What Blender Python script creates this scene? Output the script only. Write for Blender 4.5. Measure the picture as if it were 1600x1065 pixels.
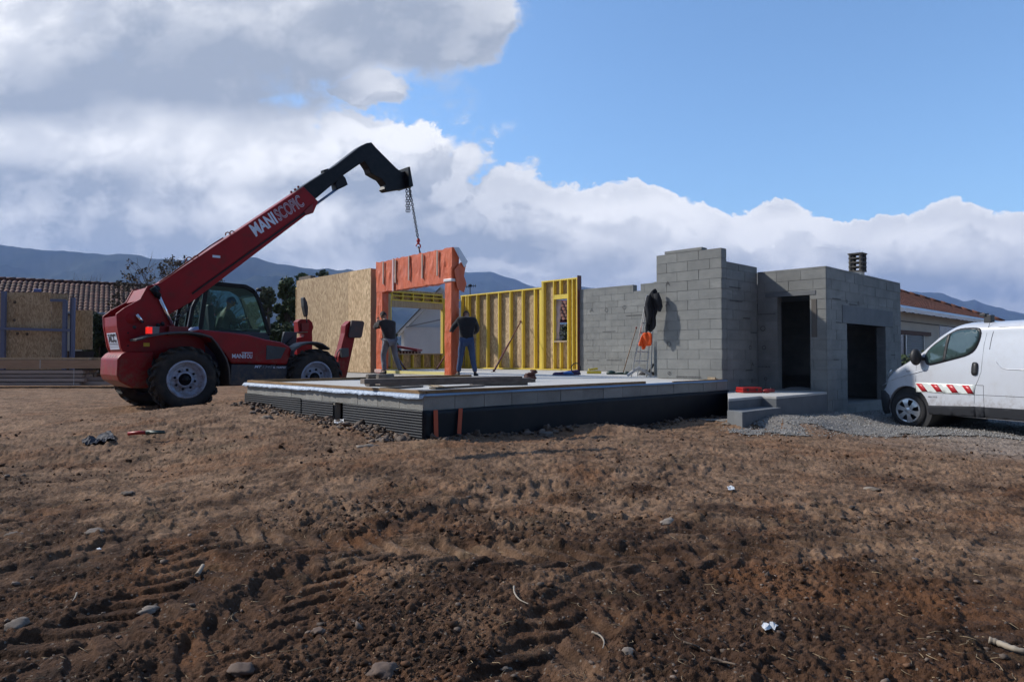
import bpy, bmesh, math, random
import numpy as np
from mathutils import Vector, Matrix, noise as mnoise
R = math.radians
random.seed(7); rng = np.random.default_rng(7)
sc = bpy.context.scene
for _o in list(bpy.data.objects): bpy.data.objects.remove(_o)
col = sc.collection

# ------------------------------------------------------------------ camera
F = 1060.0; CX = 800.0; CY = 532.5; EYE = 1.16
PITCH = math.atan((557 - 532.5) / F)
cam_d = bpy.data.cameras.new("camera"); cam = bpy.data.objects.new("camera", cam_d); col.objects.link(cam)
cam_d.sensor_fit = 'HORIZONTAL'; cam_d.sensor_width = 36.0; cam_d.lens = 36.0 * F / 1600
cam_d.clip_start = 0.05; cam_d.clip_end = 30000
cam.location = (0, 0, EYE); cam.rotation_euler = (R(90) + PITCH, 0, 0)
sc.camera = cam

# ------------------------------------------------------------------ light, sky, exposure
SUN_AZ = R(-76)          # from +Y, positive towards +X
SUN_EL = R(36)
sc.view_settings.view_transform = 'Standard'; sc.view_settings.look = 'None'
sc.view_settings.exposure = 0.32; sc.view_settings.gamma = 1.0
sl = bpy.data.lights.new("sun", 'SUN'); so = bpy.data.objects.new("sun", sl); col.objects.link(so)
sl.energy = 3.6; sl.angle = R(1.5); sl.color = (1.0, 0.93, 0.83)
sdir = Vector((math.sin(SUN_AZ) * math.cos(SUN_EL), math.cos(SUN_AZ) * math.cos(SUN_EL), math.sin(SUN_EL)))
so.rotation_euler = (-sdir).to_track_quat('-Z', 'Y').to_euler()
so.location = (-20, 10, 30)


class NT:
    """small helper to write node maths"""
    def __init__(s, tree): s.t = tree; s.n = tree.nodes; s.l = tree.links
    def new(s, typ, **k):
        n = s.n.new(typ)
        for a, v in k.items(): setattr(n, a, v)
        return n
    def put(s, sock, v):
        if hasattr(v, 'is_linked') or isinstance(v, bpy.types.NodeSocket): s.l.new(v, sock)
        else: sock.default_value = v
    def m(s, op, a, b=None, c=None, clamp=False):
        n = s.new('ShaderNodeMath', operation=op, use_clamp=clamp)
        s.put(n.inputs[0], a)
        if b is not None: s.put(n.inputs[1], b)
        if c is not None: s.put(n.inputs[2], c)
        return n.outputs[0]
    def ss(s, x, lo, hi):       # smoothstep
        n = s.new('ShaderNodeMapRange', interpolation_type='SMOOTHSTEP')
        s.put(n.inputs[0], x); s.put(n.inputs[1], lo); s.put(n.inputs[2], hi); n.inputs[3].default_value = 0; n.inputs[4].default_value = 1
        return n.outputs[0]
    def mix(s, f, a, b):
        n = s.new('ShaderNodeMix', data_type='RGBA')
        s.put(n.inputs[0], f); s.put(n.inputs[6], c4(a)); s.put(n.inputs[7], c4(b))
        return n.outputs[2]
    def noise(s, vec, scale, detail=4, rough=.5, dist=0.0, out=0):
        n = s.new('ShaderNodeTexNoise'); s.put(n.inputs['Vector'], vec)
        n.inputs['Scale'].default_value = scale; n.inputs['Detail'].default_value = detail
        n.inputs['Roughness'].default_value = rough; n.inputs['Distortion'].default_value = dist
        return n.outputs[out]
    def comb(s, x, y, z):
        n = s.new('ShaderNodeCombineXYZ'); s.put(n.inputs[0], x); s.put(n.inputs[1], y); s.put(n.inputs[2], z); return n.outputs[0]


def c4(c):
    if isinstance(c, bpy.types.NodeSocket): return c
    if isinstance(c, (int, float)): return (c, c, c, 1)
    return tuple(c) + ((1,) if len(c) == 3 else ())


world = bpy.data.worlds.new("World"); sc.world = world; world.use_nodes = True
w = NT(world.node_tree); w.n.clear()
SKY_ROT = SUN_AZ
sky = w.new('ShaderNodeTexSky', sky_type='NISHITA', sun_disc=False, sun_elevation=SUN_EL, sun_rotation=SKY_ROT)
sky.altitude = 100; sky.air_density = 1.0; sky.dust_density = 0.6; sky.ozone_density = 2.2
tc = w.new('ShaderNodeTexCoord'); sp = w.new('ShaderNodeSeparateXYZ'); w.l.new(tc.outputs['Generated'], sp.inputs[0])
gx, gy, gzz = sp.outputs
# cloud layers are laid out by compass direction and height above the horizon
den = w.m('MAXIMUM', w.m('ABSOLUTE', gy), 0.12)
X = w.m('DIVIDE', gx, den); Z = w.m('DIVIDE', gzz, den)


def blob(cx, cz, rx, rz, Xs, Zs):
    dx = w.m('MULTIPLY', w.m('SUBTRACT', Xs, cx), 1 / rx); dz = w.m('MULTIPLY', w.m('SUBTRACT', Zs, cz), 1 / rz)
    return w.m('SUBTRACT', 1.0, w.m('SQRT', w.m('ADD', w.m('MULTIPLY', dx, dx), w.m('MULTIPLY', dz, dz))))


def P2(px, py): return ((px - 800) / 1060, (557 - py) / 1060)


# (px, py, rx, rz) in hundreds of a radian-ish
CL = [(-300, 150, 1000, 420), (180, 60, 520, 150), (500, 0, 330, 140), (735, 25, 90, 62),
      (585, 128, 70, 36), (200, 330, 640, 200), (560, 235, 105, 80), (625, 225, 62, 60), (560, 350, 200, 130),
      (700, 320, 95, 62), (790, 335, 110, 75), (900, 355, 150, 76), (985, 345, 120, 66), (1080, 365, 100, 60),
      (1180, 375, 70, 52), (1235, 360, 66, 42), (1310, 385, 90, 40), (1390, 380, 80, 48), (1480, 372, 86, 50), (1560, 385, 100, 50), (1700, 380, 120, 70),
      (1130, 470, 1100, 110)]


def dens(Xs, Zs):
    v = w.comb(Xs, w.m('MULTIPLY', Zs, 1.25), 0.0)
    n1 = w.noise(v, 3.3, 9, .60, .35)
    n2 = w.noise(v, 11, 8, .62, .3)
    d = None
    wn = w.noise(v, 5.5, 7, .62, .2, 1); ws_ = w.new('ShaderNodeSeparateColor'); w.l.new(wn, ws_.inputs[0])
    Xw = w.m('ADD', Xs, w.m('MULTIPLY', w.m('SUBTRACT', ws_.outputs[0], .5), .20)); Zw = w.m('ADD', Zs, w.m('MULTIPLY', w.m('SUBTRACT', ws_.outputs[1], .5), .16))
    for (px, py, rx, rz) in CL:
        cx, cz = P2(px, py)
        bl = blob(cx, cz, rx / 1060, rz / 1060, Xw, Zw)
        d = bl if d is None else w.m('MAXIMUM', d, bl)
    d = w.m('MAXIMUM', d, w.m('MULTIPLY', w.m('SUBTRACT', .10, Zs), 8.0)); d = w.m('MINIMUM', d, .36)
    d = w.m('ADD', d, w.m('MULTIPLY', w.m('SUBTRACT', n1, .5), .80))
    d = w.m('ADD', d, w.m('MULTIPLY', w.m('SUBTRACT', n2, .5), .62))
    return d


D0 = dens(X, Z)
D1 = dens(w.m('SUBTRACT', X, .020), w.m('ADD', Z, .034))
mask = w.ss(D0, -.02, w.m('ADD', .08, w.m('MULTIPLY', w.ss(Z, .30, .42), .20)))
lit = w.m('SUBTRACT', D0, D1)
litm = w.ss(lit, -.12, .17)
edge = w.m('SUBTRACT', 1.0, w.ss(D0, .03, .34))          # thin parts are bright
vv = w.comb(X, w.m('MULTIPLY', Z, 2.0), 3.3)
big = w.ss(w.noise(vv, 2.6, 7, .6, .4), .36, .64)
def shade_blob(px, py, rx, rz):
    cx, cz = P2(px, py); return w.ss(blob(cx, cz, rx / 1060, rz / 1060, X, Z), 0.0, .8)
def many(l):
    o = None
    for a_ in l:
        q = shade_blob(*a_); o = q if o is None else w.m('MAXIMUM', o, q)
    return o
dk = many([(330, 120, 520, 150), (620, 45, 260, 120), (120, 130, 300, 110)])
dk2 = many([(120, 385, 420, 60), (60, 290, 230, 50), (690, 390, 230, 50), (1480, 450, 420, 35), (500, 290, 200, 40)])
calm = w.m('SUBTRACT', 1.0, w.m('MULTIPLY', dk, .62))
wh = many([(-40, 40, 240, 150), (250, 215, 330, 75), (40, 215, 220, 60), (540, 210, 120, 60), (620, 215, 110, 80), (420, 340, 160, 60), (980, 350, 240, 70), (1230, 370, 170, 60), (1480, 385, 200, 50), (380, 250, 200, 60), (590, 120, 80, 40)])
br = w.m('ADD', w.m('MULTIPLY', litm, .50), w.m('MULTIPLY', edge, .30))
br = w.m('MULTIPLY', w.m('ADD', br, w.m('MULTIPLY', big, .26)), calm)
br = w.m('SUBTRACT', br, w.m('MULTIPLY', dk, .14))
br = w.m('SUBTRACT', br, w.m('MULTIPLY', dk2, .34))
br = w.m('ADD', br, w.m('MULTIPLY', wh, .46))
br = w.m('MINIMUM', w.m('MAXIMUM', br, 0.0), 1.0)
ccol = w.mix(br, (.33, .37, .44), (.93, .93, .94))
skyc = w.new('ShaderNodeVectorMath', operation='MULTIPLY'); w.l.new(sky.outputs[0], skyc.inputs[0]); skyc.inputs[1].default_value = (.142, .168, .182)
front = w.ss(gy, -.30, .10)
# dark cloud added to the unseen sky behind the camera to cut fill light
rear = w.mix(w.ss(w.noise(w.comb(gx, gy, w.m('MULTIPLY', gzz, 2.0)), 2.2, 6, .55), .35, .65), (.055, .085, .150), (.13, .18, .28))
skyb = w.mix(w.ss(gy, -.55, .05), rear, skyc.outputs[0])
skym = w.mix(w.m('MULTIPLY', w.m('MULTIPLY', mask, front), .97), skyb, ccol)
bg = w.new('ShaderNodeBackground'); w.l.new(skym, bg.inputs[0]); bg.inputs[1].default_value = 1.0
wo = w.new('ShaderNodeOutputWorld'); w.l.new(bg.outputs[0], wo.inputs[0])
try: world.cycles.sampling_method = 'MANUAL'; world.cycles.sample_map_resolution = 512
except Exception: pass

# ------------------------------------------------------------------ frames and pixel helpers
class Frame:
    """a right-angled plan grid: u along e1, v along e2, z up"""
    def __init__(s, o, e1, e2): s.o = np.array(o, float); s.e1 = np.array(e1, float); s.e2 = np.array(e2, float)
    def P(s, u, v, z): p = s.o + u * s.e1 + v * s.e2; return Vector((p[0], p[1], z))
    def px(s, v, x, y):
        """u, z of the sight line (x, y) of the survey photo on the vertical plane v"""
        k = (x - CX) / F; o = s.o + v * s.e2
        # small pitch correction on k: depth along the optical axis vs plan depth
        for _ in range(3):
            u = (k * o[1] - o[0]) / (s.e1[0] - k * s.e1[1])
            Y = o[1] + u * s.e1[1]
            z = zrow(Y, y)
            k = (x - CX) / F * (Y * math.cos(PITCH) + (z - EYE) * math.sin(PITCH)) / Y
        return u, z


def zrow(Y, y):
    t = (CY - y) / F; c, s_ = math.cos(PITCH), math.sin(PITCH)
    return EYE + Y * (t * c + s_) / (c - t * s_)


def on(x, y, z=0.0):
    t = (CY - y) / F; c, s_ = math.cos(PITCH), math.sin(PITCH)
    r = np.array([(x - CX) / F, c - t * s_, s_ + t * c]); k = (z - EYE) / r[2]
    return Vector((r[0] * k, r[1] * k, z))


def onY(x, y, Y):
    z = zrow(Y, y); d = Y * math.cos(PITCH) + (z - EYE) * math.sin(PITCH)
    return Vector(((x - CX) / F * d, Y, z))


A = np.array([-.6934, .7206]); B = np.array([.7206, .6934])
HF = Frame((-1.084, 8.279), B, A)                      # the house: u = right-back, v = left-back
ST = .70                                              # slab top

# ------------------------------------------------------------------ object helpers
WM = {}


def tag(o, label=None, cat=None, group=None, kind=None):
    if label: o['label'] = label
    if cat: o['category'] = cat
    if group: o['group'] = group
    if kind: o['kind'] = kind
    return o


def empty(name, loc, label=None, cat=None, group=None, rz=0.0):
    o = bpy.data.objects.new(name, None); col.objects.link(o); o.location = loc; o.rotation_euler = (0, 0, rz)
    o.empty_display_size = .2
    WM[o.name] = Matrix.Translation(Vector(loc)) @ Matrix.Rotation(rz, 4, 'Z')
    return tag(o, label, cat, group)


def link_mesh(name, me, m, parent=None, world_m=None):
    o = bpy.data.objects.new(name, me); col.objects.link(o)
    if parent is not None:
        pm = WM.get(parent.name, Matrix.Identity(4)); me.transform(pm.inverted()); o.parent = parent; WM[o.name] = pm
    if m is not None: me.materials.append(m)
    return o


class MB:
    def __init__(s): s.v = []; s.f = []; s.a = []; s.sm = []
    def add(s, vs, fs, var=.5, smooth=False):
        n = len(s.v); s.v += [tuple(p) for p in vs]
        for f in fs: s.f.append(tuple(i + n for i in f)); s.a.append(var); s.sm.append(smooth)
        return s
    def box(s, o, a, b, c, var=.5):
        o, a, b, c = map(Vector, (o, a, b, c))
        vs = [o, o + a, o + a + b, o + b, o + c, o + a + c, o + a + b + c, o + b + c]
        return s.add(vs, [(0, 3, 2, 1), (4, 5, 6, 7), (0, 1, 5, 4), (1, 2, 6, 5), (2, 3, 7, 6), (3, 0, 4, 7)], var)
    def fbox(s, fr, u0, u1, v0, v1, z0, z1, var=.5):
        o = fr.P(u0, v0, z0); return s.box(o, fr.P(u1, v0, z0) - o, fr.P(u0, v1, z0) - o, (0, 0, z1 - z0), var)
    def beam(s, p0, p1, wd, ht, up=(0, 0, 1), var=.5):
        p0, p1 = Vector(p0), Vector(p1); d = (p1 - p0); up = Vector(up); x = d.cross(up)
        if x.length < 1e-6: x = d.cross(Vector((1, 0, 0)))
        x.normalize(); y = x.cross(d).normalized()
        return s.box(p0 - x * wd / 2 - y * ht / 2, d, x * wd, y * ht, var)
    def tube(s, pts, r, n=8, var=.5, cap=True, smooth=True):
        pts = [Vector(p) for p in pts]; m = len(pts); rs = r if hasattr(r, '__len__') else [r] * m
        vs = []; fs = []; pn = None
        for i, p in enumerate(pts):
            d = (pts[min(i + 1, m - 1)] - pts[max(i - 1, 0)]).normalized()
            if pn is None:
                pn = d.cross(Vector((0, 0, 1)))
                if pn.length < .1: pn = d.cross(Vector((1, 0, 0)))
            pn = (pn - d * pn.dot(d)).normalized(); q = d.cross(pn)
            for k in range(n):
                t = 2 * math.pi * k / n; vs.append(p + (pn * math.cos(t) + q * math.sin(t)) * rs[i])
        for i in range(m - 1):
            for k in range(n): fs.append((i * n + k, i * n + (k + 1) % n, (i + 1) * n + (k + 1) % n, (i + 1) * n + k))
        s.add(vs, fs, var, smooth)
        if cap:
            b0 = len(s.v) - len(vs)
            s.f.append(tuple(b0 + k for k in range(n))[::-1]); s.f.append(tuple(b0 + (m - 1) * n + k for k in range(n)))
            s.a += [var] * 2; s.sm += [False] * 2
        return s
    def lathe(s, c, ax, prof, n=32, var=.5, smooth=True, close=False, caps=(1, 1)):
        c = Vector(c); ax = Vector(ax).normalized(); x = ax.cross(Vector((0, 0, 1)))
        if x.length < .1: x = ax.cross(Vector((1, 0, 0)))
        x.normalize(); y = ax.cross(x); vs = []; fs = []; m = len(prof)
        for (r, h) in prof:
            for k in range(n):
                t = 2 * math.pi * k / n; vs.append(c + ax * h + (x * math.cos(t) + y * math.sin(t)) * r)
        for i in range(m if close else m - 1):
            j = (i + 1) % m
            for k in range(n): fs.append((i * n + k, i * n + (k + 1) % n, j * n + (k + 1) % n, j * n + k))
        s.add(vs, fs, var, smooth)
        if not close:
            b0 = len(s.v) - len(vs)
            for i, cp in ((0, caps[0]), (m - 1, caps[1])):
                if cp and prof[i][0] > 1e-4: s.f.append(tuple(b0 + i * n + k for k in range(n))); s.a.append(var); s.sm.append(False)
        return s
    def prism(s, fr, uz, v0, v1, var=.5):
        n = len(uz); vs = [fr.P(u, v0, z) for u, z in uz] + [fr.P(u, v1, z) for u, z in uz]
        fs = [tuple(range(n)), tuple(range(2 * n - 1, n - 1, -1))] + [(i, i + n, (i + 1) % n + n, (i + 1) % n) for i in range(n)]
        return s.add(vs, fs, var)
    def ball(s, c, r, n=10, var=.5, jit=0, seed=0):
        c = Vector(c); r = Vector(r) if hasattr(r, '__len__') else Vector((r, r, r)); vs = []; fs = []
        rows = n // 2 + 1
        for i in range(rows + 1):
            ph = math.pi * i / rows
            for k in range(n):
                t = 2 * math.pi * k / n; d = Vector((math.sin(ph) * math.cos(t), math.sin(ph) * math.sin(t), math.cos(ph)))
                q = 1 + (jit * mnoise.noise(d * 1.7 + Vector((seed, seed * 3.1, 0))) if jit else 0)
                vs.append(c + Vector((d.x * r.x, d.y * r.y, d.z * r.z)) * q)
        for i in range(rows):
            for k in range(n): fs.append((i * n + k, i * n + (k + 1) % n, (i + 1) * n + (k + 1) % n, (i + 1) * n + k))
        return s.add(vs, fs, var, True)
    def build(s, name, m, parent=None, bevel=0, seg=2, weld=False, ang=35, auto=None):
        me = bpy.data.meshes.new(name); me.from_pydata(s.v, [], s.f); me.validate(verbose=False)
        if len(me.polygons) == len(s.f):
            at = me.attributes.new('var', 'FLOAT', 'FACE'); at.data.foreach_set('value', s.a)
            me.polygons.foreach_set('use_smooth', s.sm)
        bm = bmesh.new(); bm.from_mesh(me)
        if weld: bmesh.ops.remove_doubles(bm, verts=bm.verts, dist=1e-4)
        bmesh.ops.recalc_face_normals(bm, faces=bm.faces); bm.to_mesh(me); bm.free()
        o = link_mesh(name, me, m, parent)
        if bevel:
            b = o.modifiers.new('bevel', 'BEVEL'); b.width = bevel; b.segments = seg; b.limit_method = 'ANGLE'; b.angle_limit = R(ang)
            b.harden_normals = False
        return o


def copy_tree(o, parent=None):
    c = o.copy(); col.objects.link(c)
    if parent is not None: c.parent = parent
    for ch in [x for x in bpy.data.objects if x.parent == o]: copy_tree(ch, c)
    return c


# ------------------------------------------------------------------ materials
def principled(name):
    m = bpy.data.materials.new(name); m.use_nodes = True; t = NT(m.node_tree); p = t.n['Principled BSDF']; return m, t, p


def mat(name, c, rough=.6, metal=0, nz=None, c2=None, var=0.0, bump=None, spec=.5, coat=0, aniso=None, sheen=0, dirt=None, mud=None):
    """nz = (scale, contrast) mixes towards c2; var = spread from the per-piece attribute; bump = (scale, height m)"""
    m, t, p = principled(name)
    tcn = t.new('ShaderNodeTexCoord'); vec = tcn.outputs['Object']
    if aniso:
        mp = t.new('ShaderNodeMapping'); mp.inputs['Scale'].default_value = aniso[:3]
        if len(aniso) > 3: mp.inputs['Rotation'].default_value = (0, 0, aniso[3])
        t.l.new(vec, mp.inputs[0]); vec = mp.outputs[0]
        if len(aniso) > 3:
            mp.inputs['Scale'].default_value = (1, 1, 1); m2 = t.new('ShaderNodeMapping'); m2.inputs['Scale'].default_value = aniso[:3]
            t.l.new(vec, m2.inputs[0]); vec = m2.outputs[0]
    base = c4(c)
    if nz:
        f = t.ss(t.noise(vec, nz[0], 6, .6), .5 - nz[1], .5 + nz[1]); base = t.mix(f, c, c2 or tuple(x * .6 for x in c))
    if dirt:      # (scale, amount, colour)
        f = t.ss(t.noise(tcn.outputs['Object'], dirt[0], 8, .65), .48, .75)
        base = t.mix(t.m('MULTIPLY', f, dirt[1]), base, dirt[2])
    if mud:       # dried splashes that thin out with height: (top height, amount)
        g_ = t.new('ShaderNodeNewGeometry'); s3 = t.new('ShaderNodeSeparateXYZ'); t.l.new(g_.outputs['Position'], s3.inputs[0])
        hh = t.m('SUBTRACT', 1.0, t.m('DIVIDE', s3.outputs[2], mud[0])); nn_ = t.noise(tcn.outputs['Object'], 9, 8, .75)
        f = t.ss(t.m('ADD', t.m('MULTIPLY', hh, .8), t.m('MULTIPLY', t.m('SUBTRACT', nn_, .5), 1.7)), .15, .75)
        base = t.mix(t.m('MULTIPLY', f, mud[1]), base, (.16, .105, .068))
    if var:
        a = t.new('ShaderNodeAttribute', attribute_name='var')
        k = t.m('ADD', t.m('MULTIPLY', t.m('SUBTRACT', a.outputs['Fac'], .5), 2 * var), 1.0)
        vm = t.new('ShaderNodeVectorMath', operation='SCALE'); t.put(vm.inputs[0], base if not isinstance(base, tuple) else base[:3]); t.l.new(k, vm.inputs['Scale']); base = vm.outputs[0]
    t.put(p.inputs['Base Color'], base)
    p.inputs['Roughness'].default_value = rough; p.inputs['Metallic'].default_value = metal
    p.inputs['Specular IOR Level'].default_value = spec
    if coat: p.inputs['Coat Weight'].default_value = coat; p.inputs['Coat Roughness'].default_value = .06
    if sheen: p.inputs['Sheen Weight'].default_value = sheen
    if bump:
        b = t.new('ShaderNodeBump'); b.inputs['Distance'].default_value = bump[1]; b.inputs['Strength'].default_value = 1.0
        t.l.new(t.noise(vec if aniso else tcn.outputs['Object'], bump[0], 6, .6), b.inputs['Height']); t.l.new(b.outputs[0], p.inputs['Normal'])
    return m


red = mat('red_paint', (.30, .004, .008), .45, nz=(2.5, .3), c2=(.21, .004, .007), coat=.10, spec=.22, dirt=(5, .28, (.07, .03, .022)), mud=(1.5, .75))
redd = mat('red_dark', (.20, .014, .014), .5, dirt=(4, .6, (.07, .045, .035)))
dkm = mat('dark_metal', (.006, .007, .011), .42, nz=(7, .2), c2=(.013, .013, .017), spec=.2)
navy = mat('navy_panel', (.020, .024, .042), .45, mud=(1.3, .7), dirt=(5, .4, (.06, .05, .04)))
rub = mat('rubber', (.016, .016, .017), .85, nz=(6, .2), c2=(.035, .030, .026), bump=(60, .003), dirt=(5, .9, (.085, .060, .042)))
rimm = mat('rim_paint', (.36, .42, .56), .45, mud=(1.4, .7), dirt=(9, .55, (.14, .11, .09)))
chrome = mat('chrome', (.75, .77, .8), .18, 1)
fend = mat('fender_plastic', (.040, .043, .05), .6, mud=(1.8, .6), dirt=(5, .5, (.10, .08, .06)))
blackp = mat('black_plastic', (.018, .019, .022), .5, nz=(30, .3), c2=(.03, .03, .033))
white_t = mat('white_sticker', (.62, .68, .82), .5)
whitep = mat('white_decal', (.75, .75, .76), .5)
osb = None


def make_osb():
    m, t, p = principled('strand_board')
    tcn = t.new('ShaderNodeTexCoord'); mp = t.new('ShaderNodeMapping'); mp.inputs['Scale'].default_value = (34, 34, 11)
    t.l.new(tcn.outputs['Object'], mp.inputs[0])
    ds = t.new('ShaderNodeVectorMath', operation='ADD'); nn = t.noise(mp.outputs[0], .35, 2, .5, 0, 1); t.l.new(mp.outputs[0], ds.inputs[0])
    sc_ = t.new('ShaderNodeVectorMath', operation='SCALE'); t.l.new(nn, sc_.inputs[0]); sc_.inputs['Scale'].default_value = 1.8; t.l.new(sc_.outputs[0], ds.inputs[1])
    vo = t.new('ShaderNodeTexVoronoi'); t.l.new(ds.outputs[0], vo.inputs['Vector']); vo.inputs['Scale'].default_value = 1.0
    s2 = t.new('ShaderNodeSeparateColor'); t.l.new(vo.outputs['Color'], s2.inputs[0])
    cr = t.new('ShaderNodeValToRGB'); e = cr.color_ramp.elements; e[0].color = (.33, .215, .11, 1); e[1].color = (.70, .53, .33, 1); e[1].position = 1
    k = cr.color_ramp.elements.new(.45); k.color = (.50, .365, .21, 1)
    t.l.new(s2.outputs[0], cr.inputs[0])
    big = t.ss(t.noise(tcn.outputs['Object'], 1.2, 4, .6), .3, .7)
    cc = t.mix(t.m('MULTIPLY', big, .35), cr.outputs[0], (.30, .19, .10))
    a = t.new('ShaderNodeAttribute', attribute_name='var')
    kk = t.m('ADD', t.m('MULTIPLY', t.m('SUBTRACT', a.outputs['Fac'], .5), .5), 1.0)
    vm = t.new('ShaderNodeVectorMath', operation='SCALE'); t.l.new(cc, vm.inputs[0]); t.l.new(kk, vm.inputs['Scale'])
    t.l.new(vm.outputs[0], p.inputs['Base Color']); p.inputs['Roughness'].default_value = .75
    b = t.new('ShaderNodeBump'); b.inputs['Distance'].default_value = .003; t.l.new(s2.outputs[1], b.inputs['Height']); t.l.new(b.outputs[0], p.inputs['Normal'])
    return m


osb = make_osb()
yel = mat('yellow_treated_timber', (.74, .58, .075), .65, nz=(1.5, .25), c2=(.62, .44, .06), aniso=(14, 14, 1.5), var=.16, bump=(3, .002))
timb = mat('pale_timber', (.42, .33, .22), .75, nz=(1.4, .25), c2=(.30, .22, .14), aniso=(12, 12, 2), var=.22, bump=(4, .002))
greyt = mat('weathered_timber', (.19, .16, .135), .85, nz=(1.2, .25), c2=(.10, .082, .068), aniso=(3, 14, 14, -.25), var=.35, bump=(4, .003))
edget = mat('edge_board', (.33, .20, .085), .7, nz=(1.2, .3), c2=(.19, .10, .04), aniso=(5, 5, 12), var=.2, bump=(6, .002))
orangem = mat('orange_membrane', (.72, .155, .055), .45, nz=(2.5, .2), c2=(.56, .11, .04), bump=(9, .03), aniso=(1, 1, .5))
orangem.node_tree.nodes['Principled BSDF'].inputs['Transmission Weight'].default_value = 0.0
redprop = mat('red_lacquered_steel', (.16, .026, .022), .5, nz=(12, .2), c2=(.07, .03, .025))


def make_block(name, c, c2, cj):
    m, t, p = principled(name)
    g = t.new('ShaderNodeNewGeometry'); tcn = t.new('ShaderNodeTexCoord')
    f = t.ss(t.noise(tcn.outputs['Object'], 2.1, 7, .62), .32, .70)
    base = t.mix(f, c, c2)
    st = t.ss(t.noise(tcn.outputs['Object'], .9, 5, .7, .6), .55, .75)
    base = t.mix(t.m('MULTIPLY', st, .35), base, tuple(x * .62 for x in c2))
    mp = t.new('ShaderNodeMapping'); mp.inputs['Scale'].default_value = (1.6, 1.6, 9); t.l.new(tcn.outputs['Object'], mp.inputs[0])
    sm = t.ss(t.noise(mp.outputs[0], 1.0, 6, .7, .4), .56, .70); base = t.mix(t.m('MULTIPLY', sm, .24), base, tuple(x * 1.45 for x in c))
    sd = t.ss(t.noise(mp.outputs[0], 1.7, 6, .7, .6), .60, .74); base = t.mix(t.m('MULTIPLY', sd, .32), base, tuple(x * .5 for x in c2))
    a = t.new('ShaderNodeAttribute', attribute_name='var')
    kk = t.m('ADD', t.m('MULTIPLY', t.m('SUBTRACT', a.outputs['Fac'], .5), .15), 1.0)
    vm = t.new('ShaderNodeVectorMath', operation='SCALE'); t.l.new(base, vm.inputs[0]); t.l.new(kk, vm.inputs['Scale'])
    t.l.new(vm.outputs[0], p.inputs['Base Color']); p.inputs['Roughness'].default_value = .93; p.inputs['Specular IOR Level'].default_value = .2
    b = t.new('ShaderNodeBump'); b.inputs['Distance'].default_value = .006
    t.l.new(t.noise(tcn.outputs['Object'], 70, 4, .7), b.inputs['Height']); t.l.new(b.outputs[0], p.inputs['Normal'])
    return m


blockm = make_block('concrete_block', (.265, .27, .262), (.205, .212, .21), (.1, .1, .1))
plinm = make_block('plinth_block', (.34, .335, .315), (.26, .255, .24), (.1, .1, .1))
concm = mat('cast_concrete', (.56, .55, .52), .85, nz=(1.3, .25), c2=(.47, .46, .44), bump=(40, .003), dirt=(3, .3, (.22, .19, .155)))
smoothc = mat('smooth_lintel', (.17, .18, .19), .85, nz=(3, .25), c2=(.13, .14, .15), bump=(50, .002))
memb = mat('black_membrane', (.008, .010, .015), .55, nz=(3, .2), c2=(.012, .014, .02), spec=.25, dirt=(3, .3, (.04, .03, .022)))
foil = mat('silver_foil', (.22, .29, .40), .5, .15, nz=(10, .25), c2=(.36, .42, .52), bump=(22, .02))
bluef = mat('blue_film', (.22, .36, .55), .45, bump=(15, .01))
darkin = mat('unlit_block', (.10, .10, .10), .95)

# ------------------------------------------------------------------ the ground
CTRL = np.array([  # x, y, height
    (0, 0, 0), (-3, 2.5, 0), (3, 2.5, .0), (0, 5, .03), (-4, 6, .0), (4, 6, -.05), (-1.1, 8.0, .15), (-2.2, 9.1, .23), (-4.6, 11.6, .36), (-3.4, 10.0, .27),
    (.9, 9.9, .10), (2.4, 11.3, .02), (4.0, 12.9, .0), (6.1, 12.9, .08), (5.3, 12.0, .11), (6.4, 11.7, -.06), (5.5, 10.4, -.05), (4.0, 10.3, .0), (7.3, 12.4, -.15), (7.0, 13.6, -.02), (9, 10.5, -.17), (10, 14, -.1), (4.55, 11.2, .17),
    (-6.4, 13.1, .12), (-4.3, 14.8, .08), (-7.8, 14.4, .12), (-6, 16.5, .1), (-12, 14, .08), (-9, 9, .05), (-14, 23, .1), (-22, 24, .1), (-5, 22, .1), (0, 30, .1),
    (12, 20, .05), (20, 24, .05), (-25, 40, .1), (25, 45, .1), (10, 6, -.12), (-10, 4, 0), (0, -6, 0), (8, 0, -.05)])


def g0(x, y):
    x = np.asarray(x, float); y = np.asarray(y, float)
    num = np.zeros_like(x); dn = np.zeros_like(x)
    for cx, cy, cz in CTRL:
        wgt = 1.0 / ((x - cx) ** 2 + (y - cy) ** 2 + .12) ** 1.7
        num += wgt * cz; dn += wgt
    z = num / dn
    z = z + .10 * np.exp(-(((x - 1.25) / .75) ** 2 + ((y - 9.75) / .35) ** 2)) + .06 * np.exp(-(((x + .95) / .5) ** 2 + ((y - 7.7) / .28) ** 2))
    return z


_pt = rng.random((8, 256, 256))


def vnoise(x, y, k=0):
    t = _pt[k % 8]; xi = np.floor(x).astype(int); yi = np.floor(y).astype(int); fx = x - xi; fy = y - yi
    fx = fx * fx * (3 - 2 * fx); fy = fy * fy * (3 - 2 * fy)
    a = t[xi & 255, yi & 255]; b = t[(xi + 1) & 255, yi & 255]; c = t[xi & 255, (yi + 1) & 255]; d = t[(xi + 1) & 255, (yi + 1) & 255]
    return (a * (1 - fx) + b * fx) * (1 - fy) + (c * (1 - fx) + d * fx) * fy - .5


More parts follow.
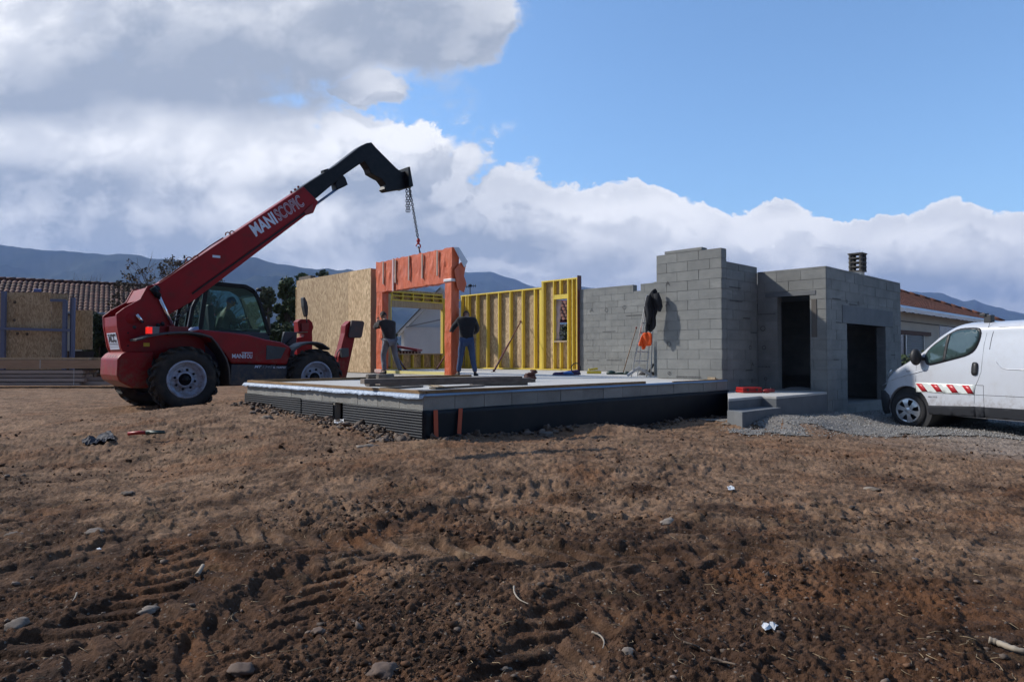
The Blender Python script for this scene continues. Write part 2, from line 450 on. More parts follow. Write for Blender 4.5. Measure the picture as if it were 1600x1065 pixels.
def fbm(x, y, sc0, octs, gain=.5, k=0):
    s = 0; a = 1; f = sc0
    for i in range(octs):
        c, s_ = math.cos(1.1 * i + k), math.sin(1.1 * i + k)
        s = s + a * vnoise((x * c - y * s_) * f + 17.3 * i, (x * s_ + y * c) * f + 5.1 * i, i + k); a *= gain; f *= 2.03
    return s


# tyre tracks: (points, half width, lug spacing, depth, lug skew)
TR = [([(-2.3, 1.9), (-1.75, 2.9), (-1.75, 3.9), (-2.7, 5.6), (-4.4, 7.6), (-7.0, 9.8)], .25, .20, .042, .55),
      ([(-3.9, 2.2), (-3.2, 3.4), (-3.6, 5.2), (-5.4, 7.8), (-8.0, 10.4)], .22, .20, .045, .9),
      ([(-1.3, 1.8), (-1.1, 2.75), (-1.0, 3.7), (-.45, 4.9), (.8, 6.2), (3.0, 7.3)], .24, .21, .070, -1.0),
      ([(-4.6, 5.3), (-2.6, 4.6), (-.6, 4.0), (1.0, 3.9), (2.6, 4.5), (5.5, 5.9)], .22, .20, .048, .9),
      ([(-5.5, 7.4), (-3.0, 6.4), (-.9, 5.5), (1.2, 5.1), (3.4, 5.8), (6.0, 7.0)], .22, .19, .028, -.6),
      ([(-.1, 1.8), (.15, 2.7), (.6, 3.6), (1.6, 4.7), (4.2, 6.2)], .21, .20, .055, 1.0),
      ([(1.9, 2.0), (2.2, 3.0), (3.1, 4.2), (4.7, 5.4), (8, 6.9)], .20, .18, .024, .6),
      ([(-7.8, 12.4), (-5.2, 10.0), (-2.9, 7.4), (-2.1, 6.2), (-2.0, 5.0), (-2.6, 3.6)], .21, .19, .026, .55),
      ([(-.9, 7.2), (.3, 6.4), (2.0, 5.9), (4.0, 6.4), (7, 7.6)], .20, .18, .024, -.5)]


def spline(pts, n=160):
    p = np.array(pts, float); p = np.vstack([2 * p[0] - p[1], p, 2 * p[-1] - p[-2]]); out = []
    for i in range(1, len(p) - 2):
        for t in np.linspace(0, 1, n // (len(p) - 3), endpoint=False):
            out.append(.5 * (2 * p[i] + (p[i + 1] - p[i - 1]) * t + (2 * p[i - 1] - 5 * p[i] + 4 * p[i + 1] - p[i + 2]) * t * t + (3 * p[i] - p[i - 1] - 3 * p[i + 1] + p[i + 2]) * t ** 3))
    out.append(p[-2]); return np.array(out)


def tracks(x, y):
    """returns height change and a mask of rolled soil"""
    dz = np.zeros_like(x); mk = np.zeros_like(x)
    for ti, (pts, hw, sp, dp, sk) in enumerate(TR):
        q = spline(pts); seg = np.linalg.norm(np.diff(q, axis=0), axis=1); L = np.concatenate([[0], np.cumsum(seg)])
        bb = (x > q[:, 0].min() - .5) & (x < q[:, 0].max() + .5) & (y > q[:, 1].min() - .5) & (y < q[:, 1].max() + .5)
        idx = np.nonzero(bb)[0]
        if len(idx) == 0: continue
        px_, py_ = x[idx], y[idx]; best = np.full(len(idx), 1e9); bl = np.zeros(len(idx)); bw = np.zeros(len(idx))
        for i in range(0, len(q) - 1):
            d = q[i + 1] - q[i]; l2 = d @ d
            if l2 < 1e-9: continue
            near = np.abs(px_ - q[i, 0]) + np.abs(py_ - q[i, 1]) < .55 + math.sqrt(l2)
            if not near.any(): continue
            ii = np.nonzero(near)[0]
            rx = px_[ii] - q[i, 0]; ry = py_[ii] - q[i, 1]; t = np.clip((rx * d[0] + ry * d[1]) / l2, 0, 1)
            ex = rx - t * d[0]; ey = ry - t * d[1]; dd = np.hypot(ex, ey); sg = np.sign(rx * d[1] - ry * d[0])
            u = dd < best[ii]; jj = ii[u]; best[jj] = dd[u]; bl[jj] = L[i] + t[u] * math.sqrt(l2); bw[jj] = (sg * dd)[u]
        ok = best < hw * 1.7
        j = idx[ok]; w_ = bw[ok]; l_ = bl[ok]; aw = np.abs(w_) / hw
        wob = fbm(x[j], y[j], 3.0, 3, .5, ti)
        ph = l_ / sp + sk * np.abs(w_) / sp * 1.05 + (.5 * (w_ > 0)) + wob * .55
        bar = .5 + .5 * np.cos(2 * math.pi * ph); bar = np.clip((bar - .38) / .30, 0, 1)
        inside = np.clip((1.05 - aw) / .15, 0, 1); rim_ = np.exp(-((aw - 1.22) / .16) ** 2)
        fade = np.clip(.85 + 1.3 * fbm(x[j], y[j], .8, 3, .5, ti + 3), .38, 1) * np.clip((8.2 - np.hypot(x[j], y[j])) / 3.2, .12, 1)
        gap = np.clip(np.abs(w_) / (.12 * hw), 0, 1) * .6 + .4
        dz[j] = dz[j] * (1 - .8 * fade * inside) + fade * dp * (-.30 * inside - .62 * inside * (1 - bar * gap) + .22 * rim_)
        mk[j] = np.maximum(mk[j], fade * inside)
    return dz, mk


def gfull(x, y):
    z = g0(x, y); tz, mk = tracks(x, y)
    dist = np.hypot(x, y)
    rough = np.clip(.42 + 1.5 * fbm(x, y, .50, 3, .5, 2), .10, 1.2) * (1 - .72 * mk)
    det = np.clip(1.25 - dist / 34, .25, 1)
    z = z + .018 * fbm(x, y, .9, 3, .5, 1) + .026 * rough * det * fbm(x, y, 3.4, 4, .62, 4)
    cl = np.maximum(fbm(x, y, 9.0, 4, .6, 5) - .10, 0) ** 1.0
    z = z + .070 * rough * det * np.minimum(cl, .45) + .024 * det * (1 - .6 * mk) * fbm(x, y, 36, 3, .62, 6)
    return z + tz, mk


def gz(x, y): return float(gfull(np.array([float(x)]), np.array([float(y)]))[0][0])


def make_soil():
    m, t, p = principled('bare_soil')
    tcn = t.new('ShaderNodeTexCoord'); v = tcn.outputs['Object']; sp_ = t.new('ShaderNodeSeparateXYZ'); t.l.new(v, sp_.inputs[0])
    x, y, z = sp_.outputs
    n1 = t.noise(v, .55, 5, .6, .6); n2 = t.noise(v, 2.3, 7, .65, .3); n3 = t.noise(v, 14, 6, .7); n4 = t.noise(v, 75, 4, .65)
    # darker soil tone close by, paler further out; dry is just the blend weight
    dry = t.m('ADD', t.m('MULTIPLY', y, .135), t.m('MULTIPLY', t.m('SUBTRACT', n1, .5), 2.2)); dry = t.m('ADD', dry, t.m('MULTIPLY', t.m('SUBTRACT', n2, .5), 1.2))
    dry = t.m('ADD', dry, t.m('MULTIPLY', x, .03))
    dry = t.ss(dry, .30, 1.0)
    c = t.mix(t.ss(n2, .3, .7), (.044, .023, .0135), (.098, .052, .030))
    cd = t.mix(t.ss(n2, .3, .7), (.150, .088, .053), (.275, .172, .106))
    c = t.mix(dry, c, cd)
    # rusty clay patches
    rs = t.ss(t.noise(v, .9, 4, .6, .8), .50, .66); c = t.mix(t.m('MULTIPLY', rs, .45), c, (.19, .082, .034))
    # dusty grey yard by the van
    gy_ = t.m('ADD', t.m('ADD', t.m('MULTIPLY', x, .30), t.m('MULTIPLY', y, .13)), t.m('MULTIPLY', t.m('SUBTRACT', n1, .5), 1.6))
    gm = t.ss(gy_, 2.5, 3.4); c = t.mix(t.m('MULTIPLY', gm, .75), c, (.30, .255, .215))
    # olive tint with dry straw bits
    ol = t.ss(t.noise(v, 1.7, 5, .7, .5), .56, .70); c = t.mix(t.m('MULTIPLY', ol, .35), c, (.105, .088, .050))
    dm = t.ss(t.noise(v, 3.6, 7, .72, .9), .47, .60)
    fine = t.m('MULTIPLY', t.m('ADD', .30, t.m('ADD', t.m('MULTIPLY', n3, .75), t.m('MULTIPLY', n4, .65))), t.m('SUBTRACT', 1.12, t.m('MULTIPLY', dm, .50)))
    vm = t.new('ShaderNodeVectorMath', operation='SCALE'); t.l.new(c, vm.inputs[0]); t.l.new(fine, vm.inputs['Scale'])
    # grit: small pale stones
    vo = t.new('ShaderNodeTexVoronoi'); t.l.new(v, vo.inputs['Vector']); vo.inputs['Scale'].default_value = 48
    s2 = t.new('ShaderNodeSeparateColor'); t.l.new(vo.outputs['Color'], s2.inputs[0])
    st = t.m('MULTIPLY', t.m('LESS_THAN', vo.outputs['Distance'], .30), t.m('GREATER_THAN', s2.outputs[0], .90))
    fc = t.mix(t.m('MULTIPLY', st, .55), vm.outputs[0], (.27, .23, .19))
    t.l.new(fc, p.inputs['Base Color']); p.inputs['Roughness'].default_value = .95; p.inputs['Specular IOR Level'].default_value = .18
    b = t.new('ShaderNodeBump'); b.inputs['Distance'].default_value = .036
    h = t.m('ADD', t.m('MULTIPLY', n3, 1.0), t.m('MULTIPLY', n4, .35)); t.l.new(h, b.inputs['Height']); t.l.new(b.outputs[0], p.inputs['Normal'])
    return m


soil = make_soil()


def ground():
    # one sheet: rows grow with distance, columns fan out
    NX, NY = 980, 640
    inv = np.linspace(1 / 1.7, 1 / 26.0, NY - 60); ys = 1 / inv
    ys = np.concatenate([[-60, -20, -6, -1.5, .2, 1.0], ys, np.geomspace(28, 6000, 60)])
    NYY = len(ys); tt = np.linspace(-1, 1, NX); sx = np.sign(tt) * (np.abs(tt) * .9 + .0) ; 
    fan = np.where(np.abs(tt) < .94, tt / .94 * .86, np.sign(tt) * (.86 + ((np.abs(tt) - .94) / .06) ** 2 * 3.0))
    Y, T = np.meshgrid(ys, fan, indexing='ij'); Xg = T * (np.maximum(np.abs(Y), 1.4) * 1.0 + .8)
    x = Xg.ravel(); y = Y.ravel(); z, mk = gfull(x, y)
    far = np.clip((np.hypot(x, y) - 60) / 200, 0, 1); z = z * (1 - far) + far * 0.0
    co = np.stack([x, y, z], 1).astype(np.float32)
    me = bpy.data.meshes.new('ground'); me.vertices.add(len(co)); me.vertices.foreach_set('co', co.ravel())
    i = np.arange(NYY - 1)[:, None] * NX + np.arange(NX - 1)[None, :]; i = i.ravel()
    q = np.stack([i, i + 1, i + 1 + NX, i + NX], 1)
    me.loops.add(q.size); me.loops.foreach_set('vertex_index', q.ravel().astype(np.int32))
    me.polygons.add(len(q)); me.polygons.foreach_set('loop_start', np.arange(0, q.size, 4, dtype=np.int32))
    me.update(calc_edges=True); me.polygons.foreach_set('use_smooth', np.ones(len(q), bool))
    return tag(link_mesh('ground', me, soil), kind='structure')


ground()

ICO = None


def lumps(name, pos, size, m, seed, sub=1, flat=.7, sink=.3, label=None, cat=None):
    """many irregular stones or clods in one mesh (uncountable litter)"""
    bm = bmesh.new(); bmesh.ops.create_icosphere(bm, subdivisions=sub, radius=1)
    base = np.array([v.co[:] for v in bm.verts]); fc = np.array([[v.index for v in f.verts] for f in bm.faces]); bm.free()
    n = len(pos); r = np.random.default_rng(seed); vs = np.zeros((n, len(base), 3)); nv = len(base)
    bumpf = 1 + .42 * (r.random((n, nv, 1)) - .5) * 2
    sc_ = r.uniform(.65, 1.35, (n, 1, 3)); sc_[:, :, 2] *= flat
    ang = r.uniform(0, 6.28, n); c, s_ = np.cos(ang)[:, None], np.sin(ang)[:, None]
    p = base[None] * bumpf * sc_ * size[:, None, None]
    tl = r.normal(0, .3, (n, 1)); p[:, :, 2] += p[:, :, 0] * tl
    xx = p[:, :, 0] * c - p[:, :, 1] * s_; yy = p[:, :, 0] * s_ + p[:, :, 1] * c
    p[:, :, 0] = xx + pos[:, None, 0]; p[:, :, 1] = yy + pos[:, None, 1]; p[:, :, 2] += (pos[:, 2] + size * flat * (1 - 2 * sink))[:, None]
    f = (fc[None] + (np.arange(n) * nv)[:, None, None]).reshape(-1, 3)
    me = bpy.data.meshes.new(name); me.vertices.add(n * nv); me.vertices.foreach_set('co', p.astype(np.float32).ravel())
    me.loops.add(f.size); me.loops.foreach_set('vertex_index', f.ravel().astype(np.int32)); me.polygons.add(len(f))
    me.polygons.foreach_set('loop_start', np.arange(0, f.size, 3, dtype=np.int32)); me.update(calc_edges=True)
    at = me.attributes.new('var', 'FLOAT', 'FACE'); at.data.foreach_set('value', np.repeat(r.random(n), len(fc)).astype(np.float32))
    return tag(link_mesh(name, me, m), label, cat, kind='stuff')


def scatter(n, ymin, ymax, seed, spread=.82, xlim=None, power=1.0):
    r = np.random.default_rng(seed); u = r.random(n)
    y = 1 / (1 / ymin + (1 / ymax - 1 / ymin) * u ** power); x = (r.random(n) * 2 - 1) * spread * y
    return x, y


def outside(x, y, pad=.0):
    """mask of points not under the slab, steps or garage"""
    d = np.stack([x - HF.o[0], y - HF.o[1]], 1); s_ = d @ HF.e1; t_ = d @ HF.e2
    ins = (s_ > -pad) & (s_ < 13.3) & (t_ > -pad) & (t_ < 14.2) & ~((s_ < 5.1) & (t_ > 5.3))
    ins |= (s_ > 5.0) & (s_ < 13.3) & (t_ > -1.5) & (t_ <= 0)
    return ~ins


clodm = mat('soil_clod', (.12, .068, .042), .95, nz=(8, .25), c2=(.055, .029, .017), var=.6, bump=(60, .004), spec=.15)
pebm = mat('pebble', (.16, .125, .10), .8, nz=(9, .3), c2=(.085, .055, .04), var=.5, bump=(60, .002), spec=.3)
x, y = scatter(24000, 1.9, 12, 11, power=.9); k = outside(x, y, .1); x, y = x[k], y[k]
kk = fbm(x, y, 1.1, 3, .5, 3) + rng.normal(0, .10, len(x)) > .06; x, y = x[kk], y[kk]; kk = tracks(x, y)[1] < .25; x, y = x[kk], y[kk]
z, _ = gfull(x, y); sz = np.minimum(rng.lognormal(-5.25, .55, len(x)), .026) * np.clip(.8 + y / 14, .8, 1.5)
lumps('soil_clods', np.stack([x, y, z], 1), sz, clodm, 21, 1, .75, .35, 'crumbled clods of dark earth strewn over the bare soil', 'soil clods')
x, y = scatter(2000, 1.9, 16, 12); k = outside(x, y, .1); x, y = x[k], y[k]
z, _ = gfull(x, y); sz = np.minimum(rng.lognormal(-5.35, .50, len(x)), .018) * np.clip(.8 + y / 9, .9, 1.9)
lumps('pebbles', np.stack([x, y, z], 1), sz, pebm, 22, 1, .6, .3, 'small pale and brown stones scattered through the bare soil', 'pebbles')
# rubble along the foot of the slab
x = []; y = []
for i in range(900):
    if rng.random() < .6: u = rng.random() ** 1.5 * 5.0; p = HF.P(-.05 - abs(rng.normal(0, .22)), u, 0)
    else: u = rng.random() * 6.8; p = HF.P(u, -.05 - abs(rng.normal(0, .25)), 0)
    x.append(p.x); y.append(p.y)
x = np.array(x); y = np.array(y); z, _ = gfull(x, y); sz = np.minimum(rng.lognormal(-4.1, .55, len(x)), .055)
lumps('rubble', np.stack([x, y, z], 1), sz, pebm, 23, 2, .7, .3, 'stones and broken earth heaped along the foot of the slab', 'rubble')

# straw, rootlets and small sticks: uncountable litter
mb = MB(); r_ = random.Random(4)
for i in range(900):
    xx, yy = scatter(1, 2.0, 9, 1000 + i); xx, yy = xx[0], yy[0]
    if not outside(np.array([xx]), np.array([yy]), .1)[0]: continue
    a = r_.uniform(0, 6.28); L = r_.uniform(.015, .075); zz = gz(xx, yy) + .004; p0 = Vector((xx, yy, zz)); d = Vector((math.cos(a), math.sin(a), r_.uniform(-.05, .3)))
    q = Vector((-d.y, d.x, 0)) * r_.uniform(-.3, .3) * L
    mb.tube([p0, p0 + d * L * .5 + q, p0 + d * L], [.0016, .0013, .0006], 4, r_.random())
straw = mat('dry_straw', (.26, .19, .11), .8, var=.5)
tag(mb.build('dry_litter', straw), 'dry straw bits and rootlets lying in the soil', 'litter', kind='stuff')

# gravel yard by the garage: a sheet a few centimetres proud with an uneven edge
gravm = mat('gravel', (.31, .295, .27), .9, nz=(26, .2), c2=(.13, .12, .11), bump=(55, .012), var=.1, dirt=(1.3, .5, (.20, .155, .115)))


def in_gravel(x, y):
    d = np.stack([x - HF.o[0], y - HF.o[1]], 1); s_ = d @ HF.e1; t_ = d @ HF.e2
    n = fbm(x, y, 1.3, 6, .72, 2) + .25 * fbm(x, y, 14, 2, .6, 5)
    return (y > 10.05 + .9 * n + np.clip((7 - x) * .10, -1, 1)) & (x > 3.55 + 1.0 * n) & (x < 13) & (y < 18) & (t_ < .2) & ~((s_ > 6.5) & (s_ < 8.7) & (t_ > -1.42))


gx_ = np.arange(2.8, 13, .045); gy_ = np.arange(9.0, 18, .045); GX, GY = np.meshgrid(gx_, gy_); fx = GX.ravel(); fy = GY.ravel()
base = g0(fx, fy); gzv = np.maximum(gfull(fx, fy)[0], base) * .3 + base * .7 + .012 + .012 * fbm(fx, fy, 9, 3, .6, 1)
nx = len(gx_); keep = in_gravel(fx, fy); vs = np.stack([fx, fy, gzv], 1)
idx = []
for j in range(len(gy_) - 1):
    for i in range(nx - 1):
        a = j * nx + i
        if keep[a] and keep[a + 1] and keep[a + nx] and keep[a + nx + 1]: idx.append((a, a + 1, a + nx + 1, a + nx))
me = bpy.data.meshes.new('gravel_yard'); me.from_pydata(vs.tolist(), [], idx)
bm = bmesh.new(); bm.from_mesh(me); bmesh.ops.delete(bm, geom=[v for v in bm.verts if not v.link_faces], context='VERTS'); bm.to_mesh(me); bm.free()
tag(link_mesh('gravel_yard', me, gravm), kind='structure')
x = rng.uniform(3, 12, 26000); y = 9 + 8 * rng.random(26000) ** 1.5; k = in_gravel(x, y) | ((rng.random(len(x)) < .16) & (x > 3.2) & (y > 9.6) & (y < 12)); k &= outside(x, y, .0); x, y = x[k][:13000], y[k][:13000]
z = g0(x, y) + .022; grs = mat('gravel_stone', (.34, .33, .31), .85, var=.5, nz=(30, .3), c2=(.2, .19, .18))
lumps('gravel_stones', np.stack([x, y, z], 1), rng.uniform(.005, .012, len(x)), grs, 31, 1, .7, .2, 'loose grey gravel spread before the garage', 'gravel')

# ------------------------------------------------------------------ foundation slab
slab = empty('foundation_slab', HF.P(0, 0, 0), 'pale concrete floor slab on a block plinth with black membrane round its foot', 'foundation')
SE = 7.40      # right end of the front face
mb = MB(); outline = [(0.03, .03), (SE, .03), (8.68, .05), (8.68, 2.9), (12.2, 2.9), (12.2, 14.1), (5.2, 14.1), (5.2, 5.2), (.03, 5.2)]
vs = [HF.P(u, v, ST) for u, v in outline] + [HF.P(u, v, ST - .16) for u, v in outline]; n = len(outline)
mb.add(vs, [tuple(range(n)), tuple(range(2 * n - 1, n - 1, -1))] + [(i, i + n, (i + 1) % n + n, (i + 1) % n) for i in range(n)])
mb.build('floor', concm, slab)


def course(mb, fr, along, u0, u1, c0, z0, z1, depth, out, joint=.008, L=.5, off=0.0, holes=()):
    """blocks laid along an axis; out = +1/-1 side that faces outward. along: 'u' or 'v'"""
    x = u0 - off; r = random.Random(int(z0 * 100) + int(u0 * 31))
    while x < u1 - 1e-4:
        a = max(x, u0); b = min(x + L, u1); x += L
        if b - a < .03: continue
        segs = [(a, b)]
        for (h0, h1, hz0, hz1) in holes:
            if hz0 < z1 - .01 and hz1 > z0 + .01:
                ns = []
                for (p, q) in segs:
                    if h0 > p: ns.append((p, min(q, h0)))
                    if h1 < q: ns.append((max(p, h1), q))
                    
                segs = [(p, q) for p, q in ns if q - p > .02] if (h0 < b and h1 > a) else segs
        for (p, q) in segs:
            pr = r.uniform(-.0035, .0035); c1 = c0 + pr; c2 = c0 - out * depth
            lo, hi = min(c1, c2), max(c1, c2)
            if along == 'u': mb.fbox(fr, p + joint / 2, q - joint / 2, lo, hi, z0 + joint / 2, z1 - joint / 2, r.random())
            else: mb.fbox(fr, lo, hi, p + joint / 2, q - joint / 2, z0 + joint / 2, z1 - joint / 2, r.random())


mb = MB()
course(mb, HF, 'u', 0, SE, 0, .50, .695, .10, -1); course(mb, HF, 'v', 0, 5.2, 0, .50, .695, .10, -1)
mb.fbox(HF, .012, SE - .01, .012, .1, -.4, .69, .2); mb.fbox(HF, .012, .1, .012, 1.84, -.4, .69, .2); mb.fbox(HF, .012, .1, 2.14, 5.2, -.4, .69, .2)
mb.fbox(HF, 0.02, 5.2, 5.1, 5.2, -.4, .69, .3)
mb.build('block_plinth', plinm, slab)
mb = MB(); n = 150                     # membrane: ribbed on the left face, smooth and slack on the right
def rib(u_of, v_of, L0, L1, amp, ribbed, zb, zt, nz_=130, nn=70):
    vs = []; fs = []
    for i in range(nn + 1):
        l = L0 + (L1 - L0) * i / nn
        for j in range(nz_ + 1):
            z = zb + (zt - zb) * j / nz_; o = .018 + (amp * (.5 + .5 * math.sin(z / .034 * 2 * math.pi)) if ribbed else .02 * abs(mnoise.noise(Vector((l * 1.6, z * .6, 1)))))
            o += .012 * mnoise.noise(Vector((l * 1.1, z * .8, 4)))
            vs.append(HF.P(u_of(l, o), v_of(l, o), z + (.012 * mnoise.noise(Vector((l * 1.3, 2, 0))) if j == nz_ else 0)))
    for i in range(nn):
        for j in range(nz_): a = i * (nz_ + 1) + j; fs.append((a, a + 1, a + nz_ + 2, a + nz_ + 1))
    mb.add(vs, fs, .5, True)
rib(lambda l, o: -o, lambda l, o: l, -.03, 1.86, .006, True, -.0, .50); rib(lambda l, o: -o, lambda l, o: l, 2.13, 3.2, .006, True, -.05, .505); rib(lambda l, o: -o - .008, lambda l, o: l, 3.1, 5.24, .006, True, .0, .52)
rib(lambda l, o: l, lambda l, o: -o, -.03, SE + .02, .01, False, -.45, .50, 16, 90)
mo = mb.build('damp_proof_membrane', memb, slab); sol = mo.modifiers.new('thick', 'SOLIDIFY'); sol.thickness = .004
# timber edge boards, foil and blue film
for (f0, f1, nm) in ((('v', 0.0, 5.2), 0, 'edge_board'),):
    pass
mb = MB(); 
for i in range(3): mb.fbox(HF, .0, .055, i * 1.735 + .002, i * 1.735 + 1.733, ST + .004, ST + .044, random.random())
for i in range(2): mb.fbox(HF, .06 + i * 2.3, .06 + i * 2.3 + 2.295, .0, .055, ST + .004, ST + .044, random.random())
mb.fbox(HF, 5.5, 7.3, -.0, .04, ST + .004, ST + .022, .8)
mb.fbox(HF, .06, 5.15, 5.12, 5.17, ST + .004, ST + .05, .1)
mb.build('edge_board', edget, slab, bevel=.003)
mb = MB(); vs = []; fs = []; n = 260
for i in range(n + 1):
    l = -.06 + 5.35 * i / n; dz = .055 + .018 * mnoise.noise(Vector((l * 1.7, 0, 0))) + .012 * mnoise.noise(Vector((l * 9, 3, 0)))
    bow = .012 + .012 * (mnoise.noise(Vector((l * 12, 1, 5))))
    for (o, z) in ((-.03, ST + .004), (.012, ST + .002), (.022 + bow, ST - dz * .5), (.03 + bow * 1.6, ST - dz)): vs.append(HF.P(-o, l, z))
for i in range(n):
    for j in range(3): a = i * 4 + j; fs.append((a, a + 1, a + 5, a + 4))
mb.add(vs, fs, .5, True); fo = mb.build('silver_foil', foil, slab); fo.modifiers.new('t', 'SOLIDIFY').thickness = .003
mb = MB(); vs = []; fs = []
for i in range(n + 1):
    l = -.02 + (SE + .0) * i / n; dz = .026 + .010 * mnoise.noise(Vector((l * 1.3, 7, 0))); up_ = max(0, (l - 5)) * .004
    for (o, z) in ((-.045, ST + .0035), (.014, ST + .003), (.024, ST - dz)): vs.append(HF.P(l, -o, z))
for i in range(n):
    for j in range(2): a = i * 3 + j; fs.append((a, a + 1, a + 4, a + 3))
mb.add(vs, fs, .5, True); fo = mb.build('blue_film', bluef, slab); fo.modifiers.new('t', 'SOLIDIFY').thickness = .002
strapm = mat('orange_strap', (.52, .085, .03), .6, bump=(20, .004))
for xx, tilt in ((677, 0), (713, .03)):
    u, _ = HF.px(0, xx, 660); mb = MB(); zb = -.02
    vs = [HF.P(u - .035 + tilt, -.052, .505), HF.P(u + .03 + tilt, -.052, .505), HF.P(u + .028 - tilt, -.075, zb), HF.P(u - .037 - tilt, -.075, zb)]
    mb.add(vs, [(0, 1, 2, 3)]); o = mb.build('strap', strapm, slab); o.modifiers.new('t', 'SOLIDIFY').thickness = .003

# ------------------------------------------------------------------ block walls


def blockwall(mb, fr, axis, c_out, out, u0, u1, z0, z1, th, holes=(), L=.5, H=.2, core=True):
    """a wall of blocks with faces on both sides; joints are real recesses over a mortar core"""
    nrow = int(math.ceil((z1 - z0) / H - 1e-6))
    for i in range(nrow):
        za = z0 + i * H; zb = min(za + H, z1); off = (i % 2) * L / 2
        course(mb, fr, axis, u0, u1, c_out, za, zb, .04, out, off=off, holes=holes)
        course(mb, fr, axis, u0, u1, c_out - out * th, za, zb, .04, -out, off=off, holes=holes)
    # core, split round the openings
    cuts = sorted(set([u0, u1] + [h for ho in holes for h in ho[:2]]))
    for a, b in zip(cuts[:-1], cuts[1:]):
        m_ = (a + b) / 2; hs = [h for h in holes if h[0] < m_ < h[1]]
        zs = [z0] + [v for h in hs for v in (h[2], h[3])] + [z1]
        for za, zb in zip(zs[::2], zs[1::2]):
            if zb - za < .01: continue
            lo, hi = sorted((c_out - out * .007, c_out - out * (th - .007)))
            if axis == 'u': mb.fbox(fr, a + (.006 if a == u0 else 0), b - (.006 if b == u1 else 0), lo, hi, za, zb - .004, .35)
            else: mb.fbox(fr, lo, hi, a + (.006 if a == u0 else 0), b - (.006 if b == u1 else 0), za, zb - .004, .35)


# maker's marks printed on some blocks: small dark rings and dashes
inkm = mat('block_ink', (.085, .085, .09), .9)


def stamps(fr, axis, c, out, spots, parent):
    for (u, z, kind, s_) in spots:
        mb = MB(); P = (lambda a, b: fr.P(a, c + out * .0085, b)) if axis == 'u' else (lambda a, b: fr.P(c + out * .0085, a, b))
        def stroke(pts, w_=.012):
            for (a, b), (a2, b2) in zip(pts[:-1], pts[1:]):
                d = Vector((a2 - a, b2 - b)); L = d.length; nrm = Vector((-d.y, d.x)) / L * w_ / 2
                mb.add([P(u + a + nrm.x, z + b + nrm.y), P(u + a2 + nrm.x, z + b2 + nrm.y), P(u + a2 - nrm.x, z + b2 - nrm.y), P(u + a - nrm.x, z + b - nrm.y)], [(0, 1, 2, 3)])
        if kind == 'ring': stroke([(s_ * math.cos(t * math.pi / 5), s_ * math.sin(t * math.pi / 5)) for t in range(11)])
        if kind == 'tri': stroke([(-s_, -s_ * .8), (0, s_), (s_, -s_ * .8)]); stroke([(-s_ * .6, -s_ * .1), (s_ * .6, -s_ * .1)])
        if kind == 'dash':
            x = -s_ * 2.4; r = random.Random(int(u * 100 + z * 77))
            while x < s_ * 2.4: w2 = r.uniform(.01, .03); stroke([(x, 0), (x + w2, 0)], .022); x += w2 + .012
        o = mb.build('printed_mark', inkm, parent); o.modifiers.new('t', 'SOLIDIFY').thickness = .0015


# tall return wall at the right end of the slab
tw = empty('tall_block_wall', HF.P(7.2, .7, ST), 'tallest grey block wall standing at the right end of the slab with a stepped top', 'wall')
mb = MB(); TU = 7.20
blockwall(mb, HF, 'v', TU, -1, 0.0, 1.50, ST + .006, ST + 2.60, .20)
course(mb, HF, 'v', .42, 1.30, TU, ST + 2.60, ST + 2.665, .2, -1, L=.5)
# visible end of the wall (blocks turned)
for i in range(13): mb.fbox(HF, TU + .004, TU + .196, -.004, .03, ST + i * .2 + .01, ST + i * .2 + .194, random.random())
mb.build('blockwork', blockm, tw)
stamps(HF, 'v', TU, -1, [(1.22, ST + 1.55, 'tri', .05), (1.22, ST + 1.98, 'tri', .05), (1.20, ST + .72, 'ring', .045), (1.20, ST + .12, 'ring', .03), (.75, ST + .05, 'dash', .12)], tw)
# low wall to the garage
lw = empty('low_block_wall', HF.P(8.0, 0, ST), 'grey block wall in shade linking the tall wall to the garage', 'wall')
mb = MB(); blockwall(mb, HF, 'u', 0.0, -1, 7.402, 8.70, .10, 3.05, .20); mb.build('blockwork', blockm, lw)
stamps(HF, 'u', 0, -1, [(7.72, 2.55, 'dash', .09), (7.68, 2.28, 'dash', .07), (7.9, 2.28, 'dash', .05), (8.35, 1.35, 'ring', .04), (8.2, 1.95, 'dash', .06), (8.45, 1.0, 'tri', .04), (8.3, .88, 'dash', .06), (8.5, 1.66, 'dash', .05), (8.42, .66, 'ring', .03)], lw)
# back wall
bw = empty('back_block_wall', HF.P(12.05, 6, ST), 'long grey block wall behind the stepladder with a notch in its top', 'wall')
mb = MB(); blockwall(mb, HF, 'v', 12.05, -1, .2, 7.79, ST + .006, ST + 2.66, .20, holes=((5.35, 5.62, ST + 2.46, ST + 2.67),)); mb.build('blockwork', blockm, bw)
stamps(HF, 'v', 12.05, -1, [(7.25, ST + 1.95, 'tri', .07), (6.65, ST + 1.93, 'ring', .06), (5.95, ST + 1.98, 'ring', .06), (5.6, ST + 1.72, 'dash', .12), (6.55, ST + 1.25, 'dash', .1), (7.2, ST + .35, 'dash', .1), (6.35, ST + .35, 'dash', .12)], bw)

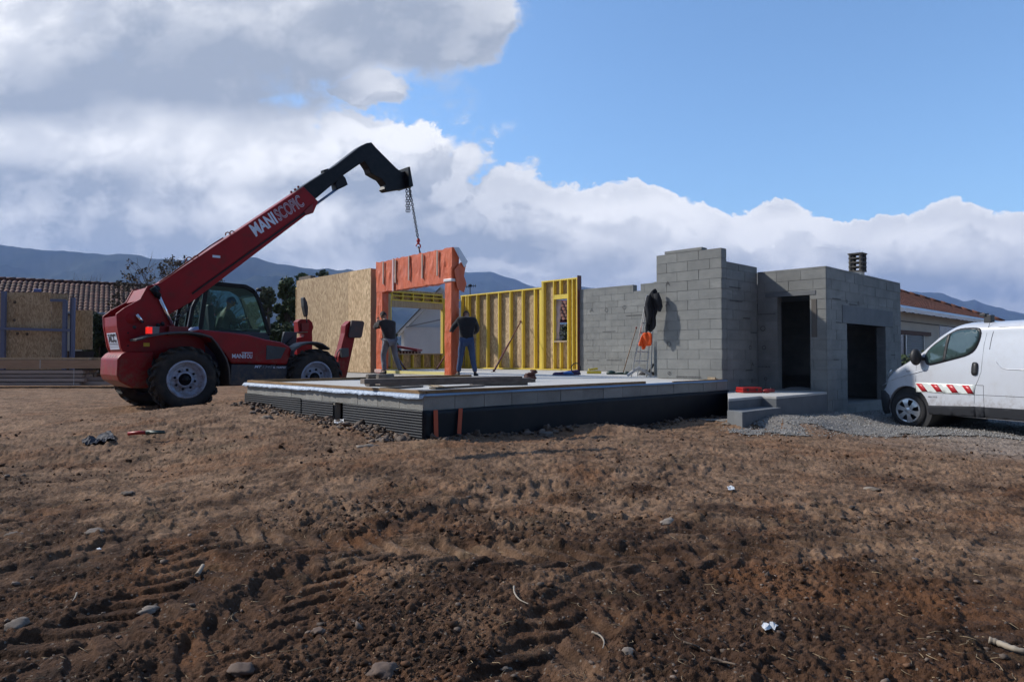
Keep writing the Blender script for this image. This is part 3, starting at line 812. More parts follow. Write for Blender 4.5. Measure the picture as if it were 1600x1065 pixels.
# garage
ga = empty('block_garage', HF.P(8.7, -1.416, 0), 'unfinished grey block garage with a tall doorway and a wide low opening', 'garage')
GU, GV, GE, GT = 8.70, -1.416, 13.21, 2.945
d0 = GV + (-1.416 - GV)
mb = MB()
du0, du1 = -1.416 + .322, -1.416 + .989     # doorway along v
blockwall(mb, HF, 'v', GU, -1, GV + .002, -.002, -.1, GT, .20, holes=((du0, du1, .49, 2.39),))
v1, v2 = GU + 1.064, GU + 3.408
blockwall(mb, HF, 'u', GV, -1, GU + .004, GE, -.1, GT, .20, holes=((v1, v2, .18, 1.85),))
mb.build('blockwork', blockm, ga)
mb = MB(); blockwall(mb, HF, 'v', GE, 1, GV + .21, 2.6, -.1, GT, .20); blockwall(mb, HF, 'v', GU + .2, 1, .21, 2.6, -.1, GT, .2)
blockwall(mb, HF, 'u', 2.6, 1, GU + .21, GE - .21, -.1, GT, .20); mb.build('rear_walls', blockm, ga)
mb = MB(); mb.fbox(HF, GU + .21, GE - .21, GV + .21, 2.38, 2.55, 2.7); mb.build('roof', concm, ga)
mb = MB(); mb.fbox(HF, GU + .005, GE - .21, GV + .21, 2.38, .0, .17); mb.fbox(HF, GU + .03, GU + .5, du0 - .2, du1 + .3, .17, .478); mb.build('floor', smoothc, ga)
mb = MB(); mb.fbox(HF, v1 - .26, v2 + .5, GV - .012, GV + .21, 1.85, 2.22); mb.build('lintel', smoothc, ga, bevel=.004)
mb = MB(); mb.fbox(HF, GU - .010, GU + .205, du0 - .12, du1 + .25, 2.39, 2.48); mb.build('lintel', smoothc, ga, bevel=.004)
mb = MB(); mb.fbox(HF, GU - .012, GU + .2, du0 - .14, du0 - .03, 1.55, 2.30); mb.build('patch_of_render', mat('damp_render', (.12, .11, .10), .9), ga, bevel=.01)
stamps(HF, 'v', GU, -1, [(-.15, 2.05, 'dash', .1), (-.12, 1.75, 'ring', .05), (-.1, .95, 'dash', .07), (-.17, .7, 'ring', .03), (-.14, 1.35, 'ring', .04)], ga)
stamps(HF, 'u', GV, -1, [(9.2, 2.32, 'dash', .09), (9.75, 2.3, 'ring', .035), (10.4, 2.3, 'ring', .035), (10.1, 2.25, 'dash', .1), (11.6, 2.2, 'tri', .04), (9.3, 1.85, 'dash', .06), (9.15, 1.1, 'dash', .05), (12.6, 1.2, 'dash', .06)], ga)
# chimney
p = onY(1340, 420, 16.9)
cy = empty('roof_chimney', (p.x, p.y, 2.7), 'squat louvred concrete chimney pot rising above the garage parapet', 'chimney')
mb = MB()
def cbox(mb, hx, z0, z1, var=.5): mb.box(Vector((p.x, p.y, z0)) - Vector((B[0], B[1], 0)) * hx - Vector((A[0], A[1], 0)) * hx, Vector((B[0], B[1], 0)) * 2 * hx, Vector((A[0], A[1], 0)) * 2 * hx, (0, 0, z1 - z0), var)
cbox(mb, .12, 2.7, 3.27, .6); mb.build('stack', concm, cy)
mb = MB()
for i in range(4): cbox(mb, .165, 3.27 + i * .108, 3.30 + i * .108, random.random())
for i in range(4):
    for sx in (-1, 1):
        for sy in (-1, 1):
            c = Vector((p.x, p.y, 3.30 + i * .108)) + Vector((B[0], B[1], 0)) * .12 * sx + Vector((A[0], A[1], 0)) * .12 * sy
            mb.box(c - Vector((.035, .035, 0)), (.07, 0, 0), (0, .07, 0), (0, 0, .078), .3)
cbox(mb, .175, 3.70, 3.735, .8); mb.build('louvres', mat('chimney_concrete', (.10, .095, .09), .9, nz=(6, .3), c2=(.06, .055, .05)), cy, bevel=.006)

# landing and steps
ld = empty('entrance_landing', HF.P(8.0, -1.2, 0), 'low concrete landing with two steps in front of the garage doorway', 'steps')
uL = HF.px(-1.416, 1213.5, 619)[0]; uM = HF.px(-1.146, 1190, 618)[0]; uM2 = HF.px(-1.146, 1138, 622)[0]; uT2 = HF.px(-1.416, 1152, 642)[0]
top = [(8.695, -.004), (7.405, -.004), (uM2, -1.146), (uM, -1.146), (uL, -1.414), (8.695, -1.414)]
def slabpoly(mb, pts, z0, z1):
    n = len(pts); vs = [HF.P(u, v, z1) for u, v in pts] + [HF.P(u, v, z0) for u, v in pts]
    mb.add(vs, [tuple(range(n)), tuple(range(2 * n - 1, n - 1, -1))] + [(i, i + n, (i + 1) % n + n, (i + 1) % n) for i in range(n)])
mb = MB(); slabpoly(mb, top, -.2, .425); mb.build('platform', smoothc, ld, bevel=.006)
mb = MB(); slabpoly(mb, top, .426, .47); mb.build('screed', concm, ld, bevel=.006)
mb = MB(); slabpoly(mb, [(uM2 - .05, -1.15), (uM - .005, -1.15), (uL - .006, -1.418), (uL - .006, -1.50), (uT2, -1.50), (uM2 - .1, -1.3)], -.2, .285); mb.build('step', smoothc, ld, bevel=.006)

# ------------------------------------------------------------------ timber frame walls


def stud_wall(root, fr, axis, c, dirn, l0, l1, z0, z1, studs, openings=(), depth=.14, sheet=True, stud_m=None, sheet_gap=0.0):
    """studs show on the side c; the board lies at c + dirn * depth"""
    stud_m = stud_m or yel
    def pc(mb, a, b, za, zb, d0=0.0, d1=depth, var=None):
        lo, hi = sorted((c + dirn * d0, c + dirn * d1)); v = random.random() if var is None else var
        if axis == 'u': mb.fbox(fr, a, b, lo, hi, za, zb, v)
        else: mb.fbox(fr, lo, hi, a, b, za, zb, v)
    for (a, b, za, zb, nm) in [(l0, l1, z0, z0 + .045, 'bottom_plate'), (l0, l1, z1 - .045, z1, 'top_plate')]:
        mb = MB(); pc(mb, a, b, za, zb); mb.build(nm, stud_m, root, bevel=.002)
    for st in studs:
        l = st[0]; za = st[1] if len(st) > 1 else z0 + .046; zb = st[2] if len(st) > 2 else z1 - .046; wd = st[3] if len(st) > 3 else .045
        mb = MB(); pc(mb, l, l + wd, za, zb, .002, depth - .002); mb.build('stud', stud_m, root, bevel=.002)
    if sheet:
        cuts = sorted(set([l0, l1] + [v for o in openings for v in o[:2]])); mb = MB()
        for a, b in zip(cuts[:-1], cuts[1:]):
            m_ = (a + b) / 2; hs = [o for o in openings if o[0] < m_ < o[1]]; zs = [z0] + [v for o in hs for v in o[2:4]] + [z1]
            for za, zb in zip(zs[::2], zs[1::2]):
                x = a
                while x < b - .001:
                    e = min(x + 1.22, b); pc(mb, x + .001, e - .001, za, zb, depth, depth + .014, random.random()); x = e
        mb.build('board', osb, root)


# left wall: plain strand board face towards the camera
lwp = empty('board_wall_panel', HF.P(5.2, 11, ST), 'large blank strand board wall standing behind the telehandler, left of the orange frame', 'wall panel')
mb = MB(); x = 9.47
for wd in (1.2, 1.2, 1.2, .82):
    mb.fbox(HF, 5.2, 5.214, x + .0012, x + wd - .0012, ST + .02, 3.61, random.random()); x += wd
mb.build('board', osb, lwp)
mb = MB(); mb.fbox(HF, 5.216, 5.40, 9.475, 9.515, ST + .01, 3.60, .4); mb.fbox(HF, 5.216, 5.40, 9.52, 13.86, ST + .005, ST + .05, .5); mb.fbox(HF, 5.216, 5.40, 9.52, 13.86, 3.55, 3.6, .5)
for i in range(7): mb.fbox(HF, 5.216, 5.40, 9.9 + i * .6, 9.945 + i * .6, ST + .052, 3.548, random.random())
mb.build('frame', timb, lwp)
mb = MB(); mb.fbox(HF, 5.25, 5.42, 13.05, 13.84, 3.602, 3.72, .35); mb.build('packing_board', greyt, lwp)

# far wall with the big window opening
fw = empty('window_wall_panel', HF.P(8.6, 13.9, ST), 'yellow stud wall with a wide window opening seen through the orange frame', 'wall panel')
wz0, wz1 = 1.86, 3.0
fu0 = HF.px(13.9, 612, 500)[0]; fu1 = HF.px(13.9, 692, 500)[0]
fb = HF.px(13.9, 650, 552)[1]; ft = HF.px(13.9, 650, 481)[1]
wz0, wz1 = fb, ft
st = [(5.3,), (5.9,), (6.5,), (fu0 - .36, ST + .05, 3.2, .09), (fu1 + .05,), (fu1 + .6,), (fu1 + 1.1,), (11.9,)]
nst = 5
for i in range(nst + 1):
    l = fu0 + (fu1 - fu0) * i / nst - (.045 if i == nst else 0); st.append((l, ST + .05, wz0 - .05)); st.append((l, wz1 + .27, wz1 + .52))
st.append((fu0 - .046,)); st.append((fu1,))
stud_wall(fw, HF, 'u', 13.9, 1, 5.25, 12.04, ST + .006, 3.40, st, openings=((fu0, fu1, wz0, wz1),))
mb = MB(); mb.fbox(HF, fu0, fu1, 13.895, 14.05, wz0 - .045, wz0, .5); mb.build('sill', timb, fw)
mb = MB(); mb.fbox(HF, fu0, fu1, 13.90, 14.04, wz1, wz1 + .22, .7); mb.fbox(HF, fu0 - .34, fu0 - .05, 13.89, 13.9, ST + .1, wz1 + .45, .7); mb.build('lintel', timb, fw)
mb = MB(); mb.fbox(HF, fu0, fu1, 13.896, 14.04, wz1 + .225, wz1 + .27, .5); mb.fbox(HF, fu0, fu1, 13.896, 14.04, wz1 + .52, wz1 + .56, .5); mb.build('plate', yel, fw)
mb = MB(); mb.fbox(HF, 8.0, fu1 + .1, 14.06, 14.2, 3.40, 3.62, .2); mb.build('packing_board', osb, fw)

# long yellow stud wall on the right of the frame
yw = empty('yellow_stud_wall', HF.P(12.05, 11.5, ST), 'long bright yellow stud wall backed with strand board, red prop leaning on it', 'wall panel')
ta, tb = HF.px(12.05, 848, 500)[0:1][0], 0
# on the plane u = 12.05 the free coordinate is v
VF_ = Frame(HF.P(12.05, 0, 0)[:2], A, B)
def vat(x, y=500): return VF_.px(0, x, y)
vE = vat(848)[0]; vS = vat(905)[0]
pxs = [720, 727, 744, 760, 778, 796, 815, 834]
st = [(vat(x)[0] - .045,) for x in pxs] + [(12.9,), (13.4,), (vE + .005, ST + .05, 3.48, .16)]
stud_wall(yw, HF, 'v', 12.05, 1, vE, 13.88, ST + .006, 3.56, st)
yw2 = empty('narrow_window_panel', HF.P(12.05, 8.3, ST), 'taller yellow stud panel with a narrow window opening beside the grey wall', 'wall panel')
a0, zt_ = vat(888, 468); a1, zb_ = vat(866, 534)
zt_ = vat(877, 467)[1]; zb_ = vat(877, 532)[1]
top2 = vat(880, 436)[1]
a = vat(888.5)[0]; b = vat(867.5)[0]; mid = vat(878)[0]
st = [(vE - .05,), (vE - .10,), (b,), (a - .045,), (a - .24,), (vS + .03,), (mid, ST + .05, zb_ - .06), (mid, zt_ + .16, top2 - .05)]
stud_wall(yw2, HF, 'v', 11.98, 1, vS, vE - .003, ST + .006, top2, st, openings=((a, b, zb_, zt_),))
mb = MB(); mb.fbox(HF, 11.97, 12.12, a, b, zb_ - .05, zb_, .8); mb.build('sill', timb, yw2)
mb = MB(); mb.fbox(HF, 11.982, 12.118, a, b, zt_, zt_ + .05, .6); mb.fbox(HF, 11.99, 12.1, a, b, zt_ + .052, zt_ + .15, .4); mb.build('lintel', yel, yw2)
mb = MB(); mb.fbox(HF, 11.95, 12.14, vS - .022, vS - .002, ST + .02, top2 + .06, .5); mb.build('edge_strip', redprop, yw2)
mb = MB()
vs = []; fs = []
for i in range(13):
    z = zt_ - .02 + (zb_ - zt_) * .97 * i / 12; w_ = .20 - .10 * (i / 12) + .02 * math.sin(i * 1.7); vs += [HF.P(12.09 + .02 * math.sin(i * 2), b - .01, z), HF.P(12.13 + .015 * math.sin(i * 1.3), b - w_, z)]
for i in range(12): fs.append((2 * i, 2 * i + 1, 2 * i + 3, 2 * i + 2))
mb.add(vs, fs, .5, True); fo = mb.build('loose_film', mat('pale_film', (.55, .45, .50), .5), yw2); fo.modifiers.new('t', 'SOLIDIFY').thickness = .003

# ------------------------------------------------------------------ orange wrapped portal frame
pf = empty('wrapped_portal_frame', HF.P(5.3, 7.7, ST), 'tall door shaped wall frame wrapped in orange membrane hanging from the lifting chain', 'wall frame')
PFr = Frame(HF.P(5.28, 0, 0)[:2], A, B)
def pv(x, y): return PFr.px(0, x, y)
vL = pv(588, 500)[0]; vR = pv(706, 500)[0]; vLi = pv(597, 500)[0]; vRi = pv(696, 500)[0]
zT = (pv(588, 410)[1] + pv(705, 388)[1]) / 2; zH1 = pv(597, 457)[1]; zH2 = pv(700, 440)[1]
DP = .20


def crumpled(name, m, parent, P0, P1, w0, w1, seedv, nl=60, nw=10, amp=.011):
    """a soft wrapped box: P0->P1 is its axis, w0/w1 the two half width vectors"""
    P0, P1, w0, w1 = map(Vector, (P0, P1, w0, w1)); mb = MB(); vs = []; fs = []; ring = []
    loop = []
    for k in range(nw): loop.append((-1 + 2 * k / nw, -1))
    for k in range(nw): loop.append((1, -1 + 2 * k / nw))
    for k in range(nw): loop.append((1 - 2 * k / nw, 1))
    for k in range(nw): loop.append((-1, 1 - 2 * k / nw))
    n = len(loop); L = (P1 - P0).length
    for i in range(nl + 1):
        t = i / nl; c = P0.lerp(P1, t)
        for (a, b) in loop:
            d = w0 * a + w1 * b; q = c + d
            nn = mnoise.noise(Vector((q.x * 7 + seedv, q.y * 7, q.z * 2.2))) + .6 * mnoise.noise(Vector((q.x * 17, q.y * 17 + seedv, q.z * 4)))
            fold = .8 * abs(mnoise.noise(Vector((q.z * 2.0 + q.x * 4, q.y * 4 - q.z * 1.2, seedv * 2))))
            vs.append(q + d.normalized() * amp * (nn * 1.3 + fold))
    for i in range(nl):
        for k in range(n): fs.append((i * n + k, i * n + (k + 1) % n, (i + 1) * n + (k + 1) % n, (i + 1) * n + k))
    fs.append(tuple(range(n))[::-1]); fs.append(tuple(nl * n + k for k in range(n)))
    mb.add(vs, fs, .5, False)
    return mb.build(name, m, parent)


e1 = Vector((A[0], A[1], 0)); e2 = Vector((B[0], B[1], 0))
def pc(v, z, u=5.28): p = HF.P(u + DP / 2, v, z); return p
crumpled('wrapped_post', orangem, pf, pc((vL + vLi) / 2, ST + .01), pc((vL + vLi) / 2, zH1 + .05), e1 * (vL - vLi) / 2, e2 * DP / 2, 1)
crumpled('wrapped_post', orangem, pf, pc((vR + vRi) / 2, ST + .02), pc((vR + vRi) / 2, zH2 + .35), e1 * (vRi - vR) / 2, e2 * (DP / 2 + .02), 5, amp=.010)
hz0 = (zH1 + zH2) / 2
# header: top corner sits a little higher at the right
crumpled('wrapped_header', orangem, pf, pc(vL, (zT + zH1) / 2), pc(vR - .01, (zT + zH2) / 2 + .01), Vector((0, 0, (zT - hz0) / 2)), e2 * (DP / 2 + .012), 9, nl=110, nw=14, amp=.017)
palew = mat('pale_batten', (.50, .42, .37), .7, nz=(2, .3), c2=(.42, .34, .29))
for i, (x, yt, yb) in enumerate(((601, 409, 444), (620, 406, 442), (641, 400, 438), (662, 397, 435), (685.5, 392, 431))):
    v, zt2 = pv(x, yt); _, zb2 = pv(x, yb); mb = MB(); mb.fbox(HF, 5.225, 5.25, v - .022, v + .022, zb2, zt2, .6 + .1 * (i % 3)); mb.build('batten', palew, pf, bevel=.002)
tape = mat('pink_tape', (.62, .45, .45), .4, bump=(20, .004))
v, zt2 = pv(616.5, 404); _, zb2 = pv(616.5, 455); mb = MB(); mb.fbox(HF, 5.222, 5.246, v - .03, v + .03, zb2, zt2); mb.build('tape', tape, pf)
wt = mat('white_tape', (.68, .68, .72), .4, bump=(20, .004))
v, z_ = pv(700, 438); mb = MB(); mb.fbox(HF, 5.24, 5.28 + DP + .05, vR - .035, vRi + .035, z_ - .035, z_ + .035); mb.build('tape', wt, pf, bevel=.01)
mb = MB(); mb.fbox(HF, 5.243, 5.28 + DP + .03, vLi - .03, vL + .03, ST + .03, ST + .12); mb.build('tape', mat('foot_tape', (.60, .42, .38), .5), pf, bevel=.008)
# loose folded corner at the top right
mb = MB(); c = HF.P(5.30, vR - .05, zT - .02); uu = Vector((B[0], B[1], 0)); dn = Vector((0, 0, -1)); oo = -Vector((A[0], A[1], 0))
mb.add([c + dn * -.05, c + uu * .16 + dn * -.06, c + uu * .42 + dn * .26 + oo * .02, c + uu * .28 + dn * .42 + oo * .06, c + uu * .10 + dn * .16 + oo * .05], [(0, 1, 2, 3, 4)], .5)
o = mb.build('white_flap', mat('white_membrane', (.66, .68, .74), .5, bump=(12, .01)), pf); o.modifiers.new('t', 'SOLIDIFY').thickness = .012
mb = MB(); mb.add([c + uu * .2 + dn * .30, c + uu * .36 + dn * .36, c + uu * .30 + dn * .62, c + uu * .38 + dn * .80, c + uu * .30 + dn * 1.02, c + uu * .1 + dn * .95, c + dn * .5], [(0, 1, 2, 3, 4, 5, 6)])
o = mb.build('loose_flap', orangem, pf); o.modifiers.new('t', 'SOLIDIFY').thickness = .02
mb = MB(); mb.beam(HF.P(5.36, vLi - .02, ST + .05), HF.P(5.36, vRi + .04, ST + .05), .09, .075, var=.7); mb.build('bottom_plate', mat('pale_yellow_batten', (.66, .58, .22), .6), pf, bevel=.003)

# ------------------------------------------------------------------ telehandler
hT = np.array([.731, .682]); lT = np.array([-.682, .731])
TF = Frame((-6.33, 13.2), hT, lT)
GT_ = .12
th = empty('telehandler', TF.P(1.3, 1.1, GT_), 'red and black telescopic handler with its boom raised, tractor tyres and tinted cab', 'telehandler')


def tp(v, pts): return [TF.px(v, x, y) for x, y in pts]


H3 = Vector((hT[0], hT[1], 0)); L3 = Vector((lT[0], lT[1], 0))
WR = .615


def tele_wheel(u, v_out, sgn, zc, r=WR, wdt=.38, steer=0.0, seedv=0, lugn=20):
    """v_out = lateral place of the outer face; sgn = +1 when the wheel body lies towards +v"""
    ax = (L3 * math.cos(steer) + H3 * math.sin(steer)) * sgn; c = TF.P(u, v_out, zc)     # axis points inwards
    mb = MB(); prof = [(.36, .035), (.40, .012), (.50, .0), (r - .05, .03), (r - .022, .08), (r - .012, wdt / 2), (r - .022, wdt - .08), (r - .05, wdt - .03), (.50, wdt), (.36, wdt - .03)]
    mb.lathe(c, ax, prof, 48, close=True)
    x = ax.cross(Vector((0, 0, 1))).normalized(); y = ax.cross(x)
    for k in range(lugn):
        for side in (0, 1):
            t0 = 2 * math.pi * (k + .5 * side) / lugn; vs = []
            for (tt, h, rr) in ((0, .5, 1), (.20, .5 - .5 * (1 - .03), 1)):
                pass
            for j in range(4):
                f = j / 3; h = wdt / 2 + (1 if side else -1) * (wdt / 2 - .005) * f + (0.012 if side else -.012); t = t0 + .20 * f; dr = .034 if j < 3 else -.015
                wb = .052
                for (dt, rr) in ((-wb, r - .03), (-wb * .7, r + dr), (wb * .7, r + dr), (wb, r - .03)):
                    a_ = t + dt * (1 + .4 * f); vs.append(c + ax * h + (x * math.cos(a_) + y * math.sin(a_)) * rr)
            fs = []
            for j in range(3):
                for q in range(3): a0_ = j * 4 + q; fs.append((a0_, a0_ + 1, a0_ + 5, a0_ + 4))
            fs += [(0, 1, 2, 3), (15, 14, 13, 12)]; mb.add(vs, fs)
    wh = mb.build('wheel', rub, th, bevel=0)
    mb = MB(); mb.lathe(c, ax, [(.375, .03), (.365, .02), (.33, .03), (.318, .10), (.30, .115), (.275, .12), (.262, .16), (.245, .17), (.20, .15), (.17, .15), (.17, .14), (.12, .135)], 40, caps=(0, 0))
    for k in range(8):
        a_ = 2 * math.pi * k / 8 + .2; q = c + (x * math.cos(a_) + y * math.sin(a_)) * .225
    rm = mb.build('rim', rimm, wh)
    mb = MB(); mb.lathe(c, ax, [(.0, .085), (.055, .085), (.075, .105), (.085, .15), (.125, .155), (.125, .2)], 20)
    for k in range(8):
        a_ = 2 * math.pi * k / 8 + .2; q = c + (x * math.cos(a_) + y * math.sin(a_)) * .19; mb.lathe(q, ax, [(0.001, .13), (.024, .132), (.026, .16)], 8)
    mb.build('hub', dkm, rm)


zr = GT_ + WR - .02
tele_wheel(0.02, .0, 1, zr, steer=0)
uF = TF.px(0, 496, 590)[0]
tele_wheel(uF, .0, 1, GT_ + WR - .05, steer=0)
tele_wheel(-.12, 2.25, -1, zr + .02, steer=R(8)); tele_wheel(uF, 2.25, -1, GT_ + WR - .04)
mb = MB(); mb.tube([TF.P(0, .35, zr), TF.P(0, 1.95, zr)], .09, 12); mb.tube([TF.P(uF, .35, zr), TF.P(uF, 1.95, zr)], .09, 12)
mb.fbox(TF, -.5, uF + .35, .62, 1.6, GT_ + .42, GT_ + .78); mb.fbox(TF, uF - .3, uF + .55, .8, 1.5, GT_ + .5, GT_ + 1.0); mb.build('axle_frame', dkm, th, bevel=.01)

# rear body
S = .55
side = tp(S, [(181.7, 490), (194, 480.8), (218.9, 467.3), (230, 447), (239, 444.8), (250, 455), (262, 490), (276, 514), (318, 518), (322, 560), (318, 602), (236, 604), (207, 602), (196, 575), (193, 551), (188.4, 541.7), (182.5, 508)])
mb = MB(); mb.prism(TF, side, S, S + .07); mb.build('side_plate', red, th, bevel=.008)
mb = MB(); mb.prism(TF, side, 1.58, 1.65); mb.build('side_plate', red, th, bevel=.008)
core = tp(S, [(183.2, 493), (240, 497), (262, 500), (276, 518), (318, 522), (318, 600), (210, 600), (197, 575), (194, 551), (189.5, 541.7), (183.6, 508)])
mb = MB(); mb.prism(TF, core, S + .072, 1.578); mb.build('rear_body', red, th, bevel=.008)
# sloping top cover between the plates
t3 = tp(S, [(219.5, 469), (230.6, 449), (238.5, 446.8), (238, 452), (232, 454), (222, 471)])
mb = MB(); mb.prism(TF, t3, S + .072, 1.578); mb.build('top_cover', red, th, bevel=.006)
# bumper block
bp = tp(S - .1, [(196, 549), (190, 553), (183.5, 560), (182.3, 586), (186.5, 596), (207, 606), (240, 606), (240, 549)])
mb = MB(); mb.prism(TF, bp, S - .1, 1.78); mb.build('counterweight', red, th, bevel=.03, seg=3)
tl0 = tp(S - .1, [(184, 560), (190, 553.5)])
for i in range(4):
    mb = MB(); u0, z0_ = tl0[0]; u1, z1_ = tl0[1]; v0 = .75 + i * .2
    p0 = TF.P(u0 * .75 + u1 * .25, v0, z0_ * .75 + z1_ * .25 + .006); p1 = TF.P(u0 * .25 + u1 * .75, v0, z0_ * .25 + z1_ * .75 + .006); mb.beam(p0, p1, .045, .006); mb.build('vent_slot', dkm, th)
u0, z0_ = TF.px(S, 183, 584)
for vv_ in (1.45, .75): mb = MB(); mb.lathe(TF.P(u0 - .01, vv_, z0_ + .06), -H3, [(.001, .0), (.05, 0), (.055, -.02)], 16); mb.build('lamp_recess', dkm, th)
# hole in the side plate, and the sticker on the rear
u0, z0_ = TF.px(S, 210, 511); mb = MB(); mb.lathe(TF.P(u0, S - .004, z0_), L3, [(.001, 0), (.035, 0), (.036, .01)], 18); mb.build('pin_hole', blackp, th)
mb = MB(); mb.lathe(TF.P(*[TF.px(S, 206, 497)[0], S - .006, TF.px(S, 206, 497)[1]]), L3, [(.001, 0), (.10, .0), (.115, .008)], 28); mb.build('boss', red, th, bevel=.004)
pa = TF.px(S, 184.6, 519); pb = TF.px(S, 191, 546)
def rear(v, f, o=.006):   # point on the sloping rear face, f from top to bottom
    u = pa[0] + (pb[0] - pa[0]) * f - o; z = pa[1] + (pb[1] - pa[1]) * f; return TF.P(u, v, z)
mb = MB(); mb.add([rear(.72, 0), rear(1.42, 0), rear(1.42, .98), rear(.72, .98)], [(0, 1, 2, 3)]); o = mb.build('number_panel', white_t, th); o.modifiers.new('t', 'SOLIDIFY').thickness = .004
mb = MB()
for (a_, b_) in ((.08, .11), (.62, .65), (.72, .74), (.84, .86)): mb = MB(); mb.add([rear(.74, a_, .010), rear(1.40, a_, .010), rear(1.40, b_, .010), rear(.74, b_, .010)], [(0, 1, 2, 3)]); o = mb.build('panel_line', navy, th); o.modifiers.new('t', 'SOLIDIFY').thickness = .001


def text_part(name, s, org, ex, ez, height, m, parent, shear=0, off=0.0, outline=0.0, width=None, space=1.0, depth=.0015):
    """lettering laid on a surface: org = left end of the base line, ex = reading direction, ez = up"""
    cu = bpy.data.curves.new('txt', 'FONT'); cu.body = s; cu.size = 1.0; cu.shear = shear; cu.space_character = space
    if outline: cu.fill_mode = 'NONE'; cu.bevel_depth = outline; cu.bevel_resolution = 1
    else: cu.offset = off; cu.extrude = 0.0
    ob = bpy.data.objects.new('txt', cu); col.objects.link(ob); dg = bpy.context.evaluated_depsgraph_get(); me = bpy.data.meshes.new_from_object(ob.evaluated_get(dg))
    bpy.data.objects.remove(ob); ex = Vector(ex).normalized(); ez = Vector(ez).normalized(); ny = ex.cross(ez); org = Vector(org)
    xs = [v.co.x for v in me.vertices]; ys = [v.co.y for v in me.vertices]; w_ = max(xs) - min(xs); h_ = max(ys) - min(ys); x0 = min(xs); y0 = min(ys)
    ky = height / h_; kx = (width / w_) if width else ky
    for v in me.vertices: v.co = org + ex * (v.co.x - x0) * kx + ez * (v.co.y - y0) * ky + ny * (v.co.z * ky + depth)
    me.name = name
    return link_mesh(name, me, m, parent)


# boom
bv = .78
out = tp(bv, [(237, 446), (250, 441.5), (474.5, 291.5), (497.5, 314.6), (490, 332.6), (478, 336.5), (367.5, 420.5), (302, 470), (266, 490), (236, 500), (230, 482)])
mb = MB(); mb.prism(TF, out, bv, bv + .36); boom = mb.build('boom', red, th, bevel=.018, seg=3)
ln = tp(bv, [(482, 328), (300, 459)])
mb = MB(); mb.beam(TF.P(ln[0][0], bv - .012, ln[0][1]), TF.P(ln[1][0], bv - .012, ln[1][1]), .024, .03); mb.build('rail', dkm, boom)
ln = tp(bv, [(488, 318), (488, 333), (478, 336.5), (474, 331)]); mb = MB(); mb.prism(TF, ln, bv - .03, bv + .39); mb.build('end_collar', redd, boom, bevel=.006)
inn = tp(bv + .04, [(462, 299), (476, 289), (524.5, 258.4), (562.7, 229), (573, 223.5), (580.7, 222.4), (588, 231), (619, 262), (627, 268.5), (632, 267.5), (636, 270), (641.5, 293), (632.5, 294.4), (605.5, 299), (601, 295.5), (603, 288.8), (596.5, 279.8), (590, 276.5), (579.5, 270.5), (577, 263), (569.5, 251.6), (538, 273), (494, 310), (480, 318)])
mb = MB(); mb.prism(TF, inn, bv + .04, bv + .32); ib = mb.build('inner_boom', dkm, boom, bevel=.014)
br_ = tp(bv + .02, [(535, 271), (541, 277), (545, 288), (540, 291), (528, 296.5), (526, 286)]); mb = MB(); mb.prism(TF, br_, bv + .06, bv + .30); mb.build('ram_bracket', dkm, ib, bevel=.006)
fk = tp(bv, [(634, 262), (636.5, 262), (638, 270), (641.8, 292), (639, 293.5), (635, 292)]); mb = MB(); mb.prism(TF, fk, bv - .12, bv + .48); mb.build('fork_carriage', dkm, ib, bevel=.004)
wh_ = tp(bv, [(624.6, 284.5), (627.4, 284.5), (627.4, 290), (624.6, 290)])
q = tp(bv, [(509, 264), (516, 262), (517, 266), (510, 270)]); mb = MB(); mb.prism(TF, q, bv + .1, bv + .26); mb.build('hose_clamp', dkm, ib)
a_, b_ = tp(bv + .1, [(488, 323), (531, 292)]); mb = MB(); mb.tube([TF.P(a_[0], bv + .1, a_[1]), TF.P(b_[0], bv + .1, b_[1])], .03, 10); mb.build('extension_ram', mat('blued_steel', (.10, .15, .26), .3, .8), boom)
# lettering along the boom
o0 = TF.px(bv, 400, 370); o1 = TF.px(bv, 436, 347.0); o2 = TF.px(bv, 475, 322.0)
def V3(q, v): return TF.P(q[0], v, q[1])
ex = V3(o2, bv) - V3(o0, bv); exn = ex.normalized(); nrm = -L3; ez = nrm.cross(exn) ; 
if ez.z < 0: ez = -ez
hL = .285
text_part('lettering_maniscopic', 'MANI', V3(o0, bv - .003), exn, ez, hL, white_t, boom, off=.035, width=ex.length * .455)
text_part('lettering_maniscopic', 'SCOPIC', V3(o0, bv - .003) + ex * .485, exn, ez, hL, white_t, boom, outline=.020, width=ex.length * .535, depth=.0)
for (x, y, rr_) in ((296, 407.5, .075), (307, 405, .075), (356, 366.5, .05), (363, 364.5, .05)):
    mb = MB(); c = V3(TF.px(bv + .1, x, y), bv + .1); mb.tube([c + (H3 * math.cos(t) + Vector((0, 0, 1)) * math.sin(t)) * rr_ for t in np.linspace(-.6, 3.7, 14)], .013, 6); mb.build('hose_ring', redd, boom)
mb = MB(); mb.tube([V3(TF.px(bv, 250, 441), bv + .05), V3(TF.px(bv, 330, 383.5), bv + .05), V3(TF.px(bv, 350, 371), bv + .05)], .016, 6); mb.build('hose', redd, boom)
for (x, y) in ((455, 300), (461, 296), (466, 292)): mb = MB(); mb.ball(V3(TF.px(bv + .1, x, y), bv + .1), .03, 6); mb.build('hose_clip', redd, boom)
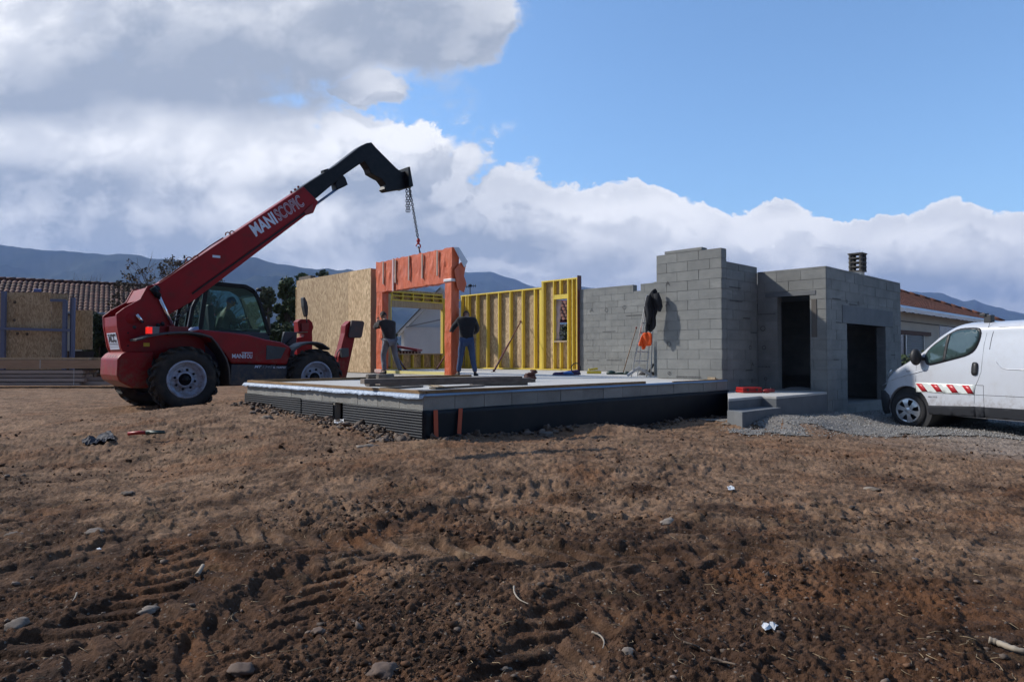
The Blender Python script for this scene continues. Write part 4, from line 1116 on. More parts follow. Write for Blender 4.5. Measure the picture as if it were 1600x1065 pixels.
# lift rams
for (va, pts_, r_) in ((.62 - .10, [(247.5, 461), (268.5, 507)], .038), (.50, [(213.5, 491), (223.5, 504)], .034)):
    a_, b_ = tp(va, pts_); mb = MB(); mb.tube([V3(a_, va), V3(b_, va)], r_, 12); mb.build('lift_ram', chrome, th)
a_, b_ = tp(.52, [(238, 449), (248, 463)]); mb = MB(); mb.tube([V3(a_, .52), V3(b_, .52)], .065, 12); mb.build('ram_sleeve', dkm, th)
mb = MB(); a_ = TF.px(.5, 272, 513); mb.fbox(TF, a_[0] - .12, a_[0] + .25, .42, .75, a_[1] - .14, a_[1] + .04); mb.build('ram_foot', redd, th, bevel=.01)
c = V3(TF.px(bv, 243, 452), bv - .06); mb = MB(); mb.lathe(c, L3, [(.001, 0), (.07, 0), (.08, .02), (.08, .1)], 20); mb.build('pivot_pin', dkm, th)

# hoses, stickers and grime traps
for k_, (x0_, y0_, x1_, y1_) in enumerate(((252, 500, 300, 476), (256, 505, 296, 482))):
    a_, m_, b_ = tp(.7, [(x0_, y0_), ((x0_ + x1_) / 2, (y0_ + y1_) / 2 + 12), (x1_, y1_)]); q_ = [V3(a_, .7), V3(m_, .7), V3(b_, .74)]
    mb = MB(); mb.tube([q_[0] * (1 - t) ** 2 + q_[1] * 2 * t * (1 - t) + q_[2] * t * t for t in np.linspace(0, 1, 10)], .014, 6); mb.build('hydraulic_hose', blackp, th)
stk = mat('yellow_sticker', (.62, .45, .03), .5)
for (x, y, w_, h_, m_) in ((224, 541, .11, .07, stk), (243, 476, .09, .09, stk), (332, 402, .16, .05, white_t)):
    v_ = S if x < 236 else bv; u_, z_ = TF.px(v_, x, y); mb = MB(); mb.box(TF.P(u_, v_ - .003, z_), H3 * w_, L3 * .002, (0, 0, h_)); mb.build('warning_sticker', m_, th)
for (x, y) in ((200, 520), (200, 540), (215, 560), (240, 560), (205, 585)):
    u_, z_ = TF.px(S, x, y); mb = MB(); mb.lathe(TF.P(u_, S - .008, z_), L3, [(.001, 0), (.016, 0), (.018, .008)], 6); mb.build('bolt', dkm, th)

# bonnet on the near side
hood = tp(.12, [(300, 518), (311, 514.6), (360, 519), (390, 523), (416, 530), (441, 534.5), (453, 541), (457.5, 549), (452, 560), (449, 570), (361, 568), (351, 553), (336, 537), (318, 524)])
mb = MB(); mb.prism(TF, hood, .12, .74); bon = mb.build('bonnet', red, th, bevel=.05, seg=4, ang=50)
sk = tp(.14, [(361.5, 569), (449, 571), (447, 601), (360, 602)]); mb = MB(); mb.prism(TF, sk, .14, .7); mb.build('side_skirt', navy, th, bevel=.008)
vt = tp(.11, [(416.6, 539), (447, 543), (438.6, 560), (415.8, 561.7)]); mb = MB(); mb.prism(TF, vt, .108, .13); mb.build('air_grille', mat('grille', (.055, .06, .068), .6, bump=(60, .01)), bon)
m0 = TF.px(.12, 362.5, 559.2); m1 = TF.px(.12, 394, 559.6)
ex = V3(m1, .12) - V3(m0, .12)
text_part('lettering_manitou', 'MANI', V3(m0, .117), ex, (0, 0, 1), .088, white_t, bon, off=.025, width=ex.length * .60)
text_part('lettering_manitou', 'OU', V3(m0, .117) + ex * .72, ex, (0, 0, 1), .088, white_t, bon, off=.025, width=ex.length * .28)
tt = V3(m0, .117) + ex * .655; exn = ex.normalized(); mb = MB(); mb.box(tt - exn * .009 - L3 * .001, exn * .018, (0, 0, .11), L3 * .002); mb.box(tt - exn * .075 + Vector((0, 0, .108)) - L3 * .001, exn * .225, (0, 0, .016), L3 * .002); mb.build('lettering_manitou', white_t, bon)
m0 = TF.px(.14, 397.5, 574.6); m1 = TF.px(.14, 446, 575.2); ex = V3(m1, .14) - V3(m0, .14)
text_part('lettering_model', 'MT', V3(m0, .137), ex, (0, 0, 1), .056, white_t, th, shear=.3, off=.03, width=ex.length * .23)
text_part('lettering_model', '1340', V3(m0, .137) + ex * .255, ex, (0, 0, 1), .054, mat('grey_decal', (.16, .18, .24), .5), th, shear=.3, off=.02, width=ex.length * .31)
text_part('lettering_model', 'SL', V3(m0, .137) + ex * .585, ex, (0, 0, 1), .036, white_t, th, shear=.3, off=.03, width=ex.length * .08)
text_part('lettering_model', 'TURBO', V3(m0, .137) + ex * .70, ex, (0, 0, 1), .036, white_t, th, shear=.3, off=.03, width=ex.length * .30)
text_part('lettering_rear', 'ACC', rear(1.38, .56, .011), rear(.8, .5) - rear(1.38, .5), rear(1, 0) - rear(1, 1), .17, navy, th, off=.05, width=.60)
# fenders
def fender(pts, v0, v1, tk=.035):
    q = tp(v0, pts); mb = MB(); vs = []; fs = []
    for i, (u, z) in enumerate(q):
        a_ = q[max(i - 1, 0)]; b_ = q[min(i + 1, len(q) - 1)]; d = Vector((b_[0] - a_[0], b_[1] - a_[1])).normalized(); n_ = Vector((-d.y, d.x))
        for (v, o_) in ((v0, -.03), (v0, .0), (v0 + .05, .012), (v1, .012), (v1, -tk), (v0 + .04, -tk)): vs.append(TF.P(u + n_.x * o_, v, z + n_.y * o_))
    for i in range(len(q) - 1):
        for k in range(6): fs.append((i * 6 + k, i * 6 + (k + 1) % 6, (i + 1) * 6 + (k + 1) % 6, (i + 1) * 6 + k))
    fs += [tuple(range(6))[::-1], tuple((len(q) - 1) * 6 + k for k in range(6))]
    mb.add(vs, fs); return mb.build('fender', fend, th, bevel=.006)
fender([(213, 530), (222, 528), (231, 524.5), (246, 521.5), (262, 519.5), (280, 518.5), (298, 518.5), (316, 521), (331.5, 526), (341, 537), (348, 548), (355, 560), (359.5, 575), (361, 600)], .02, .5)
fender([(457, 556), (459, 548), (464, 542), (472, 537), (480, 534.8), (488.5, 534), (497, 534.5), (505, 536.5), (516, 544)], .0, .42, .045)
# tail lamp
p0 = TF.px(.05, 232, 522); mb = MB(); mb.box(TF.P(p0[0], .05, p0[1]), H3 * .19, L3 * .16, (0, 0, .15)); tlb = mb.build('tail_lamp', mat('lamp_box', (.12, .13, .15), .5), th, bevel=.008)
mb = MB(); mb.box(TF.P(p0[0] - .016, .07, p0[1] + .012), H3 * .015, L3 * .12, (0, 0, .126)); mb.box(TF.P(p0[0] - .012, .044, p0[1] + .012), H3 * .075, L3 * .006, (0, 0, .126))
lm, t, p_ = principled('red_lens'); p_.inputs['Base Color'].default_value = (.6, .01, .008, 1); p_.inputs['Roughness'].default_value = .25; p_.inputs['Emission Color'].default_value = (1, .03, .02, 1); p_.inputs['Emission Strength'].default_value = .55
mb.build('lens', lm, tlb)
for (x, y) in ((247, 508), (254, 506)): mb = MB(); mb.ball(V3(TF.px(.4, x, y), .4), .045, 8); mb.build('work_lamp', dkm, th)
# blue lid behind the cab
q = tp(.6, [(297, 516), (303, 511), (309, 510), (310, 517)]); mb = MB(); mb.prism(TF, q, .55, .8); mb.build('filler_lid', mat('blue_lid', (.25, .33, .6), .4), th, bevel=.01)

# cab on the far side
cv0, cv1 = 1.22, 2.12
gl = bpy.data.materials.new('tinted_glass'); gl.use_nodes = True; t = NT(gl.node_tree); t.n.clear()
tr = t.new('ShaderNodeBsdfTransparent'); tr.inputs[0].default_value = (.46, .63, .61, 1); gs = t.new('ShaderNodeBsdfGlossy'); gs.inputs['Roughness'].default_value = .03; gs.inputs[0].default_value = (.8, 1, .97, 1)
lw_ = t.new('ShaderNodeLayerWeight'); lw_.inputs[0].default_value = .25; mx = t.new('ShaderNodeMixShader'); t.l.new(t.m('ADD', t.m('MULTIPLY', lw_.outputs['Fresnel'], .35), .02), mx.inputs[0]); t.l.new(tr.outputs[0], mx.inputs[1]); t.l.new(gs.outputs[0], mx.inputs[2])
om = t.new('ShaderNodeOutputMaterial'); t.l.new(mx.outputs[0], om.inputs[0])
cpl = [(294, 517), (301, 480), (318, 447), (340, 443), (383, 447), (394, 453), (400, 460), (407.4, 478), (420, 522)]
cab = tp(cv0, cpl)
def rail(mb, pts, v, w_, h_): 
    for a_, b_ in zip(pts[:-1], pts[1:]): mb.beam(TF.P(a_[0], v, a_[1]), TF.P(b_[0], v, b_[1]), w_, h_, up=L3)
    for a_ in pts: mb.ball(TF.P(a_[0], v, a_[1]), max(w_, h_) * .52, 8)
mb = MB(); rail(mb, cab, cv0, .07, .07); rail(mb, cab, cv1, .07, .07)
for i in (3, 4, 5, 6): a_ = cab[i]; mb.beam(TF.P(a_[0], cv0, a_[1]), TF.P(a_[0], cv1, a_[1]), .07, .07)
a_, b_ = tp(cv0, [(312, 515), (322, 448)]); rail(mb, [a_, b_], cv0, .09, .06); rail(mb, [a_, b_], cv1, .09, .06)
a_, b_ = tp(cv1, [(385, 520), (366, 452)])
mb.build('cab_frame', dkm, th)
rf = tp(cv0, [(318, 445), (340, 440), (383, 445), (394, 451), (400, 458), (396, 459), (383, 451), (340, 447)]); mb = MB(); mb.prism(TF, rf, cv0 - .02, cv1 + .02); mb.build('cab_roof', dkm, th, bevel=.02)
lo = tp(cv0, [(290, 514), (420, 520), (424, 545), (400, 600), (300, 600)]); mb = MB(); mb.prism(TF, lo, cv0 - .01, cv1 + .03); mb.build('cab_body', navy, th, bevel=.02)
gpts = tp(cv0, [(296, 514), (303, 481), (319, 449), (340, 446), (383, 450), (393, 455), (398, 461), (405, 478), (417, 518)])
for v in (cv0 + .005, cv1 - .005):
    mb = MB(); n = len(gpts); mb.add([TF.P(u, v, z) for u, z in gpts], [tuple(range(n))]); mb.build('side_glass', gl, th)
a_, b_ = tp(cv0, [(398.5, 461), (419, 519)]); mb = MB(); mb.add([TF.P(a_[0], cv0 + .04, a_[1]), TF.P(a_[0], cv1 - .04, a_[1]), TF.P(b_[0], cv1 - .04, b_[1]), TF.P(b_[0], cv0 + .04, b_[1])], [(0, 1, 2, 3)]); mb.build('windscreen', gl, th)
# inside: seat, wheel, console
sx = TF.px(1.67, 330, 510); mb = MB(); mb.box(TF.P(sx[0] - .05, 1.42, sx[1] - .25), H3 * .5, L3 * .5, (0, 0, .16)); mb.box(TF.P(sx[0] - .12, 1.42, sx[1] - .15), H3 * .14, L3 * .5, (-.05 * H3.x, -.05 * H3.y, .62)); mb.build('seat', blackp, th, bevel=.04, seg=3)
wc = V3(TF.px(1.67, 370, 500), 1.67); axw = (H3 * -.55 + Vector((0, 0, .85))).normalized(); xw = L3; yw_ = axw.cross(xw)
mb = MB(); mb.tube([wc + (xw * math.cos(t) + yw_ * math.sin(t)) * .19 for t in np.linspace(0, 2 * math.pi, 25)], .014, 6); mb.tube([wc, wc - axw * .35], .02, 6); mb.beam(wc - yw_ * .18, wc + yw_ * .18, .03, .01, up=axw); mb.build('steering_wheel', blackp, th)
cc = TF.px(1.67, 392, 520); mb = MB(); mb.box(TF.P(cc[0] - .28, 1.3, cc[1] - .1), H3 * .35, L3 * .74, (0, 0, .18)); mb.build('console', blackp, th, bevel=.03)
# mirrors
c = V3(TF.px(1.1, 405, 452.5), 1.1); mb = MB(); mb.ball(c, (.075, .05, .045), 12); mb.tube([c, V3(TF.px(1.2, 398, 458), cv0)], .012, 6); mb.build('mirror', blackp, th)
# front uprights (stabilisers folded up)
def upright(v, pts, w_, name='stabiliser_leg'):
    mb = MB(); mb.prism(TF, tp(v, pts), v, v + w_); return mb.build(name, red, th, bevel=.012)
s1 = upright(.2, [(540, 508), (547, 501), (553, 503), (554.5, 528), (541, 592), (528, 594), (529, 557), (534, 540), (539, 520)], .22)
mb = MB(); mb.prism(TF, tp(.18, [(548, 500.5), (565, 501.3), (567.6, 504), (563.5, 526), (561, 528), (544.5, 527.5), (543.5, 525)]), .12, .185); mb.build('foot_pad', mat('foot_plate', (.045, .04, .045), .6, nz=(8, .3), c2=(.09, .05, .045)), s1, bevel=.01)
mb = MB(); mb.prism(TF, tp(.16, [(531.5, 544), (543, 543.5), (543.5, 557), (533, 558.5)]), .10, .2); mb.build('front_lamp', mat('lamp_grey', (.06, .065, .075), .4), s1, bevel=.01)
mb = MB(); mb.tube([V3(TF.px(.16, 531, 546), .16), V3(TF.px(.16, 527, 551), .16), V3(TF.px(.16, 525.5, 562), .16)], .012, 6); mb.build('cable', blackp, s1)
s2 = upright(1.75, [(465.5, 502), (470, 498.5), (483, 498.5), (488, 503), (490, 511), (488, 518), (488.5, 534), (488, 560), (464.5, 560), (464, 528), (475, 526), (475, 521), (467, 519)], .25)
mb = MB(); mb.prism(TF, tp(1.74, [(470, 505), (482, 504), (481, 515), (471, 517)]), 1.70, 1.745); mb.build('recess', redd, s2)
mb = MB(); mb.prism(TF, tp(1.6, [(472.8, 464.5), (475, 464), (478.5, 471), (480.5, 480), (480, 492), (478.5, 495.5), (476.5, 491), (473.5, 478)]), 1.55, 1.72); mr = mb.build('mirror', blackp, th, bevel=.02)
mb = MB(); mb.tube([V3(TF.px(1.65, 479, 494), 1.65), V3(TF.px(1.65, 479.5, 504), 1.65)], .014, 6); mb.build('mirror_stem', blackp, mr)
mb = MB(); mb.prism(TF, tp(1.3, [(443, 518.5), (463, 519), (462, 536), (457, 541), (439.5, 536)]), 1.25, 1.35); mb.build('square_mirror', navy, th, bevel=.012)
mb = MB(); mb.tube([V3(TF.px(1.2, 449, 536), 1.2), V3(TF.px(1.3, 463, 519.5), 1.3), V3(TF.px(1.5, 480, 518.5), 1.5)], .018, 6); mb.build('mirror_arm', blackp, th)
mb = MB(); mb.fbox(TF, uF + .35, TF.px(.2, 535, 570)[0] + .15, .35, 1.95, GT_ + .45, GT_ + .7); mb.build('front_beam', redd, th, bevel=.02)

# ------------------------------------------------------------------ chain and hook
tip = V3(TF.px(bv + .18, 638.5, 290), bv + .18); tip = V3(TF.px(bv + .10, 639, 288), bv + .10)
ftop = HF.P(5.28 + DP / 2, pv(652.5, 395)[0], zT + .0)
ch = empty('lifting_chain', tip, 'dark lifting chain with a red hook hanging from the boom tip to the orange frame', 'chain')
hk = tip.lerp(ftop, .80)


def chain(name, a, b, m, parent, link=.075, r=.009):
    a, b = Vector(a), Vector(b); d = (b - a); n = max(2, int(d.length / (link * .72))); dn_ = d.normalized(); s1_ = dn_.cross(Vector((0, 1, 0))).normalized(); s2_ = dn_.cross(s1_); mb = MB()
    for i in range(n):
        c = a + d * ((i + .5) / n); sd = s1_ if i % 2 else s2_; pts = []
        for t in np.linspace(0, 2 * math.pi, 11): pts.append(c + sd * math.cos(t) * link * .33 + dn_ * (math.sin(t) * link * .30 + (.2 if math.sin(t) > 0 else -.2) * link))
        mb.tube(pts, r, 5, cap=False)
    return mb.build(name, m, parent)


chain('load_chain', tip, hk, dkm, ch, .085, .010)
q1 = tip + Vector((-.02, 0, -.05)); q2 = V3(TF.px(bv + .1, 636, 331), bv + .1)
chain('slack_chain', V3(TF.px(bv + .1, 635.5, 293), bv + .1), q2, dkm, ch, .085, .010); chain('slack_chain', V3(TF.px(bv + .1, 640.5, 293), bv + .1), q2 + Vector((.05, 0, .0)), dkm, ch, .085, .010)
mb = MB(); mb.ball(hk, (.05, .035, .06), 10); mb.tube([hk + Vector((0, 0, .02)), hk + Vector((.0, 0, -.08))], .03, 8)
mb.tube([hk + Vector((.0, 0, -.08)) + Vector((.055 * math.sin(t), 0, -.06 - .06 * math.cos(t + math.pi) * -1)) for t in np.linspace(.2, 4.9, 14)], .016, 8); mb.build('hook', mat('red_hook', (.45, .02, .02), .4), ch)
mb = MB(); mb.tube([hk + Vector((0, 0, -.16)), ftop], .022, 8); mb.build('sling', navy, ch)

# ------------------------------------------------------------------ van
hV = np.array([-.375, .927]); sV = np.array([.927, .375])          # nose direction, and away from the camera
VFm = Frame((7.32, 12.62), -hV, sV)                                # u runs towards the tail, v across the van, away
GV_ = -.155
C0 = (1360, 440); KS = 240 / 1022


def vz(pts, v=0.0): return [VFm.px(v, C0[0] + x * KS, C0[1] + y * KS) for x, y in pts]


van = empty('panel_van', VFm.P(1.2, .9, GV_), 'white panel van with red hazard stripes and black bumper parked beside the garage', 'van')
U3 = Vector((-hV[0], -hV[1], 0)); W3 = Vector((sV[0], sV[1], 0)); HWD = .93
prof = vz([(40, 700), (75, 660), (100, 600), (130, 575), (215, 525), (300, 470), (345, 430), (430, 350), (480, 315), (520, 290), (560, 276), (600, 268), (680, 263), (750, 261)])
pu = [p[0] for p in prof]; pz = [p[1] for p in prof]
zroof = 1.80; u_tail = 3.98
TOPU = [pu[0] - .02] + pu + [2.2, 3.6, 3.92, u_tail]; zr_ = pz[-1] + .01
TOPZ = [.42] + pz + [zr_, zr_, zr_ - .06, zr_ - .5]
BOT = .13


def top_z(u): return float(np.interp(u, TOPU, TOPZ))


def half_w(u, z):
    """side surface: distance inwards from the outer face"""
    f = 0.0
    if z > .78: f += .13 * ((z - .78) / 1.0) ** 1.6
    if z < .45: f += .05 * ((.45 - z) / .4) ** 2
    u0 = TOPU[0]
    if u < u0 + .9: f += .17 * (1 - (u - u0) / .9) ** 3
    if u > u_tail - .25: f += .10 * ((u - (u_tail - .25)) / .25) ** 2
    return f


NU = 110; NR = 44
us = np.concatenate([np.linspace(TOPU[0] + .004, pu[-1], 78), np.linspace(pu[-1] + .05, u_tail - .01, 32)])
vs = []; fs = []
for u in us:
    tz = top_z(u); bz = BOT + max(0, (TOPU[0] + .25 - u)) * .3; ring = []
    # near side up, over the top, far side down
    edge = min(.20, (tz - bz) * .4)
    for k in range(14):
        z = bz + (tz - edge - bz) * k / 13; ring.append((half_w(u, z), z))
    for k in range(1, 8):
        a = k / 8 * math.pi / 2; z0_ = tz - edge; i0 = half_w(u, z0_); rr = .30 if u > pu[6] else .34
        ring.append((i0 + rr * (1 - math.cos(a)) ** 1.15, z0_ + edge * math.sin(a) ** .85))
    full = ring + [(HWD, tz + (.015 if u > .4 else .03))] + [(2 * HWD - w_, z) for w_, z in ring[::-1]]
    for (w_, z) in full: vs.append(VFm.P(u, w_, z))
n = len(full)
for i in range(len(us) - 1):
    for k in range(n): fs.append((i * n + k, i * n + (k + 1) % n, (i + 1) * n + (k + 1) % n, (i + 1) * n + k))
fs.append(tuple(range(n))[::-1]); fs.append(tuple((len(us) - 1) * n + k for k in range(n)))
vpaint = mat('white_van_paint', (.56, .59, .65), .30, coat=.5, mud=(.62, .55), nz=(1.5, .3), c2=(.51, .53, .58), dirt=(4, .18, (.35, .30, .25)))
mb = MB(); mb.add(vs, fs, .5, True)
wu = VFm.px(0, 1417.5, 643)[0]; wz = GV_ + .325
body = mb.build('body', vpaint, van)
# cut the wheel arches
for uu_ in (wu, wu + 3.1):
    mb = MB(); mb.lathe(VFm.P(uu_, -.2, wz + .02), W3, [(.43, 0), (.43, 2.6)], 40, smooth=False); cut = mb.build('cutter', None, van)
    bmod = body.modifiers.new('arch', 'BOOLEAN'); bmod.object = cut; bmod.operation = 'DIFFERENCE'; bmod.solver = 'EXACT'
    dg = bpy.context.evaluated_depsgraph_get(); nm = bpy.data.meshes.new_from_object(body.evaluated_get(dg)); body.modifiers.clear(); body.data = nm
    bpy.data.objects.remove(cut)
for p_ in body.data.polygons: p_.use_smooth = True
body.modifiers.new('es', 'EDGE_SPLIT').split_angle = R(38)


def side_panel(name, pts, m, off=.004, parent=None, thick=.004, dens_=.05, close=True, smooth=True):
    """a thin panel that follows the curved side of the van; pts in (u, z)"""
    bm = bmesh.new(); vv_ = [bm.verts.new((u, z, 0)) for u, z in pts]; bm.faces.new(vv_)
    bmesh.ops.triangulate(bm, faces=bm.faces)
    for _ in range(6):
        ed = [e for e in bm.edges if e.calc_length() > dens_ * 2.2]
        if not ed: break
        bmesh.ops.subdivide_edges(bm, edges=ed, cuts=1); bmesh.ops.triangulate(bm, faces=bm.faces)
    for v in bm.verts: u, z = v.co.x, v.co.y; v.co = VFm.P(u, half_w(u, z) - off, z)
    me = bpy.data.meshes.new(name); bm.to_mesh(me); bm.free()
    for p_ in me.polygons: p_.use_smooth = smooth
    o = link_mesh(name, me, m, parent or van); s_ = o.modifiers.new('t', 'SOLIDIFY'); s_.thickness = thick; s_.offset = 0; return o


def smooth_poly(pts, it=2, closed=True):
    for _ in range(it):
        q = []; n = len(pts)
        for i in range(n if closed else n - 1):
            a, b = pts[i], pts[(i + 1) % n]; q += [(a[0] * .75 + b[0] * .25, a[1] * .75 + b[1] * .25), (a[0] * .25 + b[0] * .75, a[1] * .25 + b[1] * .75)]
        pts = q
    return pts


def groove(name, pts, m, r=.0038, off=-.001):
    mb = MB(); q = []
    for (u, z) in pts: q.append(VFm.P(u, half_w(u, z) - off, z))
    mb.tube(q, r, 6); return mb.build(name, m, van)


gm = mat('panel_gap', (.06, .065, .075), .9, spec=0); grt = mat('side_strip', (.026, .028, .034), .75, spec=.2)
win = vz([(356, 500), (362, 470), (400, 425), (450, 385), (505, 342), (560, 312), (620, 304), (700, 304), (718, 325), (715, 380), (700, 430), (680, 465), (640, 492), (560, 515), (480, 536), (420, 552), (385, 558), (366, 545), (356, 520)])
side_panel('window_seal', smooth_poly(win, 1), blackp, .004)
cx_ = sum(p[0] for p in win) / len(win); cz_ = sum(p[1] for p in win) / len(win)
wing = mat('van_glass', (.030, .055, .055), .04, spec=.9, nz=(3, .3), c2=(.05, .085, .085))
inner = [(cx_ + (u - cx_) * .94, cz_ + (z - cz_) * .90) for u, z in win]
side_panel('window_glass', smooth_poly(inner, 1), wing, .007)
side_panel('window_pillar', vz([(492, 352), (516, 340), (492, 528), (474, 532)]), blackp, .0095)
# window shows the far pillar and the seat as darker shapes behind the pane
side_panel('lower_strip', vz([(372, 822), (696, 829), (696, 901), (388, 884), (378, 862)]), grt, .006)
side_panel('lower_strip', vz([(697, 830), (757, 832), (757, 905), (697, 902)]), grt, .006)
ls = vz([(759, 834), (1022, 845), (1022, 925), (759, 906)]); side_panel('lower_strip', [ls[0], (u_tail - 1.2, ls[1][1] + .0), (u_tail - 1.2, ls[2][1]), ls[3]], grt, .006)
rst = mat('hazard_red', (.50, .025, .035), .35); wst = mat('hazard_white', (.70, .74, .72), .3)
hz = vz([(300, 668), (700, 684), (692, 750), (306, 732)]); side_panel('hazard_band', hz, wst, .003, thick=.001)
for q in ([(303, 676), (342, 678), (384, 731), (344, 729)], [(400, 680), (444, 682), (483, 734), (441, 732)], [(502, 683), (548, 685), (589, 740), (546, 739)], [(608, 688), (656, 690), (690, 746), (650, 744)]):
    side_panel('hazard_stripe', vz(q), rst, .006, thick=.001)
groove('door_gap', vz([(303, 470), (303, 560), (302, 650), (300, 730)]), gm)
groove('door_gap', vz([(765, 264), (758, 300), (742, 420), (738, 540), (735, 600), (718, 650), (700, 690), (692, 740), (690, 800), (690, 905)]), gm)
groove('door_gap', vz([(752, 690), (752, 760), (756, 830), (764, 912)]), gm); groove('door_gap', vz([(704, 688), (752, 690)]), gm, .004)
groove('crease', vz([(300, 728), (420, 738), (560, 746), (700, 752), (860, 760), (1022, 768)]), gm, .004)
groove('swage', vz([(45, 690), (140, 650), (230, 622), (300, 605), (380, 585)]), vpaint, .010, .002)
groove('panel_recess', smooth_poly(vz([(780, 480), (785, 400), (795, 325), (815, 305), (860, 300), (940, 298), (1022, 296)]), 2, False) + [(u_tail - .5, vz([(1022, 296)])[0][1] + .04)], gm, .005)
groove('panel_recess', smooth_poly(vz([(812, 500), (850, 560), (890, 580), (940, 583), (1022, 586)]), 2, False) + [(u_tail - .5, vz([(1022, 586)])[0][1] - .03)], vpaint, .009, .002)
hd = vz([(674, 550), (680, 538), (694, 533), (708, 538), (714, 552), (714, 605), (708, 620), (693, 625), (678, 620), (672, 603)]); side_panel('door_handle', smooth_poly(hd, 1), blackp, .012, thick=.012)
# front bumper
bq = vz([(37, 722), (70, 722), (108, 752), (116, 790), (100, 840), (108, 875), (60, 880), (42, 855), (36, 800)])
side_panel('bumper', bq, mat('bumper_plastic', (.035, .038, .045), .55, bump=(70, .002)), .012, thick=.02)
mb = MB(); vs = []; fs = []
for i in range(21):
    w_ = HWD * 2 * (i / 20); f = 1 - abs(i / 10 - 1); uo = TOPU[0] - .02 - .05 * (1 - (1 - f) ** 2) + .16 * (1 - f) ** 6
    for z in (bq[0][1], bq[6][1] + .03): vs += [VFm.P(uo, w_ * .62 + HWD * .38, z), VFm.P(uo + .1, w_ * .62 + HWD * .38, z)]
for i in range(20):
    a = i * 4; fs += [(a, a + 2, a + 6, a + 4), (a, a + 4, a + 5, a + 1), (a + 2, a + 3, a + 7, a + 6)]
mb.add(vs, fs, .5, True); mb.build('bumper', mat('bumper_plastic_b', (.035, .038, .045), .55), van)
# headlight, mirror, badges
mb = MB(); c = vz([(105, 605)])[0]; q = vz([(92, 640), (96, 606), (118, 584), (132, 585), (124, 606), (104, 632)])
side_panel('headlight', q, mat('headlamp', (.45, .5, .55), .12, .4), .006, thick=.01)
mq = VFm.P(vz([(327, 500)])[0][0], -.10, vz([(327, 500)])[0][1]); mb = MB(); mb.ball(mq, (.10, .075, .155), 16); mb.build('wing_mirror', blackp, van); mb = MB(); mb.tube([mq, VFm.P(vz([(360, 520)])[0][0], .08, vz([(360, 520)])[0][1])], .03, 8); mb.build('mirror_arm', blackp, van)
bd = mat('badge_grey', (.16, .16, .18), .4)
def vtext(s, x, y, wpx, h, m=bd):
    (u0, z0_), (u1, z1_) = vz([(x, y), (x + wpx, y)]); o = VFm.P(u0, half_w(u0, z0_) - .004, z0_); e = VFm.P(u1, half_w(u1, z0_) - .004, z0_) - o
    text_part('badge', s, o, e, (0, 0, 1), h, m, van, off=.02, width=e.length)
vtext('dci 115', 384, 768, 60, .028); vtext('115', 238, 600, 24, .032)
p_ = vz([(728, 262)])[0]; mb = MB(); mb.box(VFm.P(p_[0] - .08, .22, p_[1] - .02), U3 * .12, W3 * .1, (0, 0, .13)); mb.box(VFm.P(p_[0] - .14, .2, p_[1] + .09), U3 * .1, W3 * .1, (0, 0, .05)); mb.build('roof_bracket', blackp, van, bevel=.008)
# wheels
vr = mat('van_tyre', (.022, .022, .024), .8, bump=(50, .003)); hubm = mat('hub_cap', (.50, .52, .55), .3, .6)
mb = MB(); mb.fbox(VFm, TOPU[0] + .12, u_tail - .1, .24, 2 * HWD - .24, BOT - .02, .55); mb.build('underbody', blackp, van)
def van_wheel(u, v, sgn, st=0.0, caps=True):
    ax = (W3 * math.cos(st) + U3 * math.sin(st)) * sgn; c = VFm.P(u, v, wz - .005); x = ax.cross(Vector((0, 0, 1))).normalized(); y = ax.cross(x)
    mb = MB(); mb.lathe(c, ax, [(.215, .02), (.235, .0), (.30, .008), (.318, .03), (.322, .10), (.318, .18), (.30, .2), (.215, .2)], 44, close=True); wh = mb.build('wheel', vr, van)
    mb = MB(); mb.lathe(c, ax, [(.001, .05), (.20, .05), (.222, .012), (.228, .02)], 36, caps=(0, 0)); mb.build('rim', blackp, wh)
    mb = MB(); mb.lathe(c, ax, [(.001, -.012), (.055, -.012), (.07, -.002), (.072, .03)], 24); mb.lathe(c, ax, [(.19, .004), (.205, -.008), (.222, -.004), (.228, .02)], 36, caps=(0, 0))
    for k in range(6):
        a_ = 2 * math.pi * k / 6 + .3; vs = []
        for (rr, wd, h) in ((.05, .036, -.012), (.12, .034, -.016), (.19, .058, -.010), (.212, .066, -.002)):
            for sg in (-1, 1): q = c + ax * h + (x * math.cos(a_) + y * math.sin(a_)) * rr + (-x * math.sin(a_) + y * math.cos(a_)) * wd * sg; vs.append(q)
        mb.add(vs, [(0, 1, 3, 2), (2, 3, 5, 4), (4, 5, 7, 6)], .5, True)
    mb.build('hub_cap', hubm, wh)
van_wheel(wu, .02, 1, R(-9)); van_wheel(wu, 1.78, -1, R(9)); van_wheel(wu + 3.1, .03, 1); van_wheel(wu + 3.1, 1.8, -1)
for uu_ in (wu, wu + 3.1): mb = MB(); mb.lathe(VFm.P(uu_, .10, wz + .02), W3, [(.42, 0), (.42, 1.6)], 30); mb.build('wheel_well', blackp, van)

# ------------------------------------------------------------------ people


def skin_mesh(pts, edges, rad, root=0, sub=2):
    me = bpy.data.meshes.new('s'); me.from_pydata([tuple(p) for p in pts], edges, []); ob = bpy.data.objects.new('s', me); col.objects.link(ob)
    ob.modifiers.new('sk', 'SKIN').use_smooth_shade = True
    for i, r in enumerate(rad): sv = me.skin_vertices[0].data[i]; sv.radius = r if isinstance(r, tuple) else (r, r); sv.use_root = (i == root)
    ss = ob.modifiers.new('ss', 'SUBSURF'); ss.levels = sub; ss.render_levels = sub
    dg = bpy.context.evaluated_depsgraph_get(); out = bpy.data.meshes.new_from_object(ob.evaluated_get(dg)); bpy.data.objects.remove(ob); return out


